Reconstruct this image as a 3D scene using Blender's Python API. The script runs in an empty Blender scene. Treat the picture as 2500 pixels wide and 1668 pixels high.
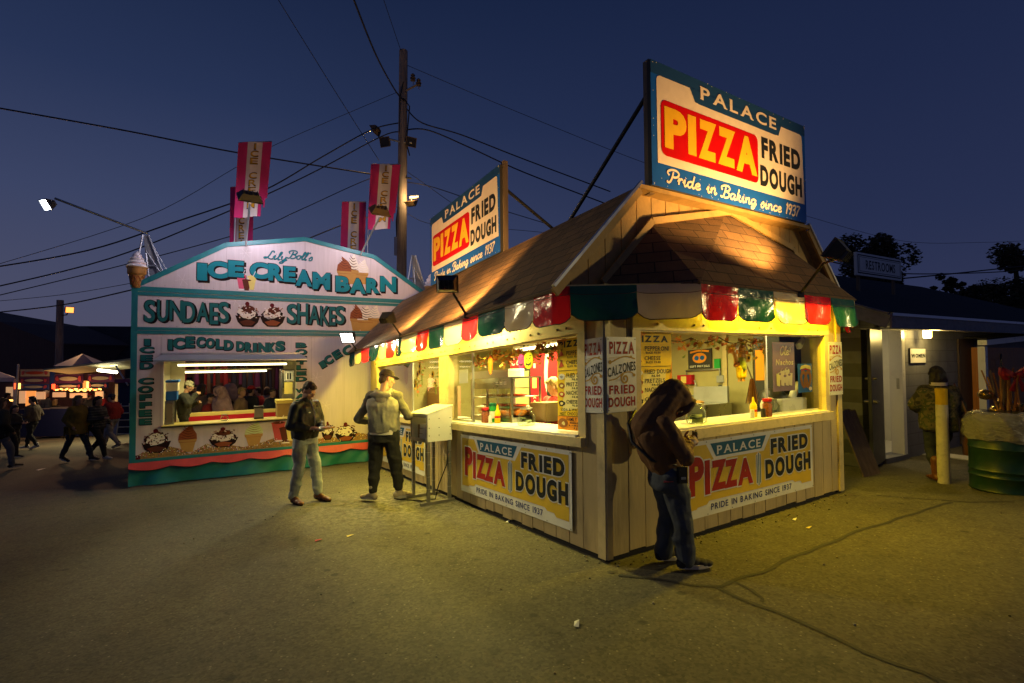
import bpy, bmesh, math, random
from mathutils import Vector, Matrix, noise
from mathutils.geometry import tessellate_polygon
random.seed(11)
SC = bpy.context.scene
COL = SC.collection
R = math.radians

# ------------------------------------------------------------------ camera
F, CX, CY, H = 1203.0, 1250.0, 834.0, 1.75          # focal length and centre in the photograph's pixels
PITCH, ROLL, S = R(1.7), 0.0075, 0.064              # S: the lot falls away along the stand's long side
fw = Vector((0, math.cos(PITCH), math.sin(PITCH)))
_r = Vector((1, 0, 0)); _u = _r.cross(fw)
rt = _r*math.cos(ROLL) - _u*math.sin(ROLL)
up = _u*math.cos(ROLL) + _r*math.sin(ROLL)
CAM = Vector((0, 0, H))
cam = bpy.data.cameras.new('camera'); camo = bpy.data.objects.new('camera', cam); COL.objects.link(camo)
camo.matrix_world = Matrix((( rt.x, up.x, -fw.x, 0), (rt.y, up.y, -fw.y, 0), (rt.z, up.z, -fw.z, H), (0, 0, 0, 1)))
cam.sensor_width = 36; cam.lens = F/2500*36; cam.clip_end = 800; cam.clip_start = 0.05
SC.camera = camo
# ------------------------------------------------------------------ sky (dusk)
world = bpy.data.worlds.new('World'); SC.world = world; world.use_nodes = True
nt = world.node_tree; bg = nt.nodes['Background']
def N(t, typ, **kw):
    n = t.nodes.new(typ)
    for k, v in kw.items():
        if k in ('loc',): continue
        setattr(n, k, v)
    return n
tc = N(nt, 'ShaderNodeTexCoord'); sx = N(nt, 'ShaderNodeSeparateXYZ'); nt.links.new(tc.outputs['Generated'], sx.inputs[0])
def ramp(t, stops):
    r = N(t, 'ShaderNodeValToRGB'); e = r.color_ramp.elements
    e[0].position, e[0].color = stops[0][0], (*stops[0][1], 1); e[1].position, e[1].color = stops[-1][0], (*stops[-1][1], 1)
    for p, c in stops[1:-1]:
        k = e.new(p); k.color = (*c, 1)
    return r
rl = ramp(nt, [(0, (.078, .074, .125)), (.10, (.066, .072, .132)), (.25, (.043, .057, .126)), (.42, (.020, .033, .088)), (.60, (.0095, .0185, .056)), (1, (.0065, .0125, .040))])
rr = ramp(nt, [(0, (.032, .038, .088)), (.08, (.028, .035, .086)), (.22, (.0195, .028, .076)), (.42, (.013, .021, .063)), (.60, (.0085, .0155, .050)), (1, (.0065, .0125, .040))])
nt.links.new(sx.outputs[2], rl.inputs[0]); nt.links.new(sx.outputs[2], rr.inputs[0])
mr = N(nt, 'ShaderNodeMapRange'); mr.inputs[1].default_value = -.45; mr.inputs[2].default_value = .55; nt.links.new(sx.outputs[0], mr.inputs[0])
mx = N(nt, 'ShaderNodeMixRGB'); nt.links.new(mr.outputs[0], mx.inputs[0]); nt.links.new(rl.outputs[0], mx.inputs[1]); nt.links.new(rr.outputs[0], mx.inputs[2])
nt.links.new(mx.outputs[0], bg.inputs[0]); bg.inputs[1].default_value = 1.0
SC.view_settings.view_transform = 'Standard'; SC.view_settings.look = 'None'; SC.view_settings.exposure = 0; SC.view_settings.gamma = 1
SC.render.engine = 'CYCLES'; SC.cycles.use_denoising = True; SC.cycles.denoising_prefilter = 'ACCURATE'; SC.cycles.sample_clamp_indirect = 6; SC.cycles.max_bounces = 8
SC.cycles.transparent_max_bounces = 12

# ------------------------------------------------------------------ frames: stand, barn, pixel rays
def ray(px, py): return fw + rt*((px-CX)/F) - up*((py-CY)/F)
def flat(px):
    d = ray(px, 870); d.z = 0; return d.normalized()
U = flat(508); V = Vector((-U.y, U.x, 0))*-1
_d = ray(1482, 1377); C0 = CAM + _d*(-H/_d.z)
def W(u, v, z): return C0 + U*u + V*v + Vector((0, 0, z - S*u))          # stand frame -> world
def WI(p):
    q = p - C0; u = q.dot(U); return u, q.dot(V), q.z + S*u
def hit(px, py, p0, n):
    d = ray(px, py); return CAM + d*((p0-CAM).dot(n)/d.dot(n))
def L(px, py, v=0.0):                                                     # on a plane v = const: (u, z)
    a = WI(hit(px, py, C0+V*v, V)); return a[0], a[2]
def Q(px, py, u=0.0):                                                     # on a plane u = const: (v, z)
    a = WI(hit(px, py, C0+U*u, U)); return a[1], a[2]
GN = Vector((0, 0, 1)) + U*S
def G(px, py):                                                            # on the ground: world point
    return hit(px, py, C0, GN)
def gz(x, y):                                                             # ground height at world x, y
    return -S*((Vector((x, y, 0))-C0).dot(U))
BD = flat(3400); BNV = Vector((-BD.y, BD.x, 0))
B0 = G(314, 1192)
def BW(x, y, z): return B0 + BD*x + BNV*y + Vector((0, 0, z))             # barn frame: x along the front, y back, z up
def BL(px, py, y=0.0):
    p = hit(px, py, B0+BNV*y, BNV) - B0; return p.dot(BD), p.z
def AT(px, py, depth):                                                    # a point at a given distance ahead
    return CAM + ray(px, py)*depth

# ------------------------------------------------------------------ mesh builder
class MB:
    def __init__(s, T=None): s.v = []; s.lc = []; s.f = []; s.m = []; s.T = T or (lambda x, y, z: Vector((x, y, z)))
    def add(s, vs, fs, mat, lc=None):
        b = len(s.v)
        for i, p in enumerate(vs):
            s.lc.append(tuple(lc[i] if lc else p)); s.v.append(s.T(*p))
        for f in fs: s.f.append([b+i for i in f]); s.m.append(mat)
    def box(s, a, b, mat):
        (x0, y0, z0), (x1, y1, z1) = a, b
        s.add([(x0,y0,z0),(x1,y0,z0),(x1,y1,z0),(x0,y1,z0),(x0,y0,z1),(x1,y0,z1),(x1,y1,z1),(x0,y1,z1)],
              [(0,3,2,1),(4,5,6,7),(0,1,5,4),(1,2,6,5),(2,3,7,6),(3,0,4,7)], mat)
    def poly(s, pts, mat): s.add(pts, [tuple(range(len(pts)))], mat)
    def prism(s, pts, d, mat):
        d = Vector(d); n = len(pts); a = [Vector(p) for p in pts]
        s.add([*a, *[p+d for p in a]], [tuple(range(n))[::-1], tuple(range(n, 2*n))] + [(i, (i+1) % n, n+(i+1) % n, n+i) for i in range(n)], mat)
    def tube(s, pts, r, mat, n=8, cap=True):
        P = [Vector(p) for p in pts]; rs = r if isinstance(r, (list, tuple)) else [r]*len(P)
        vs = []; fs = []; ref = None
        for i, p in enumerate(P):
            t = (P[min(i+1, len(P)-1)] - P[max(i-1, 0)]).normalized()
            if ref is None: ref = Vector((0, 0, 1)) if abs(t.z) < .9 else Vector((1, 0, 0))
            a = t.cross(ref)
            if a.length < 1e-6: a = t.cross(Vector((.3, 1, .2)))
            a.normalize(); b = a.cross(t).normalized(); ref = b
            for k in range(n):
                q = 2*math.pi*k/n; vs.append(p + (a*math.cos(q) + b*math.sin(q))*rs[i])
        for i in range(len(P)-1):
            for k in range(n):
                fs.append((i*n+k, i*n+(k+1) % n, (i+1)*n+(k+1) % n, (i+1)*n+k))
        if cap:
            fs.append(tuple(range(n))[::-1]); fs.append(tuple(range((len(P)-1)*n, len(P)*n)))
        s.add(vs, fs, mat)
    def lathe(s, prof, c, mat, n=20, axis=None, cap=True):
        c = Vector(c); z = Vector(axis or (0, 0, 1)).normalized()
        x = z.orthogonal().normalized(); y = z.cross(x); vs = []; fs = []
        for (r, h) in prof:
            for k in range(n):
                q = 2*math.pi*k/n; vs.append(c + z*h + (x*math.cos(q)+y*math.sin(q))*max(r, 1e-4))
        for i in range(len(prof)-1):
            for k in range(n): fs.append((i*n+k, i*n+(k+1) % n, (i+1)*n+(k+1) % n, (i+1)*n+k))
        if cap: fs.append(tuple(range(n))[::-1]); fs.append(tuple(range((len(prof)-1)*n, len(prof)*n)))
        s.add(vs, fs, mat)
    def ell(s, c, r, mat=None, rot=None, n=14, m=9):
        c = Vector(c); vs = []; fs = []
        for i in range(m+1):
            a = math.pi*i/m - math.pi/2
            for k in range(n):
                q = 2*math.pi*k/n
                d = Vector((math.cos(a)*math.cos(q)*r[0], math.cos(a)*math.sin(q)*r[1], math.sin(a)*r[2]))
                if i in (0, m): d += Vector((math.cos(q), math.sin(q), 0))*1e-4
                if rot: d = rot @ d
                vs.append(c + d)
        for i in range(m):
            for k in range(n): fs.append((i*n+k, i*n+(k+1) % n, (i+1)*n+(k+1) % n, (i+1)*n+k))
        fs.append(tuple(range(n))[::-1]); fs.append(tuple(range(m*n, m*n+n)))
        s.add(vs, fs, mat)
    def capsule(s, a, ra, b, rb, mat=None, n=12):
        a = Vector(a); b = Vector(b); t = (b-a)
        if t.length < 1e-5: t = Vector((0, 0, 1e-4)); b = a+t
        t.normalize(); prof = []
        for i in range(5):
            q = math.pi/2*i/4; prof.append((ra*math.sin(q), -ra*math.cos(q)))
        Ln = (b-a).length
        for i in range(5):
            q = math.pi/2*i/4; prof.append((rb*math.cos(q), Ln + rb*math.sin(q)))
        s.lathe(prof, a, mat, n, t)
    def loft(s, secs, mat=None, n=20):                 # secs: (centre, half-width vector, half-depth vector)
        vs = []; fs = []
        for c, a, b in secs:
            c = Vector(c); a = Vector(a); b = Vector(b)
            for k in range(n):
                q = 2*math.pi*k/n; e = .82
                cc, ss = math.cos(q), math.sin(q)
                vs.append(c + a*math.copysign(abs(cc)**e, cc) + b*math.copysign(abs(ss)**e, ss))
        for i in range(len(secs)-1):
            for k in range(n): fs.append((i*n+k, i*n+(k+1) % n, (i+1)*n+(k+1) % n, (i+1)*n+k))
        fs.append(tuple(range(n))[::-1]); fs.append(tuple(range((len(secs)-1)*n, len(secs)*n)))
        s.add(vs, fs, mat)
    def build(s, name, parent=None, origin=None, smooth=False, bevel=0, fix=True):
        if parent is not None: o0 = BASE[parent.name]
        else: o0 = Vector(origin) if origin is not None else sum(s.v, Vector())/max(1, len(s.v))
        me = bpy.data.meshes.new(name)
        me.from_pydata([tuple(p-o0) for p in s.v], [], s.f)
        mats = []
        for m in s.m:
            if m not in mats: mats.append(m)
        for m in mats: me.materials.append(m)
        me.polygons.foreach_set('material_index', [mats.index(m) for m in s.m])
        at = me.attributes.new('lc', 'FLOAT_VECTOR', 'POINT'); at.data.foreach_set('vector', [x for p in s.lc for x in p])
        if fix:
            bm = bmesh.new(); bm.from_mesh(me); bmesh.ops.recalc_face_normals(bm, faces=bm.faces); bm.to_mesh(me); bm.free()
        if smooth: me.polygons.foreach_set('use_smooth', [True]*len(me.polygons))
        ob = bpy.data.objects.new(name, me); COL.objects.link(ob)
        if smooth == 'edge':
            md = ob.modifiers.new('split', 'EDGE_SPLIT'); md.split_angle = R(40)
        if bevel:
            md = ob.modifiers.new('bevel', 'BEVEL'); md.width = bevel; md.segments = 2; md.limit_method = 'ANGLE'
        if parent is not None: ob.parent = parent; BASE[ob.name] = o0
        else: ob.location = o0; BASE[ob.name] = o0
        return ob
BASE = {}
def tag(o, label=None, cat=None, group=None, kind=None):
    if label: o['label'] = label
    if cat: o['category'] = cat
    if group: o['group'] = group
    if kind: o['kind'] = kind
    return o
def thing(name, label, cat, loc, group=None):
    o = bpy.data.objects.new(name, None); COL.objects.link(o); o.location = Vector(loc); o.empty_display_size = .1
    BASE[o.name] = Vector(loc); return tag(o, label, cat, group)
def copy_tree(o, parent=None):
    c = o.copy(); COL.objects.link(c)
    if parent: c.parent = parent
    for ch in list(o.children): copy_tree(ch, c)
    return c
def lamp(name, typ, loc, energy, col, parent=None, to=None, **kw):
    d = bpy.data.lights.new(name, typ); d.energy = energy; d.color = col
    for k, v in kw.items(): setattr(d, k, v)
    o = bpy.data.objects.new(name, d); COL.objects.link(o); loc = Vector(loc)
    o.location = loc - (BASE[parent.name] if parent else Vector())
    if to is not None: o.rotation_euler = (Vector(to)-loc).to_track_quat('-Z', 'Y').to_euler()
    if parent: o.parent = parent
    return o

# ------------------------------------------------------------------ materials
def M(name, col, rough=.6, metal=0, var=.10, vs=5, bump=0, bs=60, emit=0, ecol=None, spec=.5, dirt=0, stretch=(1, 1, 1)):
    m = bpy.data.materials.new(name); m.use_nodes = True; t = m.node_tree; b = t.nodes['Principled BSDF']
    b.inputs['Roughness'].default_value = rough; b.inputs['Metallic'].default_value = metal; b.inputs['Specular IOR Level'].default_value = spec
    b.inputs['Base Color'].default_value = (*col, 1)
    if emit:
        b.inputs['Emission Color'].default_value = (*(ecol or col), 1); b.inputs['Emission Strength'].default_value = emit
    if var or bump or dirt:
        a = N(t, 'ShaderNodeAttribute'); a.attribute_name = 'lc'
        mp = N(t, 'ShaderNodeMapping'); mp.inputs['Scale'].default_value = stretch; t.links.new(a.outputs['Vector'], mp.inputs[0])
    if var:
        n1 = N(t, 'ShaderNodeTexNoise'); n1.inputs['Scale'].default_value = vs; n1.inputs['Detail'].default_value = 6; n1.inputs['Roughness'].default_value = .65
        t.links.new(mp.outputs[0], n1.inputs['Vector'])
        r = ramp(t, [(.25, tuple(c*(1-var*1.6) for c in col)), (.75, tuple(min(1, c*(1+var)) for c in col))]); t.links.new(n1.outputs[0], r.inputs[0])
        src = r.outputs[0]
        if dirt:
            n2 = N(t, 'ShaderNodeTexNoise'); n2.inputs['Scale'].default_value = vs*2.7; n2.inputs['Detail'].default_value = 8; t.links.new(mp.outputs[0], n2.inputs['Vector'])
            r2 = ramp(t, [(.52, (0, 0, 0)), (.72, (dirt, dirt, dirt))]); t.links.new(n2.outputs[0], r2.inputs[0])
            mm = N(t, 'ShaderNodeMixRGB'); t.links.new(r2.outputs[0], mm.inputs[0]); t.links.new(src, mm.inputs[1]); mm.inputs[2].default_value = (.06, .045, .03, 1); src = mm.outputs[0]
        t.links.new(src, b.inputs['Base Color'])
        mr = N(t, 'ShaderNodeMapRange'); mr.inputs[3].default_value = max(.03, rough-.12); mr.inputs[4].default_value = min(1, rough+.12)
        t.links.new(n1.outputs[0], mr.inputs[0]); t.links.new(mr.outputs[0], b.inputs['Roughness'])
    if bump:
        n3 = N(t, 'ShaderNodeTexNoise'); n3.inputs['Scale'].default_value = bs; n3.inputs['Detail'].default_value = 5; t.links.new(mp.outputs[0], n3.inputs['Vector'])
        bp = N(t, 'ShaderNodeBump'); bp.inputs['Strength'].default_value = bump; bp.inputs['Distance'].default_value = .01
        t.links.new(n3.outputs[0], bp.inputs['Height']); t.links.new(bp.outputs[0], b.inputs['Normal'])
    return m
def flatm(name, col, rough=.5): return M(name, col, rough, var=.06, vs=9, spec=.12)
def emis(name, col, st): 
    m = M(name, col, var=0, emit=st); return m
def glass(name, tint=(.95, .97, .95), gl=.10):
    m = bpy.data.materials.new(name); m.use_nodes = True; t = m.node_tree; t.nodes.clear()
    o = N(t, 'ShaderNodeOutputMaterial'); tr = N(t, 'ShaderNodeBsdfTransparent'); tr.inputs[0].default_value = (*tint, 1)
    g = N(t, 'ShaderNodeBsdfGlossy'); g.inputs[1].default_value = .02; mix = N(t, 'ShaderNodeMixShader')
    lw = N(t, 'ShaderNodeLayerWeight'); lw.inputs[0].default_value = .2; mul = N(t, 'ShaderNodeMath', operation='MULTIPLY_ADD'); mul.inputs[1].default_value = .8*(gl > .05)+.25*(gl <= .05); mul.inputs[2].default_value = gl*.3
    t.links.new(lw.outputs['Fresnel'], mul.inputs[0]); t.links.new(mul.outputs[0], mix.inputs[0])
    t.links.new(tr.outputs[0], mix.inputs[1]); t.links.new(g.outputs[0], mix.inputs[2]); t.links.new(mix.outputs[0], o.inputs[0]); return m
def vinyl(name, col, trans):
    m = M(name, col, .15, var=.08, vs=7, bump=.9, bs=8, spec=.25); t = m.node_tree; b = t.nodes['Principled BSDF']; o = [n for n in t.nodes if n.type == 'OUTPUT_MATERIAL'][0]
    tr = N(t, 'ShaderNodeBsdfTranslucent'); tr.inputs[0].default_value = (*[min(1, c*1.5) for c in col], 1); mix = N(t, 'ShaderNodeMixShader'); mix.inputs[0].default_value = trans
    t.links.new(b.outputs[0], mix.inputs[1]); t.links.new(tr.outputs[0], mix.inputs[2]); t.links.new(mix.outputs[0], o.inputs[0]); return m
def asphalt():
    m = M('asphalt', (.090, .082, .052), .85, var=.22, vs=.9, bump=.5, bs=38); t = m.node_tree; b = t.nodes['Principled BSDF']
    a = [n for n in t.nodes if n.type == 'MAPPING'][0]; src = b.inputs['Base Color'].links[0].from_socket
    v = N(t, 'ShaderNodeTexVoronoi'); v.inputs['Scale'].default_value = 55; t.links.new(a.outputs[0], v.inputs['Vector'])
    r = ramp(t, [(0, (.42, .41, .38)), (.5, (.97, .97, .97)), (1, (1.55, 1.5, 1.4))]); t.links.new(v.outputs['Color'], r.inputs[0])
    mm = N(t, 'ShaderNodeMixRGB', blend_type='MULTIPLY'); mm.inputs[0].default_value = .75; t.links.new(src, mm.inputs[1]); t.links.new(r.outputs[0], mm.inputs[2])
    # dark oily blots and pale wear at two scales
    n = N(t, 'ShaderNodeTexNoise'); n.inputs['Scale'].default_value = 4.5; n.inputs['Roughness'].default_value = .72; n.inputs['Detail'].default_value = 9; t.links.new(a.outputs[0], n.inputs['Vector'])
    r2 = ramp(t, [(.30, (.34, .34, .34)), (.46, (.95, .95, .95)), (.58, (1, 1, 1)), (.78, (1.6, 1.55, 1.4))]); t.links.new(n.outputs[0], r2.inputs[0])
    m2 = N(t, 'ShaderNodeMixRGB', blend_type='MULTIPLY'); m2.inputs[0].default_value = .8; t.links.new(mm.outputs[0], m2.inputs[1]); t.links.new(r2.outputs[0], m2.inputs[2])
    # pale stones
    v2 = N(t, 'ShaderNodeTexVoronoi'); v2.inputs['Scale'].default_value = 15; t.links.new(a.outputs[0], v2.inputs['Vector'])
    r3 = ramp(t, [(0, (1, 1, 1)), (.09, (1, 1, 1)), (.12, (0, 0, 0))]); t.links.new(v2.outputs['Distance'], r3.inputs[0])
    m3 = N(t, 'ShaderNodeMixRGB'); t.links.new(r3.outputs[0], m3.inputs[0]); t.links.new(m2.outputs[0], m3.inputs[1]); m3.inputs[2].default_value = (.19, .17, .12, 1)
    v6 = N(t, 'ShaderNodeTexVoronoi'); v6.inputs['Scale'].default_value = 2.4; t.links.new(a.outputs[0], v6.inputs['Vector'])
    r6 = ramp(t, [(0, (.8, .8, .8)), (.06, (.8, .8, .8)), (.10, (0, 0, 0))]); t.links.new(v6.outputs['Distance'], r6.inputs[0])
    m6 = N(t, 'ShaderNodeMixRGB'); t.links.new(r6.outputs[0], m6.inputs[0]); t.links.new(m3.outputs[0], m6.inputs[1]); m6.inputs[2].default_value = (.022, .02, .016, 1); m3 = m6
    # spilled icing sugar by the napkin stand, paled further to paint the lamplit pool
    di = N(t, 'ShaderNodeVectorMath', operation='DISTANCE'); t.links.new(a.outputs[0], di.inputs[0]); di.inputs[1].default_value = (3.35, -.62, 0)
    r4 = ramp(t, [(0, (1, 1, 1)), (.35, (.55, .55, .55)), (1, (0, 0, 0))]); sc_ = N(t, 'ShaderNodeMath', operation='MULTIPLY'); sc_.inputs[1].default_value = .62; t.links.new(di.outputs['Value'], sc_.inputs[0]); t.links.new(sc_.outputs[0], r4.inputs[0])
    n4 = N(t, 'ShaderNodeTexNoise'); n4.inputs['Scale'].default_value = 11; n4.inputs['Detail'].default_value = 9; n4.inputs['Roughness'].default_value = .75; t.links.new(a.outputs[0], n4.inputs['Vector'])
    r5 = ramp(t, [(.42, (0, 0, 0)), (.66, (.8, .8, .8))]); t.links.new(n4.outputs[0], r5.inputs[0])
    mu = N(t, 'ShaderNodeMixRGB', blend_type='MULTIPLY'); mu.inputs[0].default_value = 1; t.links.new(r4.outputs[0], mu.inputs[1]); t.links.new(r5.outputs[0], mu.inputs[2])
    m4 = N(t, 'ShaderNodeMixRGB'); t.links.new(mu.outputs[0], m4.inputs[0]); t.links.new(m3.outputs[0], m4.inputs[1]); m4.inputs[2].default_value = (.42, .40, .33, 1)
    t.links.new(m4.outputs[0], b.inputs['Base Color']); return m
def shingles(name, col, w=.30, h=.135):
    m = M(name, col, .9, var=.25, vs=3, bump=.6, bs=160); t = m.node_tree; b = t.nodes['Principled BSDF']
    src = b.inputs['Base Color'].links[0].from_socket; uv = N(t, 'ShaderNodeAttribute'); uv.attribute_name = 'lc'
    br = N(t, 'ShaderNodeTexBrick'); br.inputs['Scale'].default_value = 1; br.inputs['Brick Width'].default_value = w; br.inputs['Row Height'].default_value = h
    br.inputs['Mortar Size'].default_value = .006; br.inputs['Mortar Smooth'].default_value = .3; br.inputs['Bias'].default_value = -.2
    br.inputs['Color1'].default_value = (.72, .72, .72, 1); br.inputs['Color2'].default_value = (1.18, 1.15, 1.1, 1); br.inputs['Mortar'].default_value = (.16, .15, .14, 1)
    t.links.new(uv.outputs['Vector'], br.inputs['Vector'])
    mm = N(t, 'ShaderNodeMixRGB', blend_type='MULTIPLY'); mm.inputs[0].default_value = 1; t.links.new(src, mm.inputs[1]); t.links.new(br.outputs[0], mm.inputs[2]); t.links.new(mm.outputs[0], b.inputs['Base Color'])
    bp = N(t, 'ShaderNodeBump'); bp.inputs['Strength'].default_value = .8; bp.inputs['Distance'].default_value = .012; bp.invert = True; t.links.new(br.outputs['Fac'], bp.inputs['Height'])
    old = b.inputs['Normal'].links[0].from_socket; t.links.new(old, bp.inputs['Normal']); t.links.new(bp.outputs[0], b.inputs['Normal']); return m

# ------------------------------------------------------------------ lettering
_gl = {}
def glyph(ch, bold=0.0, shear=0.0):
    k = (ch, bold, shear)
    if k not in _gl:
        c = bpy.data.curves.new('glyph', 'FONT'); c.body = ch; c.offset = bold; c.shear = shear; c.resolution_u = 4
        o = bpy.data.objects.new('glyph', c); me = bpy.data.meshes.new_from_object(o)
        _gl[k] = ([(v.co.x, v.co.y) for v in me.vertices], [tuple(p.vertices) for p in me.polygons])
        bpy.data.objects.remove(o); bpy.data.curves.remove(c); bpy.data.meshes.remove(me)
    return _gl[k]
SERIF = {'P': [(0,0),(0,1)], 'I': [(.5,0),(.5,1)], 'A': [(0.02,0),(.98,0)], 'L': [(0,0),(0,1)], 'E': [(0,0),(0,1)], 'R': [(0,0),(0,1),(.95,0)], 'T': [(.5,0)],
         'M': [(0,0),(0,1),(1,0),(1,1)], 'N': [(0,0),(0,1),(1,1)], 'H': [(0,0),(0,1),(1,0),(1,1)], 'D': [(0,0),(0,1)], 'U': [(0,1),(1,1)], 'F': [(0,0),(0,1)], 'Y': [(0,1),(1,1),(.5,0)], 'K': [(0,0),(0,1),(1,0),(1,1)], 'W': [(0,1),(1,1)], 'B': [(0,0),(0,1)]}
CR = {}
def crom(p, k=5):
    P = [Vector((a, b)) for a, b in p]; out = []
    for i in range(len(P)-1):
        a, b, c, d = P[max(i-1, 0)], P[i], P[i+1], P[min(i+2, len(P)-1)]
        for j in range(k):
            t = j/k; out.append(.5*((2*b) + (c-a)*t + (2*a-5*b+4*c-d)*t*t + (3*b-a-3*c+d)*t**3))
    out.append(P[-1]); return out
_bowl = [(.32,.42),(.2,.5),(.06,.4),(.03,.2),(.1,.02),(.22,.05),(.32,.28)]
SCR = {'i': ([[(0,.2),(.1,.5),(.1,.12),(.16,0),(.26,.15)], [(.12,.66),(.13,.70)]], .26),
 'n': ([[(0,.25),(.06,.48),(.06,0)], [(.06,.3),(.2,.5),(.28,.4),(.28,.1),(.34,0),(.44,.15)]], .44),
 'r': ([[(0,.2),(.07,.52),(.07,0)], [(.07,.3),(.18,.5),(.27,.42)]], .30),
 'd': ([_bowl, [(.37,1),(.32,.3),(.34,.06),(.4,0),(.48,.12)]], .48),
 'e': ([[(.03,.22),(.2,.28),(.28,.4),(.2,.5),(.08,.42),(.04,.2),(.12,.02),(.26,.04),(.36,.16)]], .36),
 'a': ([_bowl, [(.34,.5),(.32,.1),(.38,0),(.46,.14)]], .46),
 'k': ([[(.14,1),(.08,.5),(.05,0)], [(.07,.2),(.2,.48),(.27,.42),(.2,.3),(.09,.25)], [(.12,.25),(.2,.2),(.26,.03),(.34,0),(.42,.12)]], .42),
 'g': ([_bowl, [(.34,.5),(.32,0),(.26,-.3),(.12,-.34),(.08,-.22),(.3,-.05),(.44,.14)]], .44),
 's': ([[(0,.15),(.16,.52),(.24,.3),(.22,.08),(.1,0),(.02,.08)]], .30),
 'c': ([[(.3,.4),(.2,.5),(.06,.4),(.03,.2),(.1,.02),(.22,.02),(.34,.15)]], .34),
 'l': ([[(0,.15),(.14,.6),(.18,.95),(.12,1),(.07,.8),(.07,.15),(.13,0),(.22,.12)]], .22),
 'o': ([[(.2,.5),(.06,.4),(.03,.2),(.12,0),(.26,.08),(.28,.3),(.2,.5),(.3,.42),(.38,.46)]], .36),
 'y': ([[(0,.3),(.06,.5),(.06,.2),(.12,.02),(.22,.08),(.28,.3),(.3,.5)], [(.31,.5),(.28,0),(.2,-.36),(.06,-.4),(.06,-.25),(.3,-.02),(.42,.14)]], .42),
 'P': ([[(.25,.9),(.22,.4),(.14,.05),(.02,.0),(-.03,.12)], [(.05,.55),(-.08,.78),(.1,1),(.4,1.02),(.58,.82),(.5,.55),(.3,.48),(.2,.55)]], .58),
 'B': ([[(.25,.9),(.22,.4),(.14,.05),(.02,.0),(-.03,.12)], [(.05,.6),(-.06,.82),(.12,1),(.4,1.02),(.54,.85),(.45,.6),(.28,.55),(.5,.45),(.56,.22),(.42,.02),(.22,.0)]], .62),
 'L': ([[(.45,.8),(.42,1),(.3,.95),(.25,.5),(.15,.1),(.02,.0),(-.02,.12),(.12,.16),(.4,-.02),(.55,.1)]], .5),
 'O': ([[(.3,1),(.08,.75),(.05,.3),(.2,0),(.42,.15),(.5,.55),(.42,.9),(.28,1)]], .56),
 "'": ([[(.1,1.05),(.06,.85)]], .14), '!': ([[(.16,1),(.08,.3)], [(.05,.08),(.05,.03)]], .2), ' ': ([], .22),
 '1': ([[(.05,.8),(.16,1),(.12,0)]], .24), '9': ([[(.34,.7),(.2,.98),(.06,.78),(.14,.52),(.34,.7),(.34,.98),(.3,.4),(.22,0)]], .42),
 '3': ([[(.05,.88),(.2,1),(.32,.84),(.24,.6),(.14,.55),(.3,.45),(.3,.12),(.15,0),(.02,.12)]], .38), '7': ([[(.02,.95),(.36,.97),(.2,.5),(.12,0)]], .36)}
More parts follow.
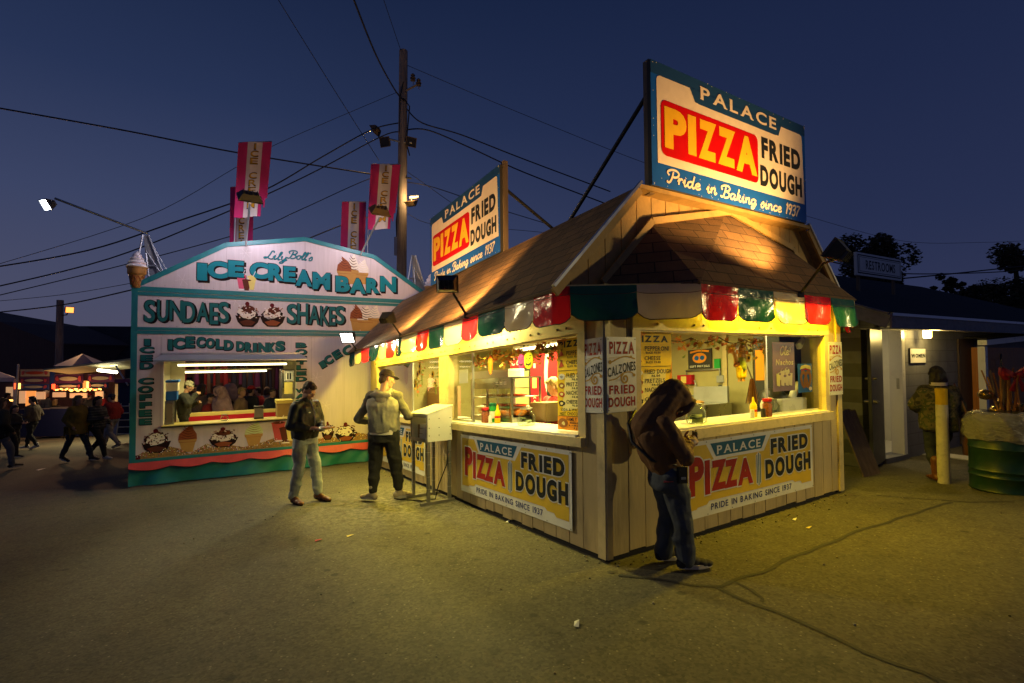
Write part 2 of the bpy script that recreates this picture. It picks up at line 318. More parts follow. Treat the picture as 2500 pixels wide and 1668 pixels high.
class Paint:
    """flat artwork on a surface: pos(x, y, d) gives a point, d metres in front of it"""
    def __init__(s, mb, pos): s.mb = mb; s.pos = pos; s.k = 0
    def put(s, vs, fs, d, mat):
        s.k += 1; d = d + (s.k % 7)*.00012
        s.mb.add([s.pos(x, y, d) for x, y in vs], fs, mat)
    def poly(s, pts, d, mat):
        tri = tessellate_polygon([[Vector((x, y, 0)) for x, y in pts]]); s.put(pts, tri, d, mat)
    def rect(s, x0, y0, x1, y1, d, mat): s.poly([(x0, y0), (x1, y0), (x1, y1), (x0, y1)], d, mat)
    def rrect(s, x0, y0, x1, y1, r, d, mat):
        pts = []
        for cx, cy, a0 in ((x1-r, y1-r, 0), (x0+r, y1-r, 90), (x0+r, y0+r, 180), (x1-r, y0+r, 270)):
            for i in range(5): a = R(a0+i*22.5); pts.append((cx+r*math.cos(a), cy+r*math.sin(a)))
        s.poly(pts, d, mat)
    def disc(s, x, y, rx, ry, d, mat, n=18, rot=0, wob=0):
        pts = []
        for i in range(n):
            a = 2*math.pi*i/n; k = 1+wob*(random.random()-.5)*2; p, q = rx*math.cos(a)*k, ry*math.sin(a)*k
            pts.append((x+p*math.cos(rot)-q*math.sin(rot), y+p*math.sin(rot)+q*math.cos(rot)))
        s.poly(pts, d, mat)
    def line(s, pts, w, d, mat, smooth=True, taper=0):
        P = crom(pts) if smooth and len(pts) > 2 else [Vector(p) for p in pts]
        vs = []; fs = []
        for i, p in enumerate(P):
            t = P[min(i+1, len(P)-1)]-P[max(i-1, 0)]; t = t.normalized() if t.length > 0 else Vector((1, 0)); n = Vector((-t.y, t.x))
            ww = w*(1-taper*abs(i/(len(P)-1)-.5)*2)/2
            vs += [tuple(p+n*ww), tuple(p-n*ww)]
        for i in range(len(P)-1): fs.append((2*i, 2*i+1, 2*i+3, 2*i+2))
        s.put(vs, fs, d, mat)
    def char(s, ch, x0, y0, x1, y1, d, mat, bold=.03, rot=0, shear=0, grow=0, dx=0, dy=0, serif=0):
        vs, fs = glyph(ch, bold, shear)
        if not vs: return
        ax, bx = min(v[0] for v in vs), max(v[0] for v in vs); ay, by = min(v[1] for v in vs), max(v[1] for v in vs)
        x0, y0, x1, y1 = x0-grow, y0-grow, x1+grow, y1+grow; cx, cy = (x0+x1)/2, (y0+y1)/2
        def f(px, py):
            x = x0+(px-ax)/(bx-ax)*(x1-x0); y = y0+(py-ay)/(by-ay)*(y1-y0)
            X = cx+(x-cx)*math.cos(rot)-(y-cy)*math.sin(rot); Y = cy+(x-cx)*math.sin(rot)+(y-cy)*math.cos(rot); return X+dx, Y+dy
        s.put([f(*v) for v in vs], fs, d, mat)
        if serif:
            hh = (by-ay)*.085; ww = (y1-y0)/(x1-x0)*(bx-ax)*serif
            for q, t in SERIF.get(ch, []):
                xx = ax+(bx-ax)*q; yy = ay if t == 0 else by-hh
                if q == 0: xx += ww*.35
                if q == 1: xx -= ww*.35
                s.put([f(xx-ww, yy), f(xx+ww, yy), f(xx+ww, yy+hh), f(xx-ww, yy+hh)], [(0, 1, 2, 3)], d+.0006, mat)
    def text(s, st, x0, y0, x1, y1, d, mat, bold=.03, gap=.10, shear=0, serif=0, warp=None, **kw):
        """fit a line of writing in a box; warp(t) -> (dy0, dy1) shifts bottom and top along the line"""
        ws = []
        for ch in st:
            if ch == ' ': ws.append((.32, 0, 0)); continue
            vs = glyph(ch, bold, shear)[0]; ws.append((max(v[0] for v in vs)-min(v[0] for v in vs), min(v[1] for v in vs), max(v[1] for v in vs)))
        ay = min(w[1] for w in ws); by = max(w[2] for w in ws); tot = sum(w[0] for w in ws)+gap*(len(ws)-1); k = (x1-x0)/tot; ky = (y1-y0)/(by-ay); x = x0
        for ch, w in zip(st, ws):
            if ch != ' ':
                a, b = y0+(w[1]-ay)*ky, y0+(w[2]-ay)*ky
                if warp:
                    t = (x+w[0]*k/2-x0)/(x1-x0); e0, e1 = warp(t); a += e0; b += e1
                s.char(ch, x, a, x+w[0]*k, b, d, mat, bold, 0, shear, serif=serif, **kw)
            x += (w[0]+gap)*k
    def script(s, st, x0, y0, x1, h, w, d, mat, slant=.25, rise=0):
        tot = sum(SCR[c][1] for c in st); k = (x1-x0)/tot; x = 0
        for c in st:
            for str_ in SCR[c][0]:
                pts = []
                for a, b in str_:
                    px = (x+a)*k+b*h*slant; pts.append((x0+px, y0+b*h+rise*px/(x1-x0)))
                s.line(pts, w, d, mat)
            x += SCR[c][1]
# ================================================================== materials used in many places
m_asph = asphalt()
m_side = M('cream painted siding', (.52, .40, .185), .62, var=.16, vs=2.2, bump=.35, bs=30, dirt=.35, stretch=(1, 1, .25))
m_gab = M('tan gable paint', (.42, .25, .075), .6, var=.14, vs=3, bump=.25, bs=30, dirt=.3)
m_trim = M('cream painted trim', (.58, .47, .24), .5, var=.10, vs=4, bump=.15, bs=40, dirt=.25)
m_dark = M('dark gap', (.012, .010, .008), .9, var=0)
m_in = M('interior wall paint', (.44, .39, .18), .55, var=.10, vs=2, dirt=.15)
m_inf = M('kitchen floor', (.16, .13, .10), .6)
m_white = M('white laminate', (.80, .78, .72), .3, var=.04, vs=3)
m_roof = shingles('brown asphalt shingles', (.165, .085, .034))
m_alu = M('aluminium', (.62, .63, .64), .32, 1, var=.08)
m_steel = M('stainless steel', (.38, .37, .34), .3, 1, var=.12)
m_black = M('black paint', (.018, .017, .017), .45, var=.15)
m_rubber = M('black rubber', (.02, .02, .02), .7, var=0)
m_wood = M('weathered wood', (.20, .14, .09), .8, var=.3, vs=3, bump=.5, bs=25, stretch=(6, 6, .6))
m_glass = glass('window glass')
m_clear = glass('clear glass', (.95, .96, .94), .03)
m_tube = emis('lit white tube', (1, .88, .46), 5)
m_tubeY = emis('lit yellow bulb', (1, .72, .16), 10)
m_flood = emis('lit amber flood lens', (1, .62, .18), 14)
FLO = (1, .55, .15)
m_blue = flatm('sign blue', (.010, .095, .50)); m_blue_dim = flatm('sign blue dimmed', (.014, .060, .20)); m_cream = flatm('sign cream', (.76, .66, .58)); m_red = flatm('sign red', (.55, .003, .003))
m_yel = flatm('sign yellow', (.82, .46, .02)); m_ink = flatm('sign black', (.018, .022, .028)); m_brick = flatm('banner red', (.33, .022, .02)); m_bwhite = M('banner white', (.70, .70, .68), .38, var=.06, vs=6, bump=.25, bs=6)
m_byel = M('banner yellow', (.62, .42, .03), .38, var=.08, vs=5, bump=.25, bs=6); m_bblue = flatm('banner blue', (.018, .11, .20)); m_navy = flatm('navy lettering', (.025, .035, .20)); m_gold = flatm('gold scroll', (.48, .29, .05))
AMBER, YEL = (1, .50, .10), (1, .77, .055)

# ================================================================== ground
mb = MB(W)
nu, nv = 60, 60
xs = [-14+i*104/nu for i in range(nu+1)]; ys = [-40+i*90/nv for i in range(nv+1)]
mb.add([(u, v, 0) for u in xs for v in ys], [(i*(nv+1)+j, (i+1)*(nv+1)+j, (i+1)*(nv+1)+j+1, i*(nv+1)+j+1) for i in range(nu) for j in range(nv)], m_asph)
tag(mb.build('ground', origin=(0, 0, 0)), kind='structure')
# sealed cracks
m_tar = M('tar sealed crack', (.030, .028, .024), .8, var=.35, vs=9, bump=.5, bs=40)
mb = MB()
def crack(px, w):
    P = [G(*p) for p in px]; Q_ = []
    for i in range(len(P)-1):
        n = max(2, int((P[i+1]-P[i]).length/.06))
        for j in range(n): Q_.append(P[i].lerp(P[i+1], j/n))
    vs = []; fs = []
    for i, p in enumerate(Q_):
        t = (Q_[min(i+1, len(Q_)-1)]-Q_[max(i-1, 0)]).normalized(); n = GN.cross(t).normalized()
        wob = noise.noise(p*2.3)*.05; k = w*(.75+.5*abs(noise.noise(p*6)))
        vs += [p+n*(k+wob)+GN*.004, p-n*(k-wob)+GN*.004]
    mb.add(vs, [(2*i, 2*i+1, 2*i+3, 2*i+2) for i in range(len(Q_)-1)], m_tar)
crack([(1510, 1405), (1600, 1418), (1690, 1432), (1760, 1430), (1850, 1400), (1980, 1345), (2090, 1300), (2210, 1262), (2330, 1225)], .022)
crack([(1755, 1432), (1850, 1478), (1960, 1520), (2120, 1592), (2260, 1640), (2420, 1720)], .020)
crack([(1790, 1420), (1835, 1440), (1862, 1462), (1858, 1480)], .014)
crack([(1500, 1400), (1470, 1392)], .03)
crack([(2140, 1210), (2240, 1218), (2360, 1226), (2500, 1228)], .012)
tag(mb.build('road_crack', origin=G(1755, 1432)), kind='structure')

# ================================================================== the food stand
LU, LV, TOPZ = 7.08, 3.97, 2.28
stand = thing('food_stand', 'cream wooden food stand with brown shingled mansard roof and striped valance', 'food stand', W(0, 0, 0))
def boards(mb, axis, a, b, z0, z1, face, th=.022, w=.203, mat=None, zf=None):
    x = a; i = 0
    while x < b-1e-3:
        e = min(x+w, b); g = .005; o = random.uniform(-.0015, .0015)
        t0 = z0+random.uniform(-.012, .012) if z0 < .1 else z0
        top = (lambda q: z1) if zf is None else zf
        if axis == 'u': c = [(x+g, face+o), (e-g, face+o), (e-g, face+th), (x+g, face+th)]
        else: c = [(face+o, x+g), (face+o, e-g), (face+th, e-g), (face+th, x+g)]
        k = 0 if axis == 'u' else 1
        vs = [(p, q, t0) for p, q in c]+[(p, q, top((p, q)[k])) for p, q in c]
        mb.add(vs, [(0,3,2,1),(4,5,6,7),(0,1,5,4),(1,2,6,5),(2,3,7,6),(3,0,4,7)], mat or m_side); x = e; i += 1
W1, W2, WR = (.33, 3.15), (3.47, 6.52), (.41, 3.57)
Z0, Z1 = 1.04, 1.975
# --- walls
mb = MB(W)
boards(mb, 'u', 0.10, LU, .05, .975, 0)
boards(mb, 'u', 0.10, LU, Z1+.02, 2.36, 0)
boards(mb, 'u', 0.10, .235, .975, Z1+.02, 0); boards(mb, 'u', 6.62, LU, .975, Z1+.02, 0)
mb.box((.05, .024, .0), (LU, .07, .97), m_dark); mb.box((.05, .024, 2.0), (LU, .07, 2.36), m_side)  # near-black backing paints the shade in the gap under the boards
mb.box((0.02, .024, .97), (.33, .12, 2.0), m_side); mb.box((6.52, .024, .97), (LU, .12, 2.0), m_side)
mb.box((0, -.012, .03), (.095, .05, 2.36), m_trim)          # corner board
mb.build('front_wall', stand)
mb = MB(W)
boards(mb, 'v', .06, LV, .05, .955, 0); boards(mb, 'v', .06, LV, Z1+.02, 2.36, 0)
boards(mb, 'v', .06, .31, .955, Z1+.02, 0); boards(mb, 'v', 3.67, LV-.1, .955, Z1+.02, 0)
mb.box((.024, .05, 0), (.07, LV, .95), m_dark); mb.box((.024, .05, 2.0), (.07, LV, 2.36), m_side)  # same near-black backing for the shade below the side boards
mb.box((.024, .07, .95), (.11, .41, 2.0), m_side); mb.box((.024, 3.57, .95), (.12, LV, 2.0), m_side)
mb.box((-.014, .0, .03), (.0, .06, 2.36), m_trim); mb.box((-.02, LV-.10, .03), (.05, LV, 2.36), m_trim)
mb.build('side_wall', stand)
mb = MB(W)
mb.box((.03, LV-.08, 0), (LU, LV, 2.36), m_side); mb.box((LU-.06, .07, 0), (LU, LV-.08, 2.36), m_side)
mb.build('back_wall', stand)
mb = MB(W)
mb.box((.075, LV-.13, .06), (LU-.06, LV-.085, TOPZ), m_in); mb.box((LU-.11, .075, .06), (LU-.065, LV-.135, TOPZ), m_in)
mb.build('interior_wall', stand)
mb = MB(W); mb.box((.08, .08, .0), (LU-.07, LV-.09, .05), m_inf); mb.build('floor', stand)
mb = MB(W); mb.box((.08, .08, TOPZ), (LU-.07, LV-.09, TOPZ+.03), m_in); mb.build('ceiling', stand)
# --- window frames, counters, panes
mb = MB(W)
mb.box((.225, -.03, Z1), (6.63, 0-.002, 2.09), m_trim)
mb.box((.225, -.026, .955), (.33, -.002, Z1), m_trim); mb.box((6.52, -.026, .955), (6.625, -.002, Z1), m_trim)
mb.box((3.15, -.024, Z0-.08), (3.47, .12, Z1), m_trim)
mb.box((.30, .0, Z0), (.33, .12, Z1), m_trim); mb.box((6.52, .0, Z0), (6.56, .12, Z1), m_trim)
mb.box((.33, .0, Z1-.012), (6.52, .12, 2.0), m_trim)
for u in (2.55, 4.75):
    mb.box((u, .05, Z0+.03), (u+.022, .075, Z1-.012), m_alu)
mb.box((2.55, .045, Z0+.02), (3.15, .08, Z0+.05), m_alu); mb.box((3.47, .045, Z0+.02), (6.52, .08, Z0+.05), m_alu)
for i in range(14):
    for k in (-.07, .07): mb.lathe([(.011, 0), (.012, .006), (.006, .012)], (.55+i*.46+k, -.03, 2.035), m_wood, 8, (0, -1, 0))
mb.build('window_frame', stand)
mb = MB(W)
mb.box((-.03, .31, Z1), (-.002, 3.67, 2.09), m_trim); mb.box((-.026, .31, .945), (-.002, .41, Z1), m_trim); mb.box((-.026, 3.57, .945), (-.002, 3.67, Z1), m_trim)
mb.box((0, .38, Z0), (.12, .41, Z1), m_trim); mb.box((0, 3.57, Z0), (.12, 3.60, Z1), m_trim); mb.box((0, .41, Z1-.012), (.12, 3.57, 2.0), m_trim)
mb.box((.05, 2.45, Z0+.03), (.075, 2.472, Z1-.012), m_alu); mb.box((.045, 2.45, Z0+.02), (.08, 3.57, Z0+.05), m_alu)
for v in (.62, 1.13, 1.27, 2.2, 2.42, 3.2, 3.4): mb.lathe([(.011, 0), (.012, .006), (.006, .012)], (-.03, v, 2.035), m_wood, 8, (-1, 0, 0))
mb.build('window_frame', stand)
mb = MB(W)
for a, b in (W1, W2):
    mb.box((a, -.06, Z0), (b, .50, Z0+.022), m_white)
mb.box((.235, -.075, .958), (3.15, -.004, Z0), m_trim); mb.box((3.15, -.06, .958), (6.62, -.004, Z0), m_trim)
mb.build('counter', stand)
mb = MB(W); mb.box((-.06, .41, Z0), (.50, 3.57, Z0+.022), m_white); mb.box((-.075, .32, .945), (-.004, 3.66, Z0), m_trim); mb.build('counter', stand)
for nm, c in (('window_pane', [(2.572, .062, Z0+.05), (3.15, .062, Z0+.05), (3.15, .062, Z1-.012), (2.572, .062, Z1-.012)]),
              ('window_pane', [(3.47, .062, Z0+.05), (4.75, .062, Z0+.05), (4.75, .062, Z1-.012), (3.47, .062, Z1-.012)]),
              ('window_pane', [(4.772, .058, Z0+.05), (6.52, .058, Z0+.05), (6.52, .058, Z1-.012), (4.772, .058, Z1-.012)]),
              ('window_pane', [(.062, 2.472, Z0+.05), (.062, 3.57, Z0+.05), (.062, 3.57, Z1-.012), (.062, 2.472, Z1-.012)])):
    mb = MB(W); mb.poly(c, m_glass); mb.build(nm, stand)
# --- soffit and fascia
E1, E2, E3, E4 = (.118, -.40), (-.40, .72), (-.40, 3.43), (.118, 4.37)
mb = MB(W)
for poly in ([(LU+.05, -.40), (LU+.05, 0), (.0, .0), (.0, .0), E2, E1],): pass
mb.add([(LU+.05, -.40, 2.345), (LU+.05, 0, 2.345), (0, 0, 2.345), (.118, -.40, 2.345), (-.40, .72, 2.345), (0, .72, 2.345), (-.40, 3.43, 2.345), (0, 3.43, 2.345), (.118, 4.37, 2.345), (.118, LV, 2.345), (0, LV, 2.345)],
       [(0, 1, 2, 3), (3, 2, 5, 4), (4, 5, 7, 6), (6, 7, 10, 9, 8)], m_trim)
mb.build('soffit', stand)
mb = MB(W)
for (a, b) in (((LU+.05, -.39), (.118, -.39)), ((.118, -.39), (-.39, .72)), ((-.39, .72), (-.39, 3.43)), ((-.39, 3.43), (.118, 4.36)), ((.118, 4.36), (2.2, 4.36))):
    A, B = Vector((*a, 0)), Vector((*b, 0)); t = (B-A).normalized(); n = Vector((t.y, -t.x, 0))*.02
    mb.prism([(*a, 2.25), (*b, 2.25), (*b, 2.347), (*a, 2.347)], n, m_trim)
mb.build('eave_fascia', stand)
# --- roof
def roof_face(mb, pts, mat, th=.03):
    P = [Vector(p) for p in pts]; n = (P[1]-P[0]).cross(P[2]-P[0]).normalized()
    if n.z < 0: n = -n
    h = Vector((0, 0, 1)).cross(n); h = h.normalized() if h.length > 1e-3 else Vector((1, 0, 0)); s = n.cross(h).normalized()
    lc = [(p.dot(h), p.dot(s), 0) for p in P]; k = len(P)
    mb.add(P, [tuple(range(k))], mat, lc=lc)
    mb.add([p-n*th for p in P], [tuple(range(k))], m_wood)
    for i in range(k):
        a, b = P[i], P[(i+1) % k]; mb.add([a, b, b-n*th, a-n*th], [(0, 1, 2, 3)], m_wood)
RG = .118
mb = MB(W)
FE = LU+.02
roof_face(mb, [(RG, -.46, 2.305), (FE, -.46, 2.305), (6.72, .557, 3.345), (RG, .557, 3.345)], m_roof)
roof_face(mb, [(RG, .557, 3.345), (6.72, .557, 3.345), (6.72, 3.471, 3.345), (RG, 3.471, 3.345)], m_roof)
roof_face(mb, [(RG, 3.471, 3.345), (6.72, 3.471, 3.345), (FE, 4.43, 2.305), (RG, 4.43, 2.305)], m_roof)
roof_face(mb, [(FE, -.46, 2.305), (FE, 4.43, 2.305), (6.72, 3.471, 3.345), (6.72, .557, 3.345)], m_roof)
mb.build('roof', stand, fix=False)
mb = MB(W)
def gtop(v):
    if v < .557: return 2.33+(v+.42)*1.02
    if v > 3.471: return 3.335-(v-3.471)*1.06
    return 3.335
boards(mb, 'v', -.40, 4.36, 2.345, 0, .20, zf=lambda v: max(2.35, gtop(v)-.01), mat=m_gab)
mb.add([(.215, -.38, 2.34), (.215, 4.33, 2.34), (.215, 3.46, 3.32), (.215, .57, 3.32)], [(0, 1, 2, 3)], m_gab)
mb.build('gable_wall', stand)
def bar(mb, a, b, w, th, nrm, mat):
    a, b, nrm = Vector(a), Vector(b), Vector(nrm); t = (b-a).normalized(); s = t.cross(nrm).normalized()*w/2
    mb.prism([a-s, b-s, b+s, a+s], nrm.normalized()*th, mat)
mb = MB(W)
bar(mb, (.10, -.455, 2.275), (.10, .545, 3.30), .08, .025, (-1, 0, 0), m_gab); bar(mb, (.10, 3.485, 3.30), (.10, 4.42, 2.275), .08, .025, (-1, 0, 0), m_gab)
bar(mb, (.10, .53, 3.328), (.10, 3.50, 3.328), .04, .03, (-1, 0, 0), m_gab)
bar(mb, (.096, -.47, 2.325), (.096, .557, 3.372), .025, .035, (-1, 0, 0), m_alu); bar(mb, (.096, 3.471, 3.372), (.096, 4.44, 2.325), .025, .035, (-1, 0, 0), m_alu)
mb.add([(.075, .545, 3.305), (.075, 3.485, 3.305), (.20, 3.485, 3.305), (.20, .545, 3.305)], [(0, 1, 2, 3)], m_gab)
mb.build('rake_trim', stand)
# lower bay roof in front of the gable
ba, bb, bc, bd, be = (.17, .13, 2.39), (.17, .775, 3.03), (.17, 2.0, 3.30), (.17, 3.24, 3.03), (.17, 3.88, 2.39)
e2, e3, e1, e4 = (-.44, .70, 2.338), (-.44, 3.45, 2.338), (.10, -.02, 2.345), (.10, 4.0, 2.345)
bcl, bcr = (.17, 1.93, 3.285), (.17, 2.06, 3.285)
mb = MB(W)
roof_face(mb, [bcl, e2, e3, bcr], m_roof, .025)
roof_face(mb, [bb, e2, bcl], m_roof, .025); roof_face(mb, [bcr, e3, bd], m_roof, .025)
roof_face(mb, [(.17, .06, 2.35), e2, bb], m_roof, .025); roof_face(mb, [bd, e3, (.17, 3.93, 2.35)], m_roof, .025)
mb.build('bay_roof', stand, fix=False)
mb = MB(W)
for a, b in ((ba, bb), (bb, bc), (bc, bd), (bd, be)):
    a = Vector(a); b = Vector(b); o = Vector((-.012, 0, .025)); bar(mb, a+o, b+o, .065, .022, (-1, 0, 0), m_gab)
mb.build('bay_trim', stand)
# --- striped valance, one panel after another
v_red = vinyl('red vinyl', (.55, .012, .02), .42); v_grn = vinyl('green vinyl', (.010, .075, .058), .10); v_crm = vinyl('cream vinyl', (.50, .42, .35), .30)
m_hem = M('dark valance hem', (.05, .02, .015), .7, var=0)
path = [Vector((LU+.03, -.425)), Vector((.118, -.425)), Vector((-.43, .72)), Vector((-.43, 3.43)), Vector((.118, 4.40)), Vector((2.4, 4.40))]
seg = [(path[i+1]-path[i]).length for i in range(len(path)-1)]
def pth(s_):
    i = 0
    while i < len(seg)-1 and s_ > seg[i]: s_ -= seg[i]; i += 1
    return path[i]+(path[i+1]-path[i])*(s_/seg[i])
s1 = seg[0]; s2 = s1+seg[1]; s3 = s2+seg[2]
su = lambda u: LU+.03-u
cuts = [su(u) for u in (7.05, 6.65, 6.2, 5.62, 5.06, 4.64, 4.19, 3.9, 3.26, 2.84, 2.36, 1.86, 1.49, .93, .43)] + [s1+.125, s1+.70, s2] + [s2+(v-.72) for v in (1.24, 1.80, 2.36, 2.88, 3.40)] + [s3+.5, s3+1.0, s3+1.7, s3+2.3]
cols = [v_red, v_grn, v_crm]; k0 = 1
lean = {2: .10, 8: -.16, 7: .0, 19: .08, 20: -.05, 21: .10, 12: .03, 3: -.06}
for i in range(len(cuts)-1):
    a, b = cuts[i], cuts[i+1]; mat = [v_red, v_crm, v_grn][(14-i) % 3] if i < 15 else [v_grn, v_crm, v_red][(i-15) % 3]
    mb = MB(W); nx, nz = 10, 8; vs = []; fs = []; bot = 2.030+random.uniform(-.015, .02); crease = random.uniform(-1, 1)
    for x in range(nx+1):
        t = x/nx; p = pth(a+(b-a)*t); q = pth(min(a+(b-a)*t+.02, cuts[-1])); d = (q-p).normalized() if (q-p).length > 0 else Vector((0, 1)); n = Vector((d.y, -d.x))
        if n.dot(Vector((-1, -1))) < 0 and i < 24: n = -n
        low = bot+(.055*max(0, 1-t/.14) if t < .14 else .055*max(0, (t-.86)/.14))
        for z in range(nz+1):
            h = z/nz; zz = 2.336+(low-2.336)*h
            out = .012*h + .022*h*math.sin(t*math.pi*2.2+crease*3)*abs(crease) + .02*h*noise.noise(Vector((a*3+t*2, h*2, i)))
            p2 = p + n*out + d*(lean.get(i, 0)*h*(b-a))*(1 if 0 else 1)
            vs.append((p2.x, p2.y, zz-.004))
    for x in range(nx):
        for z in range(nz): fs.append((x*(nz+1)+z, (x+1)*(nz+1)+z, (x+1)*(nz+1)+z+1, x*(nz+1)+z+1))
    mb.add(vs, fs, mat)
    mb.tube([Vector(vs[x*(nz+1)+nz]) for x in range(nx+1)], .0045, m_hem, 5)
    mb.tube([Vector(vs[x*(nz+1)+2])+Vector((0, 0, 0)) for x in range(nx+1)], .0025, m_hem, 4)
    mb.build('valance_panel', stand, smooth=True)
# --- the stand's own lamps: yellow bulbs under the eaves behind the valance, white tubes on the kitchen ceiling
def eave_light(u, v, e, along, ln=.9, col=YEL):
    mb = MB(W); d = Vector((ln/2, 0, 0)) if along == 'u' else Vector((0, ln/2, 0)); c = Vector((u, v, 2.312))
    mb.tube([c-d, c+d], .014, m_tubeY, 8); mb.box(tuple(c-d*1.05+Vector((-.02, -.02, .014))), tuple(c+d*1.05+Vector((.02, .02, .030))), m_white)
    o = mb.build('eave_light', stand)
    w = (U if along == 'u' else V); P = W(u, v, 2.285)
    l = lamp('eave_lamp', 'AREA', P, e, col, stand, to=P-Vector((0, 0, 1)), shape='RECTANGLE', size=ln, size_y=.06)
    ang = math.atan2(w.y, w.x); l.rotation_euler = (0, 0, ang)
eave_light(6.1, -.24, 40, 'u', 1.0); eave_light(4.75, -.24, 66, 'u', 1.0); eave_light(3.45, -.24, 66, 'u', 1.0); eave_light(1.9, -.22, 56, 'u', .9, (1, .84, .24)); 
eave_light(-.21, 1.95, 38, 'v', .9, (1, .68, .015)); eave_light(-.21, 3.05, 40, 'v', .9, (1, .68, .01))
eave_light(1.6, 4.2, 25, 'u', .8)
for u, v, ln in ((2.2, .95, 1.4), (1.3, 2.7, 1.2), (3.6, 1.5, 1.2), (5.3, 1.5, 1.2)):
    mb = MB(W); hz = TOPZ-(.20 if v < 1 else 0); mb.box((u-ln/2, v-.07, hz-.045), (u+ln/2, v+.07, hz-.002), m_white)
    if v < 1:
        for k in (-.5, .5): mb.tube([(u+k, v, hz), (u+k, v, TOPZ)], .004, m_alu, 4)
    for k in (-.04, .04): mb.tube([(u-ln/2+.03, v+k, hz-.062), (u+ln/2-.03, v+k, hz-.062)], .014, m_tube, 8)
    mb.build('ceiling_light', stand)
    P = W(u, v, hz-.10); l = lamp('ceiling_lamp', 'AREA', P, {.95: 115, 2.7: 34}.get(v, 90), (1, .84, .24), stand, shape='RECTANGLE', size=ln, size_y=.2); l.rotation_euler = (0, 0, math.atan2(U.y, U.x))

# ================================================================== painted signs
def palace_board(P, w, h):
    """the roof sign's face, drawn on a w x h surface"""
    X = lambda a: a*w; Y = lambda b: b*h
    P.rect(0, 0, w, h, .0, m_blue); P.rect(0, Y(.895), w, h, .0012, m_blue_dim)  # top band and name field: weaker light up there painted into the blue
    P.poly([(X(.235), Y(.79)), (X(.785), Y(.79)), (X(.81), Y(.90)), (X(.205), Y(.90))], .0050, m_blue_dim)
    r = .03; pts = [(X(.985), Y(.187)), (X(.974), Y(.84)), (X(.970), Y(.88)), (X(.955), Y(.893)), (X(.794), Y(.893)), (X(.766), Y(.787)), (X(.253), Y(.787)), (X(.212), Y(.897)), (X(.045), Y(.893)), (X(.032), Y(.88)), (X(.028), Y(.85)), (X(.029), Y(.187))]
    P.poly(pts, .0030, m_cream)
    P.rrect(X(.047), Y(.258), X(.630), Y(.708), .07, .0060, m_red)
    for ch, a, b, c, d in (('P', .064, .325, .182, .660), ('I', .190, .329, .236, .664), ('Z', .249, .325, .355, .664), ('Z', .364, .327, .474, .664), ('A', .480, .320, .622, .664)):
        P.char(ch, X(a), Y(c*0+b), X(c), Y(d), .0085, m_yel, bold=.055)
    P.text('FRIED', X(.656), Y(.515), X(.955), Y(.718), .0060, m_ink, bold=.055, gap=.10)
    P.text('DOUGH', X(.644), Y(.246), X(.963), Y(.448), .0060, m_ink, bold=.055, gap=.09)
    P.text('PALACE', X(.267), Y(.835), X(.768), Y(.950), .0075, m_cream, bold=.022, gap=.17, serif=.085)
    hh = h*.105
    P.script('Pride', X(.075), Y(.050), X(.255), hh, .021, .0060, m_cream); P.script('in', X(.290), Y(.050), X(.352), hh, .021, .0060, m_cream)
    P.script('Baking', X(.378), Y(.045), X(.610), hh, .021, .0060, m_cream); P.script('since', X(.640), Y(.042), X(.795), hh, .021, .0060, m_cream); P.script('1937', X(.822), Y(.042), X(.930), hh, .021, .0060, m_cream)
def banner(P, w, h, wav=None):
    X = lambda a: a*w; Y = lambda b: b*h
    P.rect(0, 0, w, h, 0, m_bwhite)
    P.poly([(X(.018), Y(.105)), (X(.098), Y(.115)), (X(.104), Y(.135)), (X(.165), Y(.150)), (X(.178), Y(.19)), (X(.813), Y(.19)), (X(.833), Y(.152)), (X(.881), Y(.150)), (X(.897), Y(.105)), (X(.982), Y(.105)), (X(.982), Y(.945)), (X(.635), Y(.945)), (X(.578), Y(.725)), (X(.215), Y(.725)), (X(.165), Y(.945)), (X(.018), Y(.945))], .0012, m_byel)
    P.poly([(X(.229), Y(.766)), (X(.560), Y(.766)), (X(.598), Y(.949)), (X(.193), Y(.949))], .0012, m_bblue)
    P.text('PALACE', X(.236), Y(.79), X(.552), Y(.91), .0030, m_bwhite, bold=.020, gap=.17, serif=.08)
    L5 = (('P', .054, .295, .148, .800), ('I', .152, .280, .186, .735), ('Z', .192, .310, .297, .714), ('Z', .284, .304, .376, .688), ('A', .376, .296, .490, .672))
    for ch, a, b, c, d in L5: P.char(ch, X(a), Y(b), X(c), Y(d), .0020, m_bwhite, bold=.05, grow=.013)
    for ch, a, b, c, d in L5: P.char(ch, X(a), Y(b), X(c), Y(d), .0035, m_brick, bold=.05)
    for st, a, b, c, d in (('FRIED', .633, .648, .956, .880), ('DOUGH', .586, .300, .978, .585)):
        P.text(st, X(a), Y(b), X(c), Y(d), .0020, m_bwhite, bold=.055, gap=.11, grow=.012)
        P.text(st, X(a), Y(b), X(c), Y(d), .0035, m_ink, bold=.055, gap=.11)
    P.poly([(X(.514), Y(.27)), (X(.534), Y(.225)), (X(.554), Y(.27)), (X(.554), Y(.68)), (X(.534), Y(.725)), (X(.514), Y(.68))], .0020, m_bwhite)
    for a, q in ((.519, 0), (.5315, .03), (.544, 0)): P.rect(X(a), Y(.27-q), X(a+.006), Y(.68+q), .0030, m_bblue)
    P.text('PRIDE IN BAKING SINCE 1937', X(.19), Y(.060), X(.802), Y(.148), .0020, m_navy, bold=.022, gap=.15)
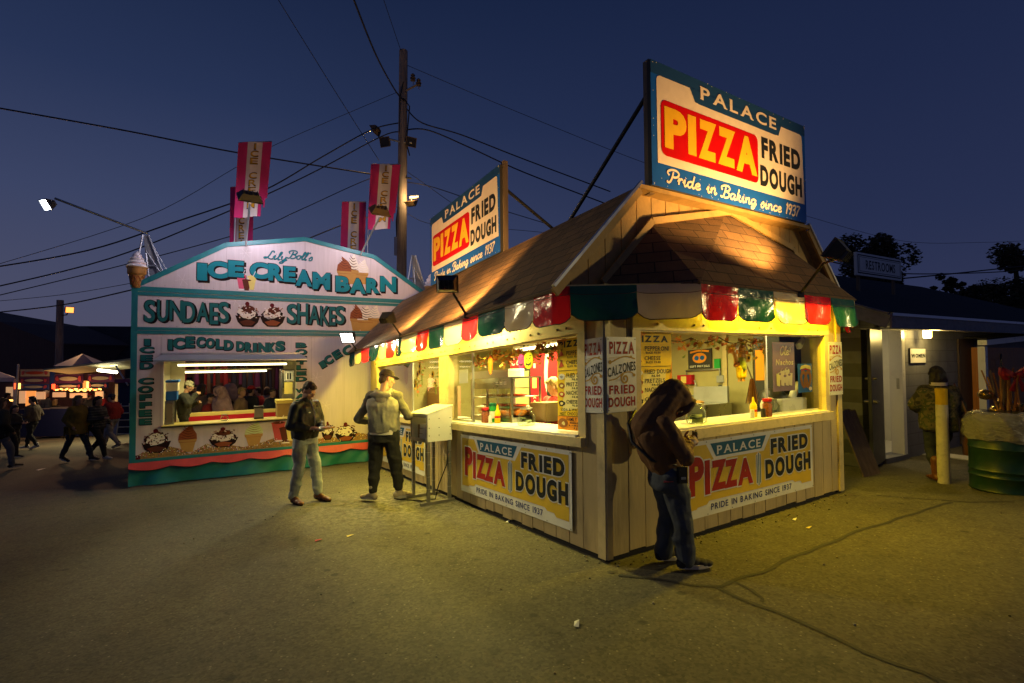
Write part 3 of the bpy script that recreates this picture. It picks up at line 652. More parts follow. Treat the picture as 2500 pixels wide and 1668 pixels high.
def calz(P, w, h):
    X = lambda a: a*w; Y = lambda b: b*h
    P.rect(0, 0, w, h, 0, m_bwhite)
    P.text('PIZZA', X(.085), Y(.772), X(.93), Y(.938), .0015, m_brick, bold=.035, gap=.10)
    P.text('CALZONES', X(.02), Y(.50), X(.975), Y(.625), .0015, m_ink, bold=.02, gap=.10, warp=lambda t: (.045*h*math.sin((t-.35)*2.6), .045*h*math.sin((t-.35)*2.6)), serif=.05)
    P.line([(X(.06), Y(.655)), (X(.2), Y(.675)), (X(.41), Y(.718)), (X(.65), Y(.738)), (X(.96), Y(.705))], .012, .0015, m_gold); P.disc(X(.10), Y(.665), .018, .018, .0018, m_gold)
    P.line([(X(.07), Y(.72)), (X(.42), Y(.735))], .004, .0012, m_gold); P.line([(X(.07), Y(.705)), (X(.36), Y(.71))], .003, .0012, m_gold); P.disc(X(.80), Y(.735), .02, .008, .0018, m_gold, rot=.3)
    P.line([(X(.06), Y(.425)), (X(.3), Y(.445)), (X(.55), Y(.515)), (X(.79), Y(.527)), (X(.95), Y(.478))], .011, .0015, m_gold); P.disc(X(.91), Y(.485), .018, .014, .0018, m_gold)
    P.line([(X(.28), Y(.415)), (X(.6), Y(.415))], .003, .0012, m_gold); P.line([(X(.32), Y(.435)), (X(.6), Y(.435))], .003, .0012, m_gold)
    sp = [(X(.60)+.048*(1-i*.07)*math.cos(i*.75+2), Y(.442)+.048*(1-i*.07)*math.sin(i*.75+2)) for i in range(13)]; P.line(sp, .017, .0015, m_gold)
    P.text('FRIED', X(.065), Y(.24), X(.935), Y(.358), .0015, m_brick, bold=.035, gap=.13)
    P.text('DOUGH', X(.04), Y(.07), X(.945), Y(.20), .0015, m_brick, bold=.035, gap=.11)
def onU(v0, z0, u, sgn=1): return lambda x, y, d: (u-d, v0+x, z0+y)          # faces the camera on a plane u = const
def onV(u0, z0, v): return lambda x, y, d: (u0-x, v-d, z0+y)                  # reads left to right on a plane v = const
m_back = M('sign back plywood', (.05, .045, .04), .8)
def roof_sign(label, loc, pos, w, h, post, braces, edge):
    t = thing('roof_sign', label, 'sign', W(*loc), 'palace signs on the stand roof')
    mb = MB(W); e = [pos(0, 0, 0), pos(w, 0, 0), pos(w, h, 0), pos(0, h, 0)]; n = Vector(pos(0, 0, -.045))-Vector(pos(0, 0, -.002))
    mb.prism([Vector(p)+n*.05 for p in e], n, m_back); P = Paint(mb, pos); palace_board(P, w, h)
    for i in range(60): P.disc(random.choice((random.uniform(0, w), random.choice((.02, w-.02)))), random.choice((random.uniform(.0, h*.02), h-random.uniform(0, .04), random.uniform(0, h))) , .005, .004, .0004+.0095, m_cream, 6)
    mb.build('board', t)
    for a, b in post:
        mb = MB(W); mb.box(a, b, m_wood); mb.build('post', t)
    for a, b in braces:
        mb = MB(W); mb.tube([a, b], .022, m_black, 8); mb.build('brace', t)
    return t
roof_sign('big blue painted pizza sign standing on the gable above the bay roof', (.05, 2, 3.36), onU(.672, 3.355, .05), 2.70, 1.205,
          [((.10, .70, 3.30), (.17, .76, 4.60)), ((.10, 3.28, 3.30), (.17, 3.34, 4.60))], [((.13, .72, 4.28), (1.62, .80, 3.34)), ((.13, 3.3, 4.28), (1.62, 3.2, 3.34))], 0)
roof_sign('smaller looking blue pizza sign along the long roof edge facing the ice cream barn', (3.9, .557, 3.36), onV(5.14, 3.355, .535), 2.49, 1.215,
          [((2.63, .585, 3.33), (2.70, .655, 4.63)), ((5.02, .585, 3.33), (5.09, .655, 4.59))], [((2.66, .62, 4.25), (2.55, 2.1, 3.34)), ((5.05, .62, 4.2), (5.0, 2.1, 3.34))], 0)
def wall_banner(name, label, pos0, w, h, fn, mat_edge, cat, group, loc):
    pos = pos0
    mb = MB(W); nx, ny = 24, 8
    for j, dd in ((0, -.0015),):
        mb.add([pos(w*i/nx, h*k/ny, dd) for i in range(nx+1) for k in range(ny+1)], [(i*(ny+1)+k, (i+1)*(ny+1)+k, (i+1)*(ny+1)+k+1, i*(ny+1)+k+1) for i in range(nx) for k in range(ny)], m_bwhite)
    P = Paint(mb, pos0 and (lambda x, y, d: pos(x, y, d+.0006))); fn(P, w, h)
    for x in [.015]+[w*i/6 for i in range(1, 6)]+[w-.015]:
        for y in (.016, h-.016): P.disc(x, y, .006, .006, .005, m_ink, 8)
    return tag(mb.build(name, origin=W(*loc), fix=False), label, cat, group)
wall_banner('wall_banner', 'yellow pizza and fried dough banner under the long counter nearest the corner', onV(2.755, .175, -.024), 2.325, .728, banner, 0, 'banner', 'yellow banners under the counters', (1.6, -.02, .5))
wall_banner('wall_banner', 'yellow pizza banner half hidden behind the napkin stand and the man in grey', onV(6.34, .175, -.024), 2.325, .728, banner, 0, 'banner', 'yellow banners under the counters', (5.2, -.02, .5))
wall_banner('wall_banner', 'yellow pizza and fried dough banner behind the leaning hooded man', onU(.895, .183, -.026), 2.325, .728, banner, 0, 'banner', 'yellow banners under the counters', (-.02, 2, .5))
for lab, pos, loc in (('white calzones sign on the left face of the front corner', onV(.247, 1.262, -.022), (.12, -.02, 1.6)), ('calzones sign on the right face of the corner beside the hooded man', onU(.004, 1.262, -.026), (-.02, .18, 1.6)),
                      ('calzones sign at the far end of the short wall next to the restrooms', onU(3.645, 1.235, -.03), (-.02, 3.8, 1.55))):
    w, h = (.250, .645) if 'left face' in lab else ((.345, .645) if 'right face' in lab else (.33, .66))
    mb = MB(W); e = [pos(0, 0, -.006), pos(w, 0, -.006), pos(w, h, -.006), pos(0, h, -.006)]; mb.prism(e, Vector(pos(0, 0, -.001))-Vector(pos(0, 0, -.006)), m_bwhite)
    P = Paint(mb, pos); calz(P, w, h)
    for x in (.015, w-.015):
        for y in (.02, h-.02): P.disc(x, y, .005, .005, .003, m_ink, 8)
    tag(mb.build('calzone_sign', origin=W(*loc)), lab, 'sign', 'white calzone signs')
# ================================================================== the ice cream stand (trailer with a barn-shaped front)
m_pink = M('pale pink panel', (.56, .49, .53), .42, var=.07, vs=2.5, dirt=.10, stretch=(7, 7, .35))
m_btrim = M('turquoise trim', (.012, .17, .20), .45, var=.12, vs=5)
m_skirt = M('turquoise vinyl skirt', (.005, .135, .165), .5, var=.15, vs=3, bump=.6, bs=3)
m_coral = M('coral vinyl scallop', (.50, .055, .06), .5, var=.12, vs=5, bump=.2, bs=8)
m_tq = flatm('painted turquoise', (.010, .19, .25)); m_tq2 = flatm('painted dull turquoise', (.015, .125, .135)); m_shadow = flatm('painted letter shadow', (.008, .004, .006))
m_choc = flatm('painted chocolate', (.10, .028, .018)); m_dchoc = flatm('painted dark chocolate', (.016, .007, .008)); m_cone = flatm('painted wafer', (.42, .24, .07)); m_vanil = flatm('painted vanilla', (.72, .66, .58)); m_mint = flatm('painted mint', (.50, .60, .32))
m_pinkp = flatm('painted strawberry', (.62, .10, .18)); m_yelp = flatm('painted lemon', (.72, .60, .18)); m_caram = flatm('painted caramel', (.25, .07, .028)); m_crumb = M('painted cookie crumb', (.30, .17, .045), .6, var=.35, vs=22); m_flake = flatm('painted snowflake', (.78, .72, .76)); m_cherry = flatm('painted cherry', (.10, .008, .014))
m_galv = M('galvanised grey', (.38, .40, .44), .4, .6, var=.1)
m_inw = M('white trailer lining', (.66, .62, .46), .4, var=.05, vs=3)
m_redc = flatm('red counter front', (.42, .015, .03)); m_bluep = flatm('blue plastic', (.02, .12, .45)); m_card = M('cardboard', (.30, .20, .08), .75, var=.1); m_yc = M('yellow counter', (.62, .50, .16), .4)
barn = thing('ice_cream_stand', 'pink ice cream stand with turquoise gabled front and wide lit serving window', 'food stand', BW(2.8, 0, 0))
X1, X2, ZB, ZT, BWD = .478, 2.683, 1.035, 2.24, 5.65
gab = [(0, 3.50), (1.435, 4.405), (2.825, 4.665), (4.22, 4.43), (BWD, 3.50)]
mb = MB(BW)
def slab(pts, y0=0, y1=.05, mat=m_pink): mb.prism([(x, y0, z) for x, z in pts], (0, y1-y0, 0), mat)
slab([(0, .44), (X1, .44), (X1, 3.5), (0, 3.5)]); slab([(X2, .44), (BWD, .44), (BWD, 3.5), (X2, 3.5)]); slab([(X1, .44), (X2, .44), (X2, ZB), (X1, ZB)]); slab([(X1, ZT), (X2, ZT), (X2, 3.5), (X1, 3.5)]); slab([gab[0], gab[4], gab[3], gab[2], gab[1]])
mb.build('front_panel', barn)
mb = MB(BW)
def strip(a, b, w, y=-.012, th=.03):
    a = Vector((a[0], y, a[1])); b = Vector((b[0], y, b[1])); bar(mb, a, b, w, th, (0, 1, 0), m_btrim)
for i in range(4): strip(gab[i], gab[i+1], .085, -.014-.002*i)
strip((.045, .44), (.045, 3.5), .09, -.012); strip((BWD-.045, .44), (BWD-.045, 3.5), .09, -.012)
strip((.09, 3.485), (BWD-.09, 3.485), .085, -.010); strip((.09, 3.40), (BWD-.09, 3.40), .06, -.008)
strip((.09, 2.78), (BWD-.09, 2.78), .055, -.010); strip((.09, 2.715), (BWD-.09, 2.715), .06, -.008); strip((.0, .455), (BWD, .455), .05, -.016)
mb.build('front_trim', barn)
mb = MB(BW); nx = 90; vs = []; fs = []                      # gathered skirt
for i in range(nx+1):
    x = BWD*i/nx
    for k in range(7):
        z = .43-.40*k/6; y = -.03-.03*k/6+.03*(k/6)*math.sin(x*7+math.sin(x*2.3)*2)+.012*math.sin(x*17+k)
        vs.append((x, y, z))
for i in range(nx):
    for k in range(6): fs.append((i*7+k, (i+1)*7+k, (i+1)*7+k+1, i*7+k+1))
mb.add(vs, fs, m_skirt); mb.build('skirt', barn, smooth=True)
mb = MB(BW); vs = []; fs = []; n = 120
for i in range(n+1):
    x = BWD*i/n; sc = .335-.05*abs(math.sin(math.pi*x/.62))
    vs += [(x, -.055, .432), (x, -.085+.008*math.sin(x*5), sc)]
for i in range(n): fs.append((2*i, 2*i+1, 2*i+3, 2*i+2))
mb.add(vs, fs, m_coral); mb.tube([Vector(vs[2*i+1])+Vector((0, -.002, 0)) for i in range(n+1)], .006, m_dchoc, 5); mb.build('scalloped_band', barn)
# trailer body behind the front
mb = MB(BW)
mb.box((.03, .06, .40), (BWD-.03, 2.32, .46), m_inf); mb.box((.03, .06, 2.42), (BWD-.03, 2.4, 2.5), m_galv)
mb.box((.0, .052, .30), (.05, 2.4, 3.45), m_pink); mb.box((BWD-.05, .052, .30), (BWD, 2.4, 3.45), m_pink)
mb.box((.05, 2.34, .30), (.62, 2.4, 2.42), m_inw); mb.box((2.62, 2.34, .30), (BWD-.05, 2.4, 2.42), m_inw); mb.box((.62, 2.34, .30), (2.62, 2.4, 1.02), m_inw); mb.box((.62, 2.34, 2.26), (2.62, 2.4, 2.42), m_inw)
mb.box((.30, .06, .46), (.36, 2.3, 2.42), m_inw); mb.box((2.86, .06, .46), (2.92, 2.3, 2.42), m_inw)
mb.box((.36, .06, 2.36), (2.86, 2.3, 2.418), m_inw)
mb.add([(0, .06, 3.48), (1.435, .06, 4.36), (2.825, .06, 4.62), (4.22, .06, 4.38), (BWD, .06, 3.48), (0, 2.4, 3.45), (1.435, 2.4, 3.7), (2.825, 2.4, 3.8), (4.22, 2.4, 3.7), (BWD, 2.4, 3.45)], [(0, 1, 6, 5), (1, 2, 7, 6), (2, 3, 8, 7), (3, 4, 9, 8)], m_galv)
mb.build('trailer_body', barn)
mb = MB(BW)
mb.box((X1-.02, -.05, ZB-.015), (X2+.02, .42, ZB+.01), m_yc); mb.box((X1-.02, -.058, ZB-.03), (X2+.02, -.05, ZB-.005), m_dark)
mb.box((.62, 2.05, ZB-.06), (2.62, 2.33, ZB+.0), m_yc); mb.box((.62, 2.03, .85), (2.62, 2.05, ZB-.06), m_redc); mb.box((.36, 1.9, ZB+.0), (2.86, 1.93, ZB+.03), m_yc)
mb.build('counter', barn)
mb = MB(BW)
mb.add([(X1-.03, -.012, ZT+.075), (X2+.08, -.012, ZT+.075), (X2+.16, -.40, ZT-.02), (X1-.11, -.40, ZT-.02), (X1-.03, -.012, ZT+.05), (X2+.08, -.012, ZT+.05), (X2+.16, -.40, ZT-.045), (X1-.11, -.40, ZT-.045)], [(0, 1, 2, 3), (7, 6, 5, 4), (0, 4, 5, 1), (1, 5, 6, 2), (2, 6, 7, 3), (3, 7, 4, 0)], m_galv)
mb.box((X1-.03, -.03, ZT+.07), (X2+.05, -.002, ZT+.11), m_galv); mb.build('awning_flap', barn)
for y, (ax, ay), (bx, by) in ((.25, (434, 892), (700, 885)), (1.55, (452, 909), (651, 903))):
    a = BL(ax, ay, y); b = BL(bx, by, y); mb = MB(BW); z = min(a[1], 2.30)
    mb.tube([(a[0], y, z), (b[0], y, z)], .020, m_tube, 10); mb.box((a[0]-.1, y-.05, z+.03), (b[0]+.1, y+.05, z+.055), m_inw)
    mb.build('tube_light', barn); P = BW((a[0]+b[0])/2, y, z-.04)
    l = lamp('tube_lamp', 'AREA', P, 17, (1, .86, .34), barn, shape='RECTANGLE', size=b[0]-a[0], size_y=.05); l.rotation_euler = (0, 0, math.atan2(BD.y, BD.x))
# --- painted lettering and pictures on the front
mb = MB(BW); P = Paint(mb, lambda x, y, d: (x, -d-.003, y))
def letters(rows, face, bold, sh=(.030, -.030), grow=.012, rot=0):
    for d, mat, gr, dx, dy in ((.0008, m_shadow, grow, sh[0], sh[1]), (.0016, m_dchoc, grow, 0, 0), (.0024, face, 0, 0, 0)):
        for ch, x0, x1, y0, y1 in rows:
            if y1-y0 < 21 and not rot: y0 += 1.2; y1 -= 1.2
            a = BL(x0, (y0+y1)/2); b = BL(x1, (y0+y1)/2); t = BL((x0+x1)/2, y0)[1]; q = BL((x0+x1)/2, y1)[1]
            P.char(ch, a[0], q, b[0], t, d, mat, bold=bold, grow=gr, dx=dx, dy=dy, rot=rot)
letters([('I',481,506,643,685),('C',506,556,638,680),('E',557,596,637,677),('C',610,655,641,681),('R',655,692,645,686),('E',692,722,651,689),('A',721,762,659,699),('M',763,806,666,707),('B',819,854,675,713),('A',853,893,680,717),('R',894,927,680,716),('N',928,967,676,713)], m_tq, .062)
letters([('S',352,379,733,787),('U',384,411,733,786),('N',414,446,734,782),('D',446,476,737,788),('A',480,510,739,785),('E',512,533,741,792),('S',533,559,738,788),('S',701,725,743,791),('H',726,752,742,791),('A',754,780,747,792),('K',782,803,748,795),('E',804,819,750,795),('S',819,841,748,792)], m_tq2, .025, (.030, -.016), .011)
letters([('I',410,421,829,855),('C',422,451,825,852),('E',453,475,822,849),('C',480,500,823,849),('O',502,524,826,850),('L',527,545,828,853),('D',547,569,831,855),('D',577,597,834,857),('R',598,616,836,860),('I',618,627,838,861),('N',631,654,837,862),('K',655,672,837,861),('S',673,695,833,857)], m_tq2, .07, (.012, -.010), .007)
letters([('I',352,367,827,845),('C',341,375,846,863),('E',343,372,866,883),('D',342,373,884,902),('C',338,374,922,939),('O',337,373,942,960),('F',341,369,962,978),('F',341,369,981,997),('E',340,369,1000,1018),('E',340,369,1021,1038)], m_tq2, .06, (.010, -.008), .007)
letters([('B',722,748,836,850),('O',722,749,852,867),('T',723,748,869,879),('T',723,748,880,890),('L',724,747,891,904),('E',724,747,906,917),('D',722,748,919,932),('W',721,750,948,959),('A',721,749,961,973),('T',722,747,975,986)], m_tq2, .06, (.010, -.008), .007)
letters([('I',781,795,882,898),('C',792,812,869,889),('E',813,833,856,875),('C',836,860,845,866)], m_tq2, .06, (.010, -.010), .007, rot=.55)
p0 = BL(640, 632); p1 = BL(700, 625); p2 = BL(762, 640)
hh = .16
for st, a, b in (('Lily', BL(645, 628), BL(700, 628)), ("Boll's", BL(702, 628), BL(762, 628))):
    P.script(st, a[0], a[1]-.02, b[0], hh, .026, .0015, m_dchoc, slant=.35, rise=-.02); P.script(st, a[0], a[1]-.02, b[0], hh, .017, .0022, m_tq, slant=.35, rise=-.02)
def bx(x0, x1, y0, y1):
    a = BL(x0, (y0+y1)/2); b = BL(x1, (y0+y1)/2); return a[0], BL((x0+x1)/2, y1)[1], b[0], BL((x0+x1)/2, y0)[1]
def sundae(x0, x1, y0, y1, top=None):
    a, b, c, d = bx(x0, x1, y0, y1); w, h = c-a, d-b; q = lambda s, t: (a+s*w, b+t*h)
    P.poly([q(.02, .45), q(.12, .18), q(.30, 0), q(.72, 0), q(.90, .18), q(1, .47), q(.5, .42)], .0010, m_dchoc)
    P.disc(*q(.5, .52), w*.40, h*.30, .0012, m_dchoc, 24, wob=.12); P.disc(*q(.47, .56), w*.33, h*.24, .0016, m_vanil, 22, wob=.18); P.disc(*q(.52, .72), w*.24, h*.16, .0020, m_choc, 18, wob=.2)
    for i in range(60): s, t = random.uniform(.10, .90), random.uniform(.36, .85); P.disc(*q(s, t), w*.03, h*.025, .0024, random.choice([m_vanil, m_cherry, m_choc, m_caram, m_dchoc, m_flake]), 6, wob=.4)
    P.poly([q(.2, .2), q(.34, .05), q(.66, .05), q(.8, .2), q(.5, .3)], .0024, m_caram if top else m_choc); P.disc(*q(.48, .93), w*.085, h*.09, .0026, m_cherry, 12)
def swirl(x0, x1, y0, y1, mat, dark, lean=.12, cone=True):
    a, b, c, d = bx(x0, x1, y0, y1); w, h = c-a, d-b; q = lambda s, t: (a+s*w, b+t*h); f = .42 if cone else 0
    if cone:
        P.poly([q(.22, 0), q(.78, 0), q(.95, f), q(.05, f)], .0010, m_cone); P.poly([q(.03, f-.06), q(.97, f-.06), q(1, f+.05), q(0, f+.05)], .0014, m_cone); P.line([q(.05, f-.06), q(.95, f-.06)], h*.012, .0018, m_caram, False)
    P.poly([q(.0, f+.03), q(1, f+.03), q(.98, f+.22), q(.82, .80), q(.62+lean, 1), q(.38, .84), q(.06, f+.25)], .0016, mat)
    for i in range(5): t = f+.06+i*(1-f-.14)/5; e = .06+i*.055; P.line([q(e, t+.10), q(.5, t-.01), q(1-e, t+.03)], h*.028, .0022, dark, taper=.7)
def shake(x0, x1, y0, y1, mat):
    a, b, c, d = bx(x0, x1, y0, y1); w, h = c-a, d-b; q = lambda s, t: (a+s*w, b+t*h)
    P.poly([q(.30, .0), q(.70, .0), q(.95, .92), q(.05, .92)], .0012, mat); P.disc(*q(.5, .92), w*.48, h*.08, .0016, mat); P.disc(*q(.5, .93), w*.40, h*.055, .0020, m_vanil if mat is m_yelp else m_pinkp if mat is m_pinkp else m_choc); P.disc(*q(.5, .03), w*.30, h*.04, .0016, m_flake); P.line([q(.6, .92), q(.85, 1.3)], w*.05, .0022, m_flake, False)
sundae(573, 636, 738, 798); sundae(633, 697, 742, 798, 1)
swirl(854, 885, 742, 808, m_caram, m_choc, -.2); swirl(898, 928, 744, 806, m_vanil, m_galv, .15); swirl(872, 912, 745, 812, m_vanil, m_dchoc, 0)
swirl(868, 900, 632, 694, m_vanil, m_flake, .1); swirl(822, 858, 626, 692, m_caram, m_choc, -.3); swirl(846, 876, 619, 694, m_vanil, m_choc, 0)
shake(576, 602, 670, 708, m_pinkp); shake(603, 627, 673, 708, m_yelp); shake(590, 614, 682, 712, m_choc)
m_seam = flatm('panel seam', (.30, .24, .27))
for px, a, b in ((553, 600, 700), (745, 590, 700), (905, 632, 716), (620, 722, 798), (850, 726, 800), (392, 822, 1115), (760, 822, 1060), (840, 822, 1060)):
    x = BL(px, (a+b)/2)[0]; P.rect(x-.002, BL(px, b)[1], x+.002, BL(px, a)[1], .0003, m_seam)
for i in range(70): x = random.uniform(.12, 5.5); z = random.choice((3.34, 3.56, 2.83, 2.66, .52)); P.disc(x, z, .006, .006, .0006, m_seam, 6)
# crumb hills with sprinkles along the bottom
top = [(326, 1128), (326, 1118), (350, 1104), (380, 1098), (415, 1090), (440, 1096), (462, 1108), (482, 1096), (505, 1083), (525, 1090), (560, 1086), (595, 1092), (640, 1080), (668, 1070), (700, 1076), (760, 1075), (800, 1066), (830, 1070), (870, 1056), (900, 1060), (930, 1054)]
pts = [BL(*p) for p in top]; pts += [(pts[-1][0], .482), (.09, .482)]; P.poly(pts, .0008, m_crumb)
for i in range(520):
    k = random.randrange(1, len(top)-1); t = random.random(); px = top[k][0]*(1-t)+top[k+1][0]*t; py = top[k][1]*(1-t)+top[k+1][1]*t+abs(random.gauss(0, 9))
    x, z = BL(px, py)
    if z > .50: P.disc(x, z, .011, .006, .0016, random.choice([m_cherry, m_pinkp, m_bluep, m_vanil, m_yelp, m_dchoc, m_flake]), 6, rot=random.random()*3)
sundae(344, 418, 1048, 1106); swirl(435, 481, 1036, 1104, m_caram, m_choc, .1); sundae(508, 582, 1044, 1092, 1); swirl(597, 642, 1028, 1088, m_mint, m_crumb, .15)
shake(661, 698, 1029, 1078, m_coral); shake(695, 722, 1030, 1075, m_yelp); shake(680, 714, 1042, 1082, m_choc); sundae(784, 816, 1030, 1074); sundae(816, 872, 1032, 1078, 1); P.disc(*BL(334, 1119), .05, .05, .002, m_cherry)
for px, py, s in ((600, 618, .1), (446, 683, .12), (575, 735, .1), (772, 922, .11), (795, 990, .1), (640, 850, .07), (742, 760, .08), (960, 700, .08)):
    x, z = BL(px, py)
    for k in range(3): a = k*math.pi/3+.2; P.line([(x-s*math.cos(a), z-s*math.sin(a)), (x+s*math.cos(a), z+s*math.sin(a))], .010, .0006+.0002*k, m_flake, False, .6)
mb.build('painted_artwork', barn, fix=False)
# --- things in and on the serving window
def btag(mb, name, label, cat, group=None, origin=None, **k): return tag(mb.build(name, origin=origin, **k), label, cat, group)
bxp = lambda px, py, y: (BL(px, py, y)[0], y, BL(px, py, y)[1])
def bbox3(mb, px0, px1, y0, z0, z1, d, mat):
    a = BL(px0, 980, y0)[0]; b = BL(px1, 980, y0)[0]; mb.box((a, y0, z0), (b, y0+d, z1), mat)
zc = ZB+.011
mb = MB(BW); bbox3(mb, 402, 425, .10, zc, zc+.43, .45, m_steel); bbox3(mb, 405, 421, .09, zc+.03, zc+.39, .01, m_inf); tag(mb.build('ice_maker', bevel=.006), 'small steel cabinet on the counter under the stacked blue tubs', 'appliance')
mb = MB(BW); bbox3(mb, 404, 432, .14, zc+.435, zc+.60, .3, m_bluep); bbox3(mb, 404, 434, .14, zc+.60, zc+.76, .3, m_inw); bbox3(mb, 403, 436, .13, zc+.76, zc+.80, .32, m_bluep); tag(mb.build('storage_tub', bevel=.008), 'blue and clear plastic tubs stacked beside the worker in the beanie', 'tub')
mb = MB(BW); a = bxp(548, 1018, .12); mb.lathe([(.05, 0), (.068, .01), (.07, .06), (.055, .085), (.045, .09), (.045, .11)], (a[0], .16, zc), m_glass, 14); mb.lathe([(.05, .11), (.05, .125), (.0, .126)], (a[0], .16, zc), m_steel, 14); tag(mb.build('tip_jar'), 'squat clear jar in the middle of the ice cream counter', 'jar')
mb = MB(BW); a = bxp(632, 1005, .15); mb.box((a[0]-.085, .12, zc), (a[0]+.085, .26, zc+.03), m_black); mb.box((a[0]-.08, .13, zc+.03), (a[0]+.08, .25, zc+.21), m_steel); mb.box((a[0]-.088, .12, zc+.21), (a[0]+.088, .26, zc+.25), m_black); tag(mb.build('napkin_holder', bevel=.005), 'black and steel straw holder on the ice cream counter', 'dispenser')
mb = MB(BW); bbox3(mb, 676, 714, .25, zc, zc+.27, .35, m_card); bbox3(mb, 674, 715, .245, zc+.27, zc+.34, .36, m_yelp); tag(mb.build('cardboard_box', bevel=.006), 'brown cardboard box at the right end of the ice cream counter', 'box')
mb = MB(BW); bbox3(mb, 686, 720, .9, zc+.30, zc+.95, .5, m_steel); bbox3(mb, 690, 700, .8, zc+.55, zc+.75, .1, m_black); tag(mb.build('soft_serve_machine', bevel=.02), 'steel soft serve machine at the right inside the ice cream window', 'machine')
mb = MB(BW); x0, z0 = BL(694, 931, .62); x1, z1 = BL(717, 906, .62); mb.box((x0, .60, z0), (x1, .62, z1), m_bwhite); PP = Paint(mb, lambda x, y, d: (x, .60-d, y)); PP.text('11', x0+.05, z0+.04, x1-.05, z1-.04, .002, m_ink, bold=.05); PP.line([(x0+.015, z0+.015), (x1-.015, z0+.015), (x1-.015, z1-.015), (x0+.015, z1-.015), (x0+.015, z0+.015)], .01, .002, m_ink, False); tag(mb.build('number_card', fix=False), 'white card with black number hanging inside the ice cream window', 'sign')
mb = MB(BW); x0, z0 = BL(694, 962, .62); x1, z1 = BL(714, 932, .62); mb.box((x0, .604, z0), (x1, .622, z1-.01), m_yelp); tag(mb.build('paper_notice'), 'yellow paper below the number card in the ice cream window', 'notice')
# --- flags, floods, cones, towers on top
m_mag = M('magenta flag cloth', (.50, .015, .14), .8, var=.12, vs=4, bump=.3, bs=6); m_flw = M('white flag cloth', (.62, .56, .56), .8, var=.08, vs=4, bump=.3, bs=6); m_flg = flatm('gold flag letters', (.55, .30, .02))
def flag(label, y, quad, text, pole_px, nlet):
    (tlx, tly), (trx, try_), (brx, bry), (blx, bly) = quad
    c = [BL(*p, y) for p in quad]; t = thing('flag', label, 'flag', BW(c[3][0], y, c[3][1]), 'ice cream flags on the roof')
    def pos(s, q, d):                                   # s across 0..1, q up 0..1
        a = Vector(c[3]).lerp(Vector(c[2]), s); b = Vector(c[0]).lerp(Vector(c[1]), s); p = a.lerp(b, q)
        return (p.x, y-d+.05*math.sin(s*7+q*2.5)*(1-q*.6), p.y)
    mb = MB(BW); n, m = 18, 24
    vs = [pos(i/n, k/m, 0) for i in range(n+1) for k in range(m+1)]
    for i in range(n):
        fs = [(i*(m+1)+k, (i+1)*(m+1)+k, (i+1)*(m+1)+k+1, i*(m+1)+k+1) for k in range(m) if not (i >= n-3 and k < 3+(i*7) % 4)]
        b = len(mb.v); mb.add([], [], m_mag)
        for f in fs: mb.add([vs[j] for j in f], [(0, 1, 2, 3)], m_mag if i < 5 or i > 12 else m_flw)
    P = Paint(mb, pos); 
    for i, ch in enumerate(text):
        if ch == ' ': continue
        h = 1/(nlet+1.2); q = 1-(i+1.15)*h; 
        P.char(ch, .385+.09*(ch == 'I'), q+h*.10, .615-.09*(ch == 'I'), q+h*.85, .012, m_dchoc, bold=.01, grow=.008, serif=.06); P.char(ch, .39+.09*(ch == 'I'), q+h*.13, .61-.09*(ch == 'I'), q+h*.83, .017, m_flg, bold=.01, serif=.06)
    mb.build('cloth', t, smooth=True, fix=False)
    mb = MB(BW); a = bxp(*pole_px, y+.04); q = c[0]; mb.tube([(a[0], y+.05, a[2]), (c[3][0]+.02, y+.06, c[3][1]), (c[0][0]+.02, y+.05, c[0][1]+.02), (c[1][0], y+.05, c[1][1]+.02)], .015, m_alu, 8); mb.build('pole', t)
flag('tall magenta and white flag at the front left of the ice cream roof', .4, ((582, 348), (664, 346), (648, 529), (571, 531)), 'ICE CREAM', (572, 602), 9)
flag('magenta and white flag half hidden behind the tall front left flag', 2.1, ((562, 457), (620, 456), (616, 640), (560, 640)), 'ICE CREAM', (560, 640), 9)
flag('magenta and white flag at the rear right of the ice cream roof', 2.1, ((835, 493), (894, 494), (890, 668), (830, 668)), 'ICE CREAM', (832, 668), 9)
flag('reddish front right flag hanging close to the wooden pole', .4, ((906, 401), (978, 402), (962, 560), (898, 560)), 'ICE CREAM', (897, 640), 9)
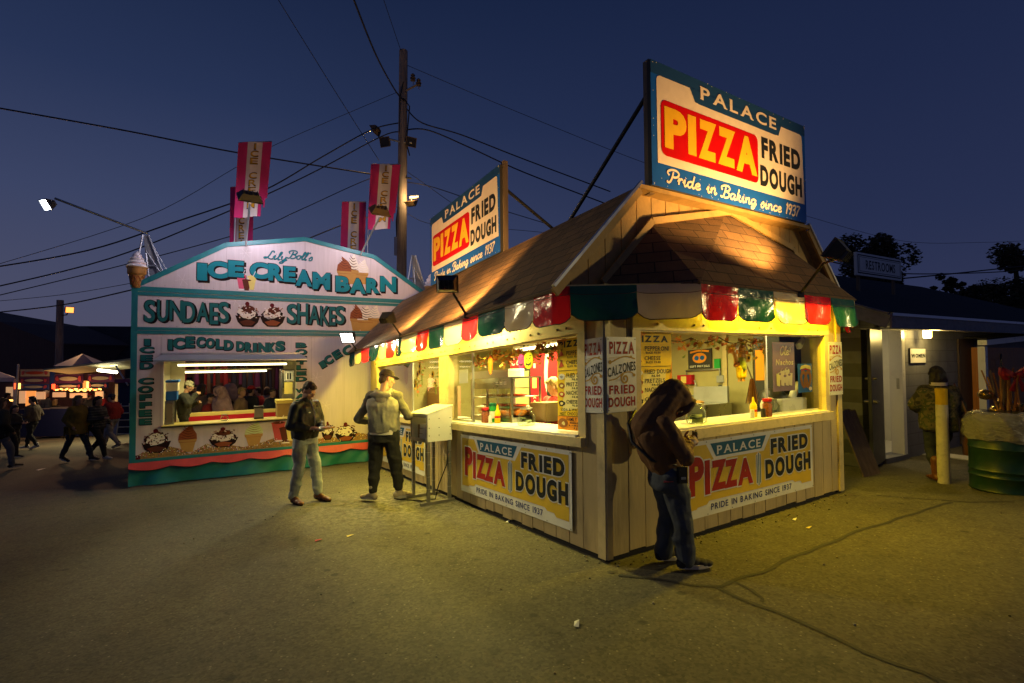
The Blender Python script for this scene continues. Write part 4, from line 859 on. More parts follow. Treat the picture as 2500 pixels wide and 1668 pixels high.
def flood_head(mb, c, d, size, mat, lens, back=.09):
    """boxy floodlight head at c aimed along d"""
    c = Vector(c); d = Vector(d).normalized(); s = d.cross(Vector((0, 0, 1))).normalized(); u = s.cross(d)
    w, h = size[0]/2, size[1]/2; P = lambda a, b, e: c+s*a+u*b+d*e
    f = [P(-w, -h, 0), P(w, -h, 0), P(w, h, 0), P(-w, h, 0)]; k = [P(-w*.72, -h*.6, -back), P(w*.72, -h*.6, -back), P(w*.72, h*.6, -back), P(-w*.72, h*.6, -back)]
    mb.add(f+k, [(4, 5, 6, 7), (0, 1, 5, 4), (1, 2, 6, 5), (2, 3, 7, 6), (3, 0, 4, 7)], mat)
    g = [P(-w*1.06, -h*1.08, .0), P(w*1.06, -h*1.08, .0), P(w*1.06, h*1.08, .0), P(-w*1.06, h*1.08, .0)]; g2 = [p+d*.025 for p in g]
    i1 = [P(-w*.95, -h*.93, .025), P(w*.95, -h*.93, .025), P(w*.95, h*.93, .025), P(-w*.95, h*.93, .025)]; i0 = [p-d*.02 for p in i1]
    mb.add(g+g2+i1+i0, [(0, 1, 2, 3), (0, 1, 5, 4), (1, 2, 6, 5), (2, 3, 7, 6), (3, 0, 4, 7), (4, 5, 9, 8), (5, 6, 10, 9), (6, 7, 11, 10), (7, 4, 8, 11), (8, 9, 13, 12), (9, 10, 14, 13), (10, 11, 15, 14), (11, 8, 12, 15)], mat)
    mb.add([p+d*.004 for p in i0], [(0, 1, 2, 3)], lens)
    for i in range(4): b = -w*.6+i*w*.4; mb.prism([P(b-.006, -h*.5, -back), P(b+.006, -h*.5, -back), P(b+.006, h*.5, -back), P(b-.006, h*.5, -back)], -d*.03, mat)
    return c+d*.06
m_lensp = emis('lit pinkish flood lens', (1, .82, .85), 10); m_brown = M('brown flood housing', (.10, .065, .03), .5, var=.2)
for lab, (hx, hy), y, (bx_, by_), tx in (('dark floodlight on a pole aimed at the left of the ice cream sign', (610, 483), -1.25, (600, 600), 1.6), ('brown floodlight on a slanted pole aimed at the right of the ice cream sign', (927, 517), -1.25, (880, 622), 3.9)):
    h = BL(hx, hy, y); b = BL(bx_, by_, 0); t = thing('floodlight', lab, 'floodlight', BW(b[0], 0, b[1]), 'floodlights over the ice cream stand')
    c = BW(h[0], y, h[1]); tgt = BW(tx, 0, 3.6); mb = MB(); p = flood_head(mb, c, tgt-c, (.36, .24), m_black if hx < 700 else m_brown, m_lensp); mb.build('head', t)
    mb = MB(); mb.tube([BW(b[0], .0, b[1]), BW(h[0], y, h[1]-.10), c-(tgt-c).normalized()*.05], .018, m_alu, 8); mb.build('arm', t)
    lamp('flood_lamp', 'SPOT', p, 120 if hx < 700 else 90, (.95, .86, 1), t, to=tgt, spot_size=R(168), spot_blend=.9, shadow_soft_size=.1)
m_swirl = M('white plastic swirl', (.72, .66, .70), .3, var=.04); m_wafer = M('tan plastic wafer', (.42, .20, .05), .45, var=.15, vs=14)
def big_cone(label, px, y, top, bot):
    a = BL(px, top, y); b = BL(px, bot, y); h = a[1]-b[1]; t = thing('ice_cream_cone', label, 'cone figure', BW(a[0], y, b[1]), 'giant plastic cones on the roof corners')
    mb = MB(BW); c = (a[0], y, b[1]); k = h
    mb.lathe([(.11*k, 0), (.13*k, .02*k), (.165*k, .33*k), (.175*k, .35*k), (.20*k, .37*k), (.215*k, .40*k), (.215*k, .53*k), (.235*k, .535*k), (.235*k, .56*k), (.1*k, .565*k)], c, m_wafer, 24)
    for i in range(10):
        for s in (1, -1): q = [(a[0]+(.125+.045*j/6)*k*math.sin(i*.628+s*j*.16), y-(.125+.045*j/6)*k*math.cos(i*.628+s*j*.16), b[1]+(.03+.05*j)*k) for j in range(7)]; mb.tube(q, .006, m_caram, 4)
    mb.build('wafer', t, smooth='edge')
    mb = MB(BW); prof = []
    for i in range(40):
        q = i/39; r = .235*(1-q)**.62*(1+.10*math.sin(q*26)); prof.append((max(.004, r)*k, (.56+.44*q)*k))
    mb.lathe(prof, c, m_swirl, 28); mb.build('swirl', t, smooth=True)
big_cone('giant plastic soft serve cone at the upper left corner of the ice cream stand', 335, .05, 614, 704)
big_cone('giant plastic cone mostly hidden behind the long roof pizza sign', 1053, .3, 668, 742)
m_ltower = emis('lit cold flood lens', (.75, .86, 1), 22)
def tower(label, y, foot, top, hinge):
    t = thing('light_mast', label, 'mast', BW(BL(*foot, y)[0], y, 3.5), 'folding light masts on the roof'); mb = MB(BW)
    a = BL(*top, y); f = BL(*foot, y); s = hinge
    mb.add([(a[0]-.04, y, a[1]), (a[0]+.05, y, a[1]), (f[0]+.30, y+.05, f[1]), (f[0]-.02, y+.05, f[1])], [(0, 1, 2, 3)], m_galv)
    for p, q in (((a[0]-.05, a[1]), (f[0]-.22, f[1])), ((a[0]+.04, a[1]), (f[0]+.30, f[1])), ((a[0]-.0, a[1]-.35), (f[0]+.02, f[1])), ((f[0]-.15, f[1]+.32), (f[0]+.2, f[1]+.32)), ((a[0], a[1]-.3), (f[0]+.42, f[1]-.2))): mb.tube([(p[0], y-.03, p[1]), (q[0], y-.03, q[1])], .018, m_galv, 6)
    mb.build('frame', t); return t, (a[0], a[1])
t, a = tower('galvanised mast on the left roof corner carrying the long lamp arm', .9, (362, 690), (357, 575), 0)
hd = BL(113, 500, .5); mb = MB(BW); mb.tube([(a[0]+.03, .88, a[1]+.03), (BL(133, 484, .5)[0], .5, BL(133, 484, .5)[1])], .020, m_alu, 8); mb.tube([(a[0]+.02, .9, a[1]), (BL(405, 657, .9)[0], .9, BL(405, 657, .9)[1])], .010, m_alu, 6); mb.build('arm', t)
mb = MB(); c = BW(hd[0], .5, hd[1]); d = Vector((-.30, -.80, -.50)); p = flood_head(mb, c, d, (.20, .18), m_black, m_ltower); mb.build('head', t)
lamp('mast_lamp', 'SPOT', p, 1550, (1, .84, .46), t, to=W(1.6, -.4, .4), spot_size=R(54), spot_blend=1, shadow_soft_size=.12)
tower('galvanised mast behind the right slope of the ice cream roof', 1.2, (1012, 712), (1010, 624), 0)
# ================================================================== floodlights on the stand's eaves
def eave_flood(label, base, head, tgt, e, col, lens, spot, size=(.30, .24)):
    b, h, t_ = W(*base), W(*head), W(*tgt); t = thing('floodlight', label, 'floodlight', b, 'floodlights along the pizza stand eaves')
    d = (t_-h).normalized(); mb = MB(); p = flood_head(mb, h, d, size, m_black, lens, .11); mb.build('head', t)
    mb = MB(); mb.tube([b, b.lerp(h, .72), h-d*.12], .014, m_black, 8); mb.box(tuple(b-Vector((.03, .03, .03))), tuple(b+Vector((.03, .03, .03))), m_black); mb.build('arm', t)
    lamp('flood_lamp', 'SPOT', p+d*.03, e, col, t, to=p+d, spot_size=R(spot), spot_blend=.55, shadow_soft_size=.07)
eave_flood('black floodlight on an arm below the left part of the long roof pizza sign', (1.74, -.43, 2.31), (1.62, -.72, 2.62), (3.6, .45, 3.25), 250, FLO, m_flood, 130, (.22, .17))
eave_flood('second black floodlight further back along the long eave', (3.92, -.43, 2.31), (3.80, -.66, 2.56), (4.5, .42, 3.2), 200, FLO, m_flood, 130, (.19, .15))
m_floodW = emis('lit white flood lens', (1, .93, .80), 14)
eave_flood('white glowing floodlight at the far end of the long eave', (6.5, -.43, 2.31), (6.25, -.66, 2.52), (3.2, -3.6, .0), 105, (1, .88, .50), m_floodW, 160, (.26, .20))
eave_flood('black floodlight on the right eave lighting the big gable sign', (-.43, 2.27, 2.33), (-.86, 2.06, 2.66), (.12, 1.85, 3.52), 290, FLO, m_flood, 116, (.24, .18))

# ================================================================== things in the stand
m_ybg = flatm('menu yellow', (.86, .60, .03)); m_yor = flatm('menu orange', (.80, .30, .02)); m_ypale = flatm('menu pale yellow', (.90, .80, .35)); m_pizzared = flatm('pizza picture', (.48, .07, .03)); m_brownp = flatm('pretzel picture', (.28, .11, .03))
def menu(P, w, h):
    X = lambda a: a*w; Y = lambda b: b*h
    P.rect(0, 0, w, h, 0, m_ybg); P.poly([(0, Y(.86)), (X(.35), h), (0, h)], .0008, m_yor); P.rect(0, 0, w, Y(.15), .0008, m_yor); P.poly([(X(.15), Y(.2)), (X(.75), Y(.25)), (X(.85), Y(.62)), (X(.25), Y(.58))], .0008, m_ypale); P.poly([(X(.8), Y(.15)), (w, Y(.15)), (w, Y(.7))], .0008, m_yor)
    T = lambda st, x0, x1, y0, y1, b=.012, s=.07: P.text(st, X(x0), Y(y0), X(x1), Y(y1), .002, m_ink, bold=b, gap=.12, serif=s)
    T('PIZZA', .08, .90, .905, .975, .045, .14); T('PEPPERONI', .30, .92, .815, .862); T('SLICE $3.00', .32, .70, .78, .805, .03, 0); T('CHEESE', .29, .70, .715, .758); T('SLICE $3.00', .32, .70, .68, .705, .03, 0)
    T('FRIED DOUGH', .29, .98, .572, .618); T('$6.00', .46, .68, .535, .562, .03, 0); T('PRETZELS', .29, .80, .477, .520); T('$4.00', .46, .68, .440, .467, .03, 0); T('NACHOS', .29, .70, .385, .428); T('$4.00', .46, .68, .345, .372, .03, 0)
    T('CHEESE SAUCE', .29, .98, .29, .33); T('$1.00', .46, .68, .255, .280, .03, 0); T('SODA & WATER $2.00', .10, .98, .205, .238); T('HOT CHOCOLATE', .08, .85, .163, .196)
    T('FAMILY SPECIAL', .29, .98, .10, .138); T('WHOLE PIZZA', .38, .9, .072, .092, .045, 0); T('& 4 SMALL SODAS', .36, .95, .045, .063, .04, 0); T('$23.00', .5, .8, .010, .036, .04, 0)
    P.rect(X(.03), Y(.648), X(.97), Y(.653), .002, m_ink); P.rect(X(.03), Y(.150), X(.97), Y(.155), .002, m_ink)
    for y in (.84, .72): P.poly([(X(.04), Y(y-.035)), (X(.22), Y(y-.02)), (X(.13), Y(y+.045))], .0025, m_pizzared); P.line([(X(.10), Y(y+.045)), (X(.18), Y(y+.04))], .014, .0028, m_brownp, False)
    for y, m in ((.585, m_bwhite), (.485, m_brownp), (.39, m_pizzared), (.29, m_ink)): P.disc(X(.14), Y(y), w*.10, h*.032, .0025, m, 14, wob=.12); P.disc(X(.14), Y(y), w*.055, h*.016, .0030, m_ypale if m is not m_bwhite else m_galv, 10, wob=.2)
    P.disc(X(.17), Y(.075), w*.15, h*.052, .0025, m_brownp, 20); P.disc(X(.17), Y(.075), w*.13, h*.044, .0028, m_pizzared, 20, wob=.06); P.disc(X(.19), Y(.07), w*.05, h*.02, .0031, m_ypale, 9, wob=.3)
for lab, pos, loc in (('tall yellow menu board at the right end of the long counter window', onV(L(1361, 920, .10)[0], 1.072, .10), (.4, .1, 1.072)), ('tall yellow menu board partly behind the hooded man in the short counter window', onU(Q(1640, 900, .10)[0]-.52, 1.072, .10), (.1, .6, 1.072))):
    w, h = (.50, .885) if 'long' in lab else (.52, .89)
    mb = MB(W); e = [pos(0, 0, -.014), pos(w, 0, -.014), pos(w, h, -.014), pos(0, h, -.014)]; mb.prism(e, Vector(pos(0, 0, -.002))-Vector(pos(0, 0, -.014)), m_bwhite)
    menu(Paint(mb, pos), w, h); tag(mb.build('menu_board', origin=W(*loc)), lab, 'menu', 'yellow menu boards')
m_leafs = [M('yellow silk leaf', (.60, .38, .03), .6, var=.15), M('orange silk leaf', (.55, .16, .02), .6, var=.15), M('green silk leaf', (.22, .27, .04), .6, var=.15), M('russet silk leaf', (.34, .06, .02), .6, var=.15)]
m_stem = M('vine stem', (.10, .07, .02), .8)
def leaf(mb, c, size, mat):
    q = Matrix.Rotation(random.random()*6.3, 3, 'Z') @ Matrix.Rotation(random.gauss(0, 1.0), 3, 'X') @ Matrix.Rotation(random.gauss(0, .8), 3, 'Y')
    pts = [(0, -.55), (.12, -.25), (.5, -.35), (.32, -.02), (.55, .25), (.22, .22), (.1, .55), (0, .75), (-.1, .55), (-.22, .22), (-.55, .25), (-.32, -.02), (-.5, -.35), (-.12, -.25)]
    o = Vector(c)+q @ Vector((0, 0, .04))*size; vs = [o]+[Vector(c)+q @ Vector((x, .0, y))*size for x, y in pts]
    mb.add(vs, [(0, 1+i, 1+(i+1) % 14) for i in range(14)], mat)
def garland(label, pts, n, grp):
    mb = MB(W); P = [Vector(p) for p in pts]; line = []
    for i in range(len(P)-1):
        for j in range(12): t = j/12; p = P[i].lerp(P[i+1], t); p.z -= .05*math.sin(t*math.pi); line.append(p)
    line.append(P[-1]); mb.tube(line, .006, m_stem, 5)
    for i in range(n):
        k = random.random()*(len(line)-1); p = line[int(k)].lerp(line[min(int(k)+1, len(line)-1)], k % 1)
        leaf(mb, p+Vector((random.gauss(0, .03), random.gauss(0, .03), random.gauss(-.035, .045))), random.uniform(.035, .075), random.choice(m_leafs[:3]+m_leafs[:2] if 'long' in label else m_leafs))
    return tag(mb.build('leaf_garland', origin=W(*pts[0])), label, 'garland', grp)
garland('autumn leaf garland sagging across the long counter window', [(.72, .13, 1.93), (1.1, .13, 1.93), (1.6, .13, 1.92), (2.1, .13, 1.93), (2.6, .13, 1.90)], 260, 'leaf garlands')
garland('autumn leaf garland hanging across the short counter window', [(.14, .85, 1.95), (.14, 1.3, 1.93), (.14, 1.75, 1.94), (.14, 2.2, 1.92), (.14, 2.6, 1.95)], 120, 'leaf garlands')
def kb(name, label, cat, v, px0, px1, py0, py1, depth, mat, group=None, bevel=.006, zbot=None, extra=None):
    """a box in the kitchen whose front lies on the plane v"""
    cx, cy = (px0+px1)/2, (py0+py1)/2
    ua, ub = L(px1, cy, v)[0], L(px0, cy, v)[0]; z0, z1 = L(cx, py1, v)[1], L(cx, py0, v)[1]
    if zbot is not None: z0 = zbot
    mb = MB(W); mb.box((ua, v, z0), (ub, v+depth, z1), mat)
    if extra: extra(mb, ua, ub, z0, z1, v)
    return tag(mb.build(name, bevel=bevel), label, cat, group)
CZ = Z0+.023
# warming case with pizza slices and bags
t = thing('display_case', 'steel and glass warming case on the long counter with pastries inside', 'display case', W(2.55, .55, CZ))
ca, cb_ = 2.0, 3.10
mb = MB(W)
for u in (ca, ca+.62, cb_-.025): mb.box((u, .30, CZ), (u+.025, .325, CZ+.54), m_steel); mb.box((u, .72, CZ), (u+.025, .745, CZ+.54), m_steel)
mb.box((ca, .30, CZ+.42), (cb_, .325, CZ+.54), m_steel); mb.box((ca, .30, CZ+.54), (cb_, .75, CZ+.56), m_steel); mb.box((ca-.004, .30, CZ), (cb_+.004, .75, CZ+.06), m_steel)
for i in range(3): 
    for k in (0, .025): mb.box((ca+.12+i*.10, .296, CZ+.47+k), (ca+.18+i*.10, .301, CZ+.482+k), m_white)
mb.build('case_frame', t)
mb = MB(W)
for z in (.17, .30): mb.box((ca+.03, .34, CZ+z), (cb_-.03, .73, CZ+z+.012), m_alu)
mb.build('shelf', t)
mb = MB(W); mb.poly([(ca+.03, .312, CZ+.06), (cb_-.03, .312, CZ+.06), (cb_-.03, .312, CZ+.42), (ca+.03, .312, CZ+.42)], m_clear); mb.build('glass_panel', t)
m_past = M('golden pastry', (.52, .26, .05), .5, var=.3, vs=20); m_bag = M('orange snack bag', (.66, .20, .02), .35, var=.3, vs=15)
for i in range(22): mb = MB(W); u = ca+.06+i*.046; mb.ell((u, .5+random.uniform(-.08, .08), CZ+.12), (.03, .10, .055), random.choice([m_bag, m_past]), n=8, m=5); mb.build('snack_bag', t)
for z in (.20, .33):
    for i in range(9): mb = MB(W); u = ca+.10+i*.11; mb.ell((u, .5, CZ+z), (.05, .10, .018), random.choice([m_past, m_pizzared]), n=10, m=5); mb.build('pastry', t)
kb('carton', 'white and red carton lying on the display case roof', 'box', .40, 1146, 1240, 905, 922, .25, m_bwhite, zbot=CZ+.562)
kb('paper_stack', 'stack of white paper trays on the right of the display case roof', 'tray', .36, 1202, 1240, 906, 920, .2, m_white, zbot=CZ+.562)
kb('glass_fridge', 'tall drinks fridge with glass door and red header behind the display case', 'fridge', 2.2, 1250, 1296, 868, 1060, .6, m_black, zbot=.06, extra=lambda mb, a, b, z0, z1, v: (mb.box((a+.05, v-.012, z0+.15), (b-.05, v-.002, z1-.30), m_in), mb.box((a, v-.03, z1-.24), (b, v-.002, z1), m_redc), [mb.box((a+.06, v-.02, z0+.4+i*.33), (b-.06, v-.013, z0+.415+i*.33), m_alu) for i in range(4)], Paint(mb, lambda x, y, d: (b-x, v-.031-d, z1-.22+y)).text('Cola', .05, .04, (b-a)*.8, .18, .002, m_bwhite, bold=.02, shear=.3)))
def cooler_art(mb, a, b, z0, z1, v):
    P = Paint(mb, lambda x, y, d: (b-x, v-.002-d, z0+y)); w, h = b-a, z1-z0
    P.line([(w*.55, h), (w*.50, h*.8), (w*.62, h*.62), (w*.85, h*.52)], .10, .002, m_cream); P.line([(w*.35, h*.30), (w*.45, h*.5), (w*.75, h*.45), (w*.55, h*.30), (w*.75, h*.2)], .08, .003, m_cream)
    vs = [(w*.16, h*.44), (w*.24, h*.62)]; P.char('y', w*.10, h*.60, w*.17, h*.64, .003, m_cream, rot=1.57)
    for i, ch in enumerate('Enjo'): P.char(ch, w*.09, h*(.42+i*.045), w*.18, h*(.455+i*.045), .003, m_cream, bold=.02, rot=1.57)
    P.rect(w*.06, h*.70, w*.20, h*.80, .003, m_yelp); P.rect(w*.10, h*.88, w*.17, h*.92, .003, m_bwhite)
kb('drinks_cooler', 'big red drinks cooler with cream swoosh and a curtain beside it', 'cooler', 2.05, 1296, 1375, 862, 1060, .7, m_redc, zbot=.06, extra=cooler_art)
kb('black_cabinet', 'black cabinet with a small orange note in front of the red cooler', 'cabinet', 1.5, 1335, 1372, 926, 1045, .35, m_black, zbot=.06, extra=lambda mb, a, b, z0, z1, v: mb.box((a+.25, v-.004, z1-.16), (a+.33, v-.001, z1-.05), m_yor))
m_purp = flatm('purple halloween cloth', (.16, .02, .18))
def dots(mb, a, b, z0, z1, v):
    P = Paint(mb, lambda x, y, d: (a+x, v-.002-d, z0+y))
    for i in range(46): P.disc(random.uniform(.02, b-a-.02), random.uniform(.02, z1-z0-.02), .018, .022, .001, random.choice([m_yor, m_bwhite, m_yelp]), 7, wob=.3)
kb('gift_box', 'purple halloween patterned box right of the display case', 'box', .62, 1252, 1291, 994, 1040, .3, m_purp, zbot=CZ, extra=dots)
kb('cash_register', 'open grey cardboard tray behind the tip jar on the long counter', 'box', .60, 1293, 1334, 983, 1040, .3, m_card, zbot=CZ)
kb('wall_paper', 'white notice taped inside the long window above the display case', 'notice', .09, 1121, 1142, 902, 936, .003, m_bwhite, bevel=0)
def jar(name, label, cat, u, v, prof, mat, lid=None, lidm=None, fill=None, group=None, art=None, n=18):
    t = thing(name, label, cat, W(u, v, CZ), group); mb = MB(W); mb.lathe(prof, (u, v, CZ), mat, n); mb.build('body', t, smooth='edge')
    if lid: mb = MB(W); mb.lathe(lid, (u, v, CZ), lidm, n); mb.build('lid', t, smooth='edge')
    if fill: fill(t)
    return t
m_jar = glass('thick jar glass', (.80, .84, .78), .04)
m_spice = M('red pepper flakes', (.20, .05, .015), .6, var=.5, vs=60); m_must = flatm('mustard yellow', (.80, .52, .02), .35); m_grnc = flatm('green canister', (.02, .22, .05), .4); m_money = M('crumpled banknotes', (.32, .36, .22), .7, var=.2)
sq = lambda r, h: [(r*.95, 0), (r, .01), (r, h*.8), (r*.8, h*.88), (r*.75, h)]
jar('spice_jar', 'pepper flake jar with red lid at the left of the long counter', 'jar', 2.34, .12, sq(.05, .16), m_spice, [(.048, .155), (.05, .16), (.05, .185), (.045, .19)], m_redc, group='red lidded jars', n=6)
jar('spice_jar', 'pepper flake jar with red lid on the short counter beside the mustard', 'jar', .02, 2.40, sq(.05, .17), m_spice, [(.048, .165), (.05, .17), (.05, .195), (.045, .20)], m_redc, group='red lidded jars', n=6)
tt = jar('cheese_canister', 'green grated cheese canister with dark green lid on the long counter', 'canister', 2.33, .22, [(.05, 0), (.052, .01), (.052, .19), (.046, .2)], m_grnc, [(.046, .2), (.048, .205), (.047, .235), (.03, .245)], flatm('dark green lid', (.01, .10, .06)))
mb = MB(W); mb.lathe([(.0525, .05), (.0525, .14)], (2.33, .22, CZ), m_bwhite, 18, cap=False); mb.build('label_band', tt)
bot = [(.035, 0), (.038, .012), (.038, .12), (.03, .145), (.016, .165), (.014, .185)]
for lab, u, v in (('yellow mustard bottle beside the white shaker on the long counter', 2.17, .20), ('yellow mustard bottle between two shakers on the short counter', .10, 2.27)):
    tt = jar('mustard_bottle', lab, 'bottle', u, v, bot, m_must, [(.012, .185), (.012, .20), (.004, .225)], m_must, group='mustard bottles')
    mb = MB(W); mb.lathe([(.0385, .06), (.0385, .085)], (u, v, CZ), m_redc, 18, cap=False); mb.build('label_band', tt)
for lab, u, v, m in (('white salt shaker beside the mustard on the long counter', 2.18, .10, m_bwhite), ('white shaker left of the mustard on the short counter', .02, 2.12, m_bwhite), ('black shaker in front of the mustard on the short counter', .00, 2.29, m_black)):
    jar('shaker', lab, 'shaker', u, v, [(.022, 0), (.024, .01), (.022, .085), (.02, .095)], m, group='salt and pepper shakers')
for lab, u, v, s in (('big clear tip jar with banknotes on the long counter', 1.55, .22, 1.1), ('big clear tip jar beside the hooded man on the short counter', .16, 1.38, 1.12), ('clear tip jar with paper at the right end of the short counter', .20, 2.78, .95)):
    tt = jar('tip_jar', lab, 'jar', u, v, [(.075*s, 0), (.092*s, .01), (.095*s, .10*s), (.07*s, .135*s), (.06*s, .145*s), (.062*s, .17*s)], m_jar, [(.062*s, .165*s), (.066*s, .17*s), (.066*s, .178*s), (.058*s, .178*s)], m_steel, group='clear tip jars')
    mb = MB(W)
    for i in range(5): c = Vector((u+random.uniform(-.03, .03), v+random.uniform(-.03, .03), CZ+.03+.012*i)); q = Matrix.Rotation(random.random()*3, 3, 'Z') @ Matrix.Rotation(random.gauss(0, .6), 3, 'X'); mb.add([c+q @ Vector((a*.05*s, b*.025, .012*math.sin(a*3))) for a in (-1, 0, 1) for b in (-1, 1)], [(0, 1, 3, 2), (2, 3, 5, 4)], m_money)
    mb.build('banknote', tt)
# hanging paper pumpkins
for lab, px0, px1, py0, py1, m, face in (('pink paper pumpkin face hanging in the long window', 1264, 1280, 866, 901, flatm('pink card', (.62, .06, .36)), 1), ('yellow green paper pumpkin face hanging in the long window', 1279, 1301, 860, 902, flatm('lime card', (.72, .72, .04)), 1), ('curled orange paper pumpkin seen edge on in the long window', 1192, 1202, 868, 915, flatm('orange card', (.80, .20, .02)), 0)):
    v = .045; ua, ub = L(px1, 880, v)[0], L(px0, 880, v)[0]; z0, z1 = L(px0, py1, v)[1], L(px0, py0, v)[1]; c = ((ua+ub)/2, (z0+z1)/2); rx, rz = (ub-ua)/2, (z1-z0)/2
    mb = MB(W); P = Paint(mb, lambda x, y, d: (c[0]-x, v-d, c[1]+y)); P.disc(0, 0, rx, rz, 0, m, 26); P.disc(0, 0, rx, rz, -.004, m, 26)
    if face:
        for s in (-1, 1): P.poly([(s*rx*.55, rz*.35), (s*rx*.15, rz*.2), (s*rx*.35, rz*.1)], .002, m_ink); P.line([(s*rx*.25, rz*.48), (s*rx*.6, rz*.55)], .008, .002, m_ink, False)
        P.poly([(-rx*.7, -rz*.15), (-rx*.35, -rz*.35), (0, -rz*.4), (rx*.35, -rz*.35), (rx*.7, -rz*.15), (rx*.4, -rz*.62), (rx*.15, -rz*.5), (0, -rz*.72), (-rx*.15, -rz*.5), (-rx*.4, -rz*.62)], .002, m_ink); P.poly([(0, rz*.12), (rx*.1, -rz*.08), (-rx*.1, -rz*.08)], .002, m_ink)
    mb.tube([(c[0], v, c[1]+rz), (c[0], v, 1.95)], .002, m_black, 4); tag(mb.build('paper_pumpkin', fix=False), lab, 'decoration', 'paper pumpkins')
# second window: shelves, jars, sunflowers, warm steel hood
kb('kitchen_hood', 'pinkish glowing steel oven side inside the far left window', 'oven', 1.2, 985, 1072, 946, 1040, .5, M('warm steel', (.62, .36, .24), .35, .4), zbot=.06)
t = thing('spice_shelf', 'white wall shelf with rows of small jars in the far left window', 'shelf', W(6.2, 1.2, 1.1)); mb = MB(W); a = L(985, 958, 1.0); b = L(920, 958, 1.0)
mb.box((a[0], 1.0, a[1]-.02), (b[0], 1.25, a[1]), m_white); mb.box((a[0], 1.25, a[1]-.7), (b[0], 1.27, a[1]+.0), m_white); mb.box((a[0], 1.0, a[1]-.72), (b[0], 1.25, a[1]-.70), m_white); mb.build('board', t)
for i in range(9):
    u = a[0]+.08+i*(b[0]-a[0]-.1)/9; tag(jar_ := thing('small_jar', 'small spice jar on the white shelf behind the far left window', 'jar', W(u, 1.1, a[1]), 'small spice jars')); mb = MB(W); mb.lathe([(.035, 0), (.038, .14), (.03, .16)], (u, 1.1, a[1]+.001), random.choice([m_bwhite, m_spice, m_must, m_bluep, m_yelp]), 10); mb.build('body', jar_); mb = MB(W); mb.lathe([(.033, .16), (.035, .19)], (u, 1.1, a[1]), random.choice([m_redc, m_black, m_yelp]), 10); mb.build('lid', jar_)
m_sun = flatm('sunflower petal', (.80, .50, .02))
for lab, px, py, s in (('silk sunflower bunch low in the far left window', 1020, 934, 1.0), ('silk sunflower bunch high in the far left window', 1031, 905, .8), ('silk sunflower near the post in the far left window', 1064, 925, .7)):
    v = .35; c = L(px, py, v); mb = MB(W); mb.tube([(c[0], v, c[1]-.25), (c[0]+.02, v, c[1])], .01, m_leafs[2], 5)
    for q in range(3):
        o = (c[0]+random.uniform(-.07, .07), c[1]+random.uniform(-.08, .08)); P = Paint(mb, lambda x, y, d: (o[0]-x, v-.03-d-q*.02, o[1]+y))
        for i in range(12): P.disc(.055*s*math.cos(i*.52), .055*s*math.sin(i*.52), .035*s, .013*s, 0, m_sun, 8, rot=i*.52)
        P.disc(0, 0, .035*s, .035*s, .004, m_dchoc, 12)
    for i in range(14): leaf(mb, (c[0]+random.gauss(0, .08), v+random.gauss(0, .02), c[1]+random.gauss(0, .1)), .06*s, random.choice(m_leafs[:3]))
    tag(mb.build('sunflower_bunch', fix=False), lab, 'flowers', 'silk sunflowers')
mb = MB(W); c = L(962, 918, .5); mb.ell((c[0], .5, c[1]), (.12, .02, .22), flatm('orange felt', (.75, .18, .03))); mb.tube([(c[0], .5, c[1]+.2), (c[0], .5, c[1]+.32)], .012, m_leafs[2], 6); tag(mb.build('felt_pumpkin'), 'orange felt carrot shaped ornament hanging in the far left window', 'decoration')
mb = MB(W); c = L(992, 915, .5); mb.ell((c[0], .5, c[1]), (.11, .02, .20), m_past); mb.ell((c[0]+.05, .49, c[1]+.15), (.08, .02, .09), m_must); tag(mb.build('straw_ornament'), 'golden straw ornament hanging left of the sunflowers', 'decoration')
# back wall fittings seen through the short counter's window
VB = LV-.14
def wallbox(name, label, cat, px0, px1, py0, py1, d, mat, extra=None, bevel=.004, group=None):
    return kb(name, label, cat, VB-d, px0, px1, py0, py1, d, mat, bevel=bevel, extra=extra, group=group)
wallbox('wall_sign', 'black soft pretzels sign with orange picture on the back wall', 'sign', 1680, 1737, 853, 900, .02, m_black, lambda mb, a, b, z0, z1, v: (lambda P, w, h: (P.disc(w*.5, h*.55, w*.30, h*.27, .002, m_yor, 18), P.disc(w*.38, h*.55, w*.10, h*.12, .004, m_bluep, 12), P.disc(w*.62, h*.55, w*.10, h*.12, .004, m_bluep, 12), P.text('SOFT PRETZELS', w*.08, h*.06, w*.92, h*.17, .003, m_bwhite, bold=.02), P.line([(w*.1, h*.86), (w*.5, h*.93), (w*.9, h*.86)], .03, .003, m_yor)))(Paint(mb, lambda x, y, d: (b-x, v-.001-d, z0+y)), b-a, z1-z0), group=None)
wallbox('control_box', 'red electrical control box with yellow label on the back wall', 'box', 1653, 1688, 916, 939, .08, m_redc, lambda mb, a, b, z0, z1, v: mb.box((a+.1, v-.004, z0+.02), (b-.08, v-.001, z1-.02), m_yelp))
wallbox('switch_box', 'grey switch box at the end of the wall conduit', 'box', 1749, 1766, 917, 934, .06, m_galv); wallbox('outlet', 'dark outlet below the grey switch box', 'outlet', 1753, 1761, 941, 957, .02, m_black); wallbox('green_scoop', 'green plastic scoop hanging beside the pretzel sign', 'scoop', 1743, 1757, 876, 900, .03, flatm('green plastic', (.03, .35, .08)))
mb = MB(W)
def wl(px, py): a = L(px, py, VB-.02); return (a[0], VB-.02, a[1])
for pl in ([(1677, 916), (1675, 906), (1740, 902), (1757, 900), (1758, 917)], [(1688, 930), (1696, 930), (1699, 940), (1699, 962), (1694, 966), (1674, 966)]): mb.tube([wl(*p) for p in pl], .014, m_galv, 8)
tag(mb.build('conduit', smooth=True), 'galvanised pipe conduit running along the back wall to the switch box', 'pipe')
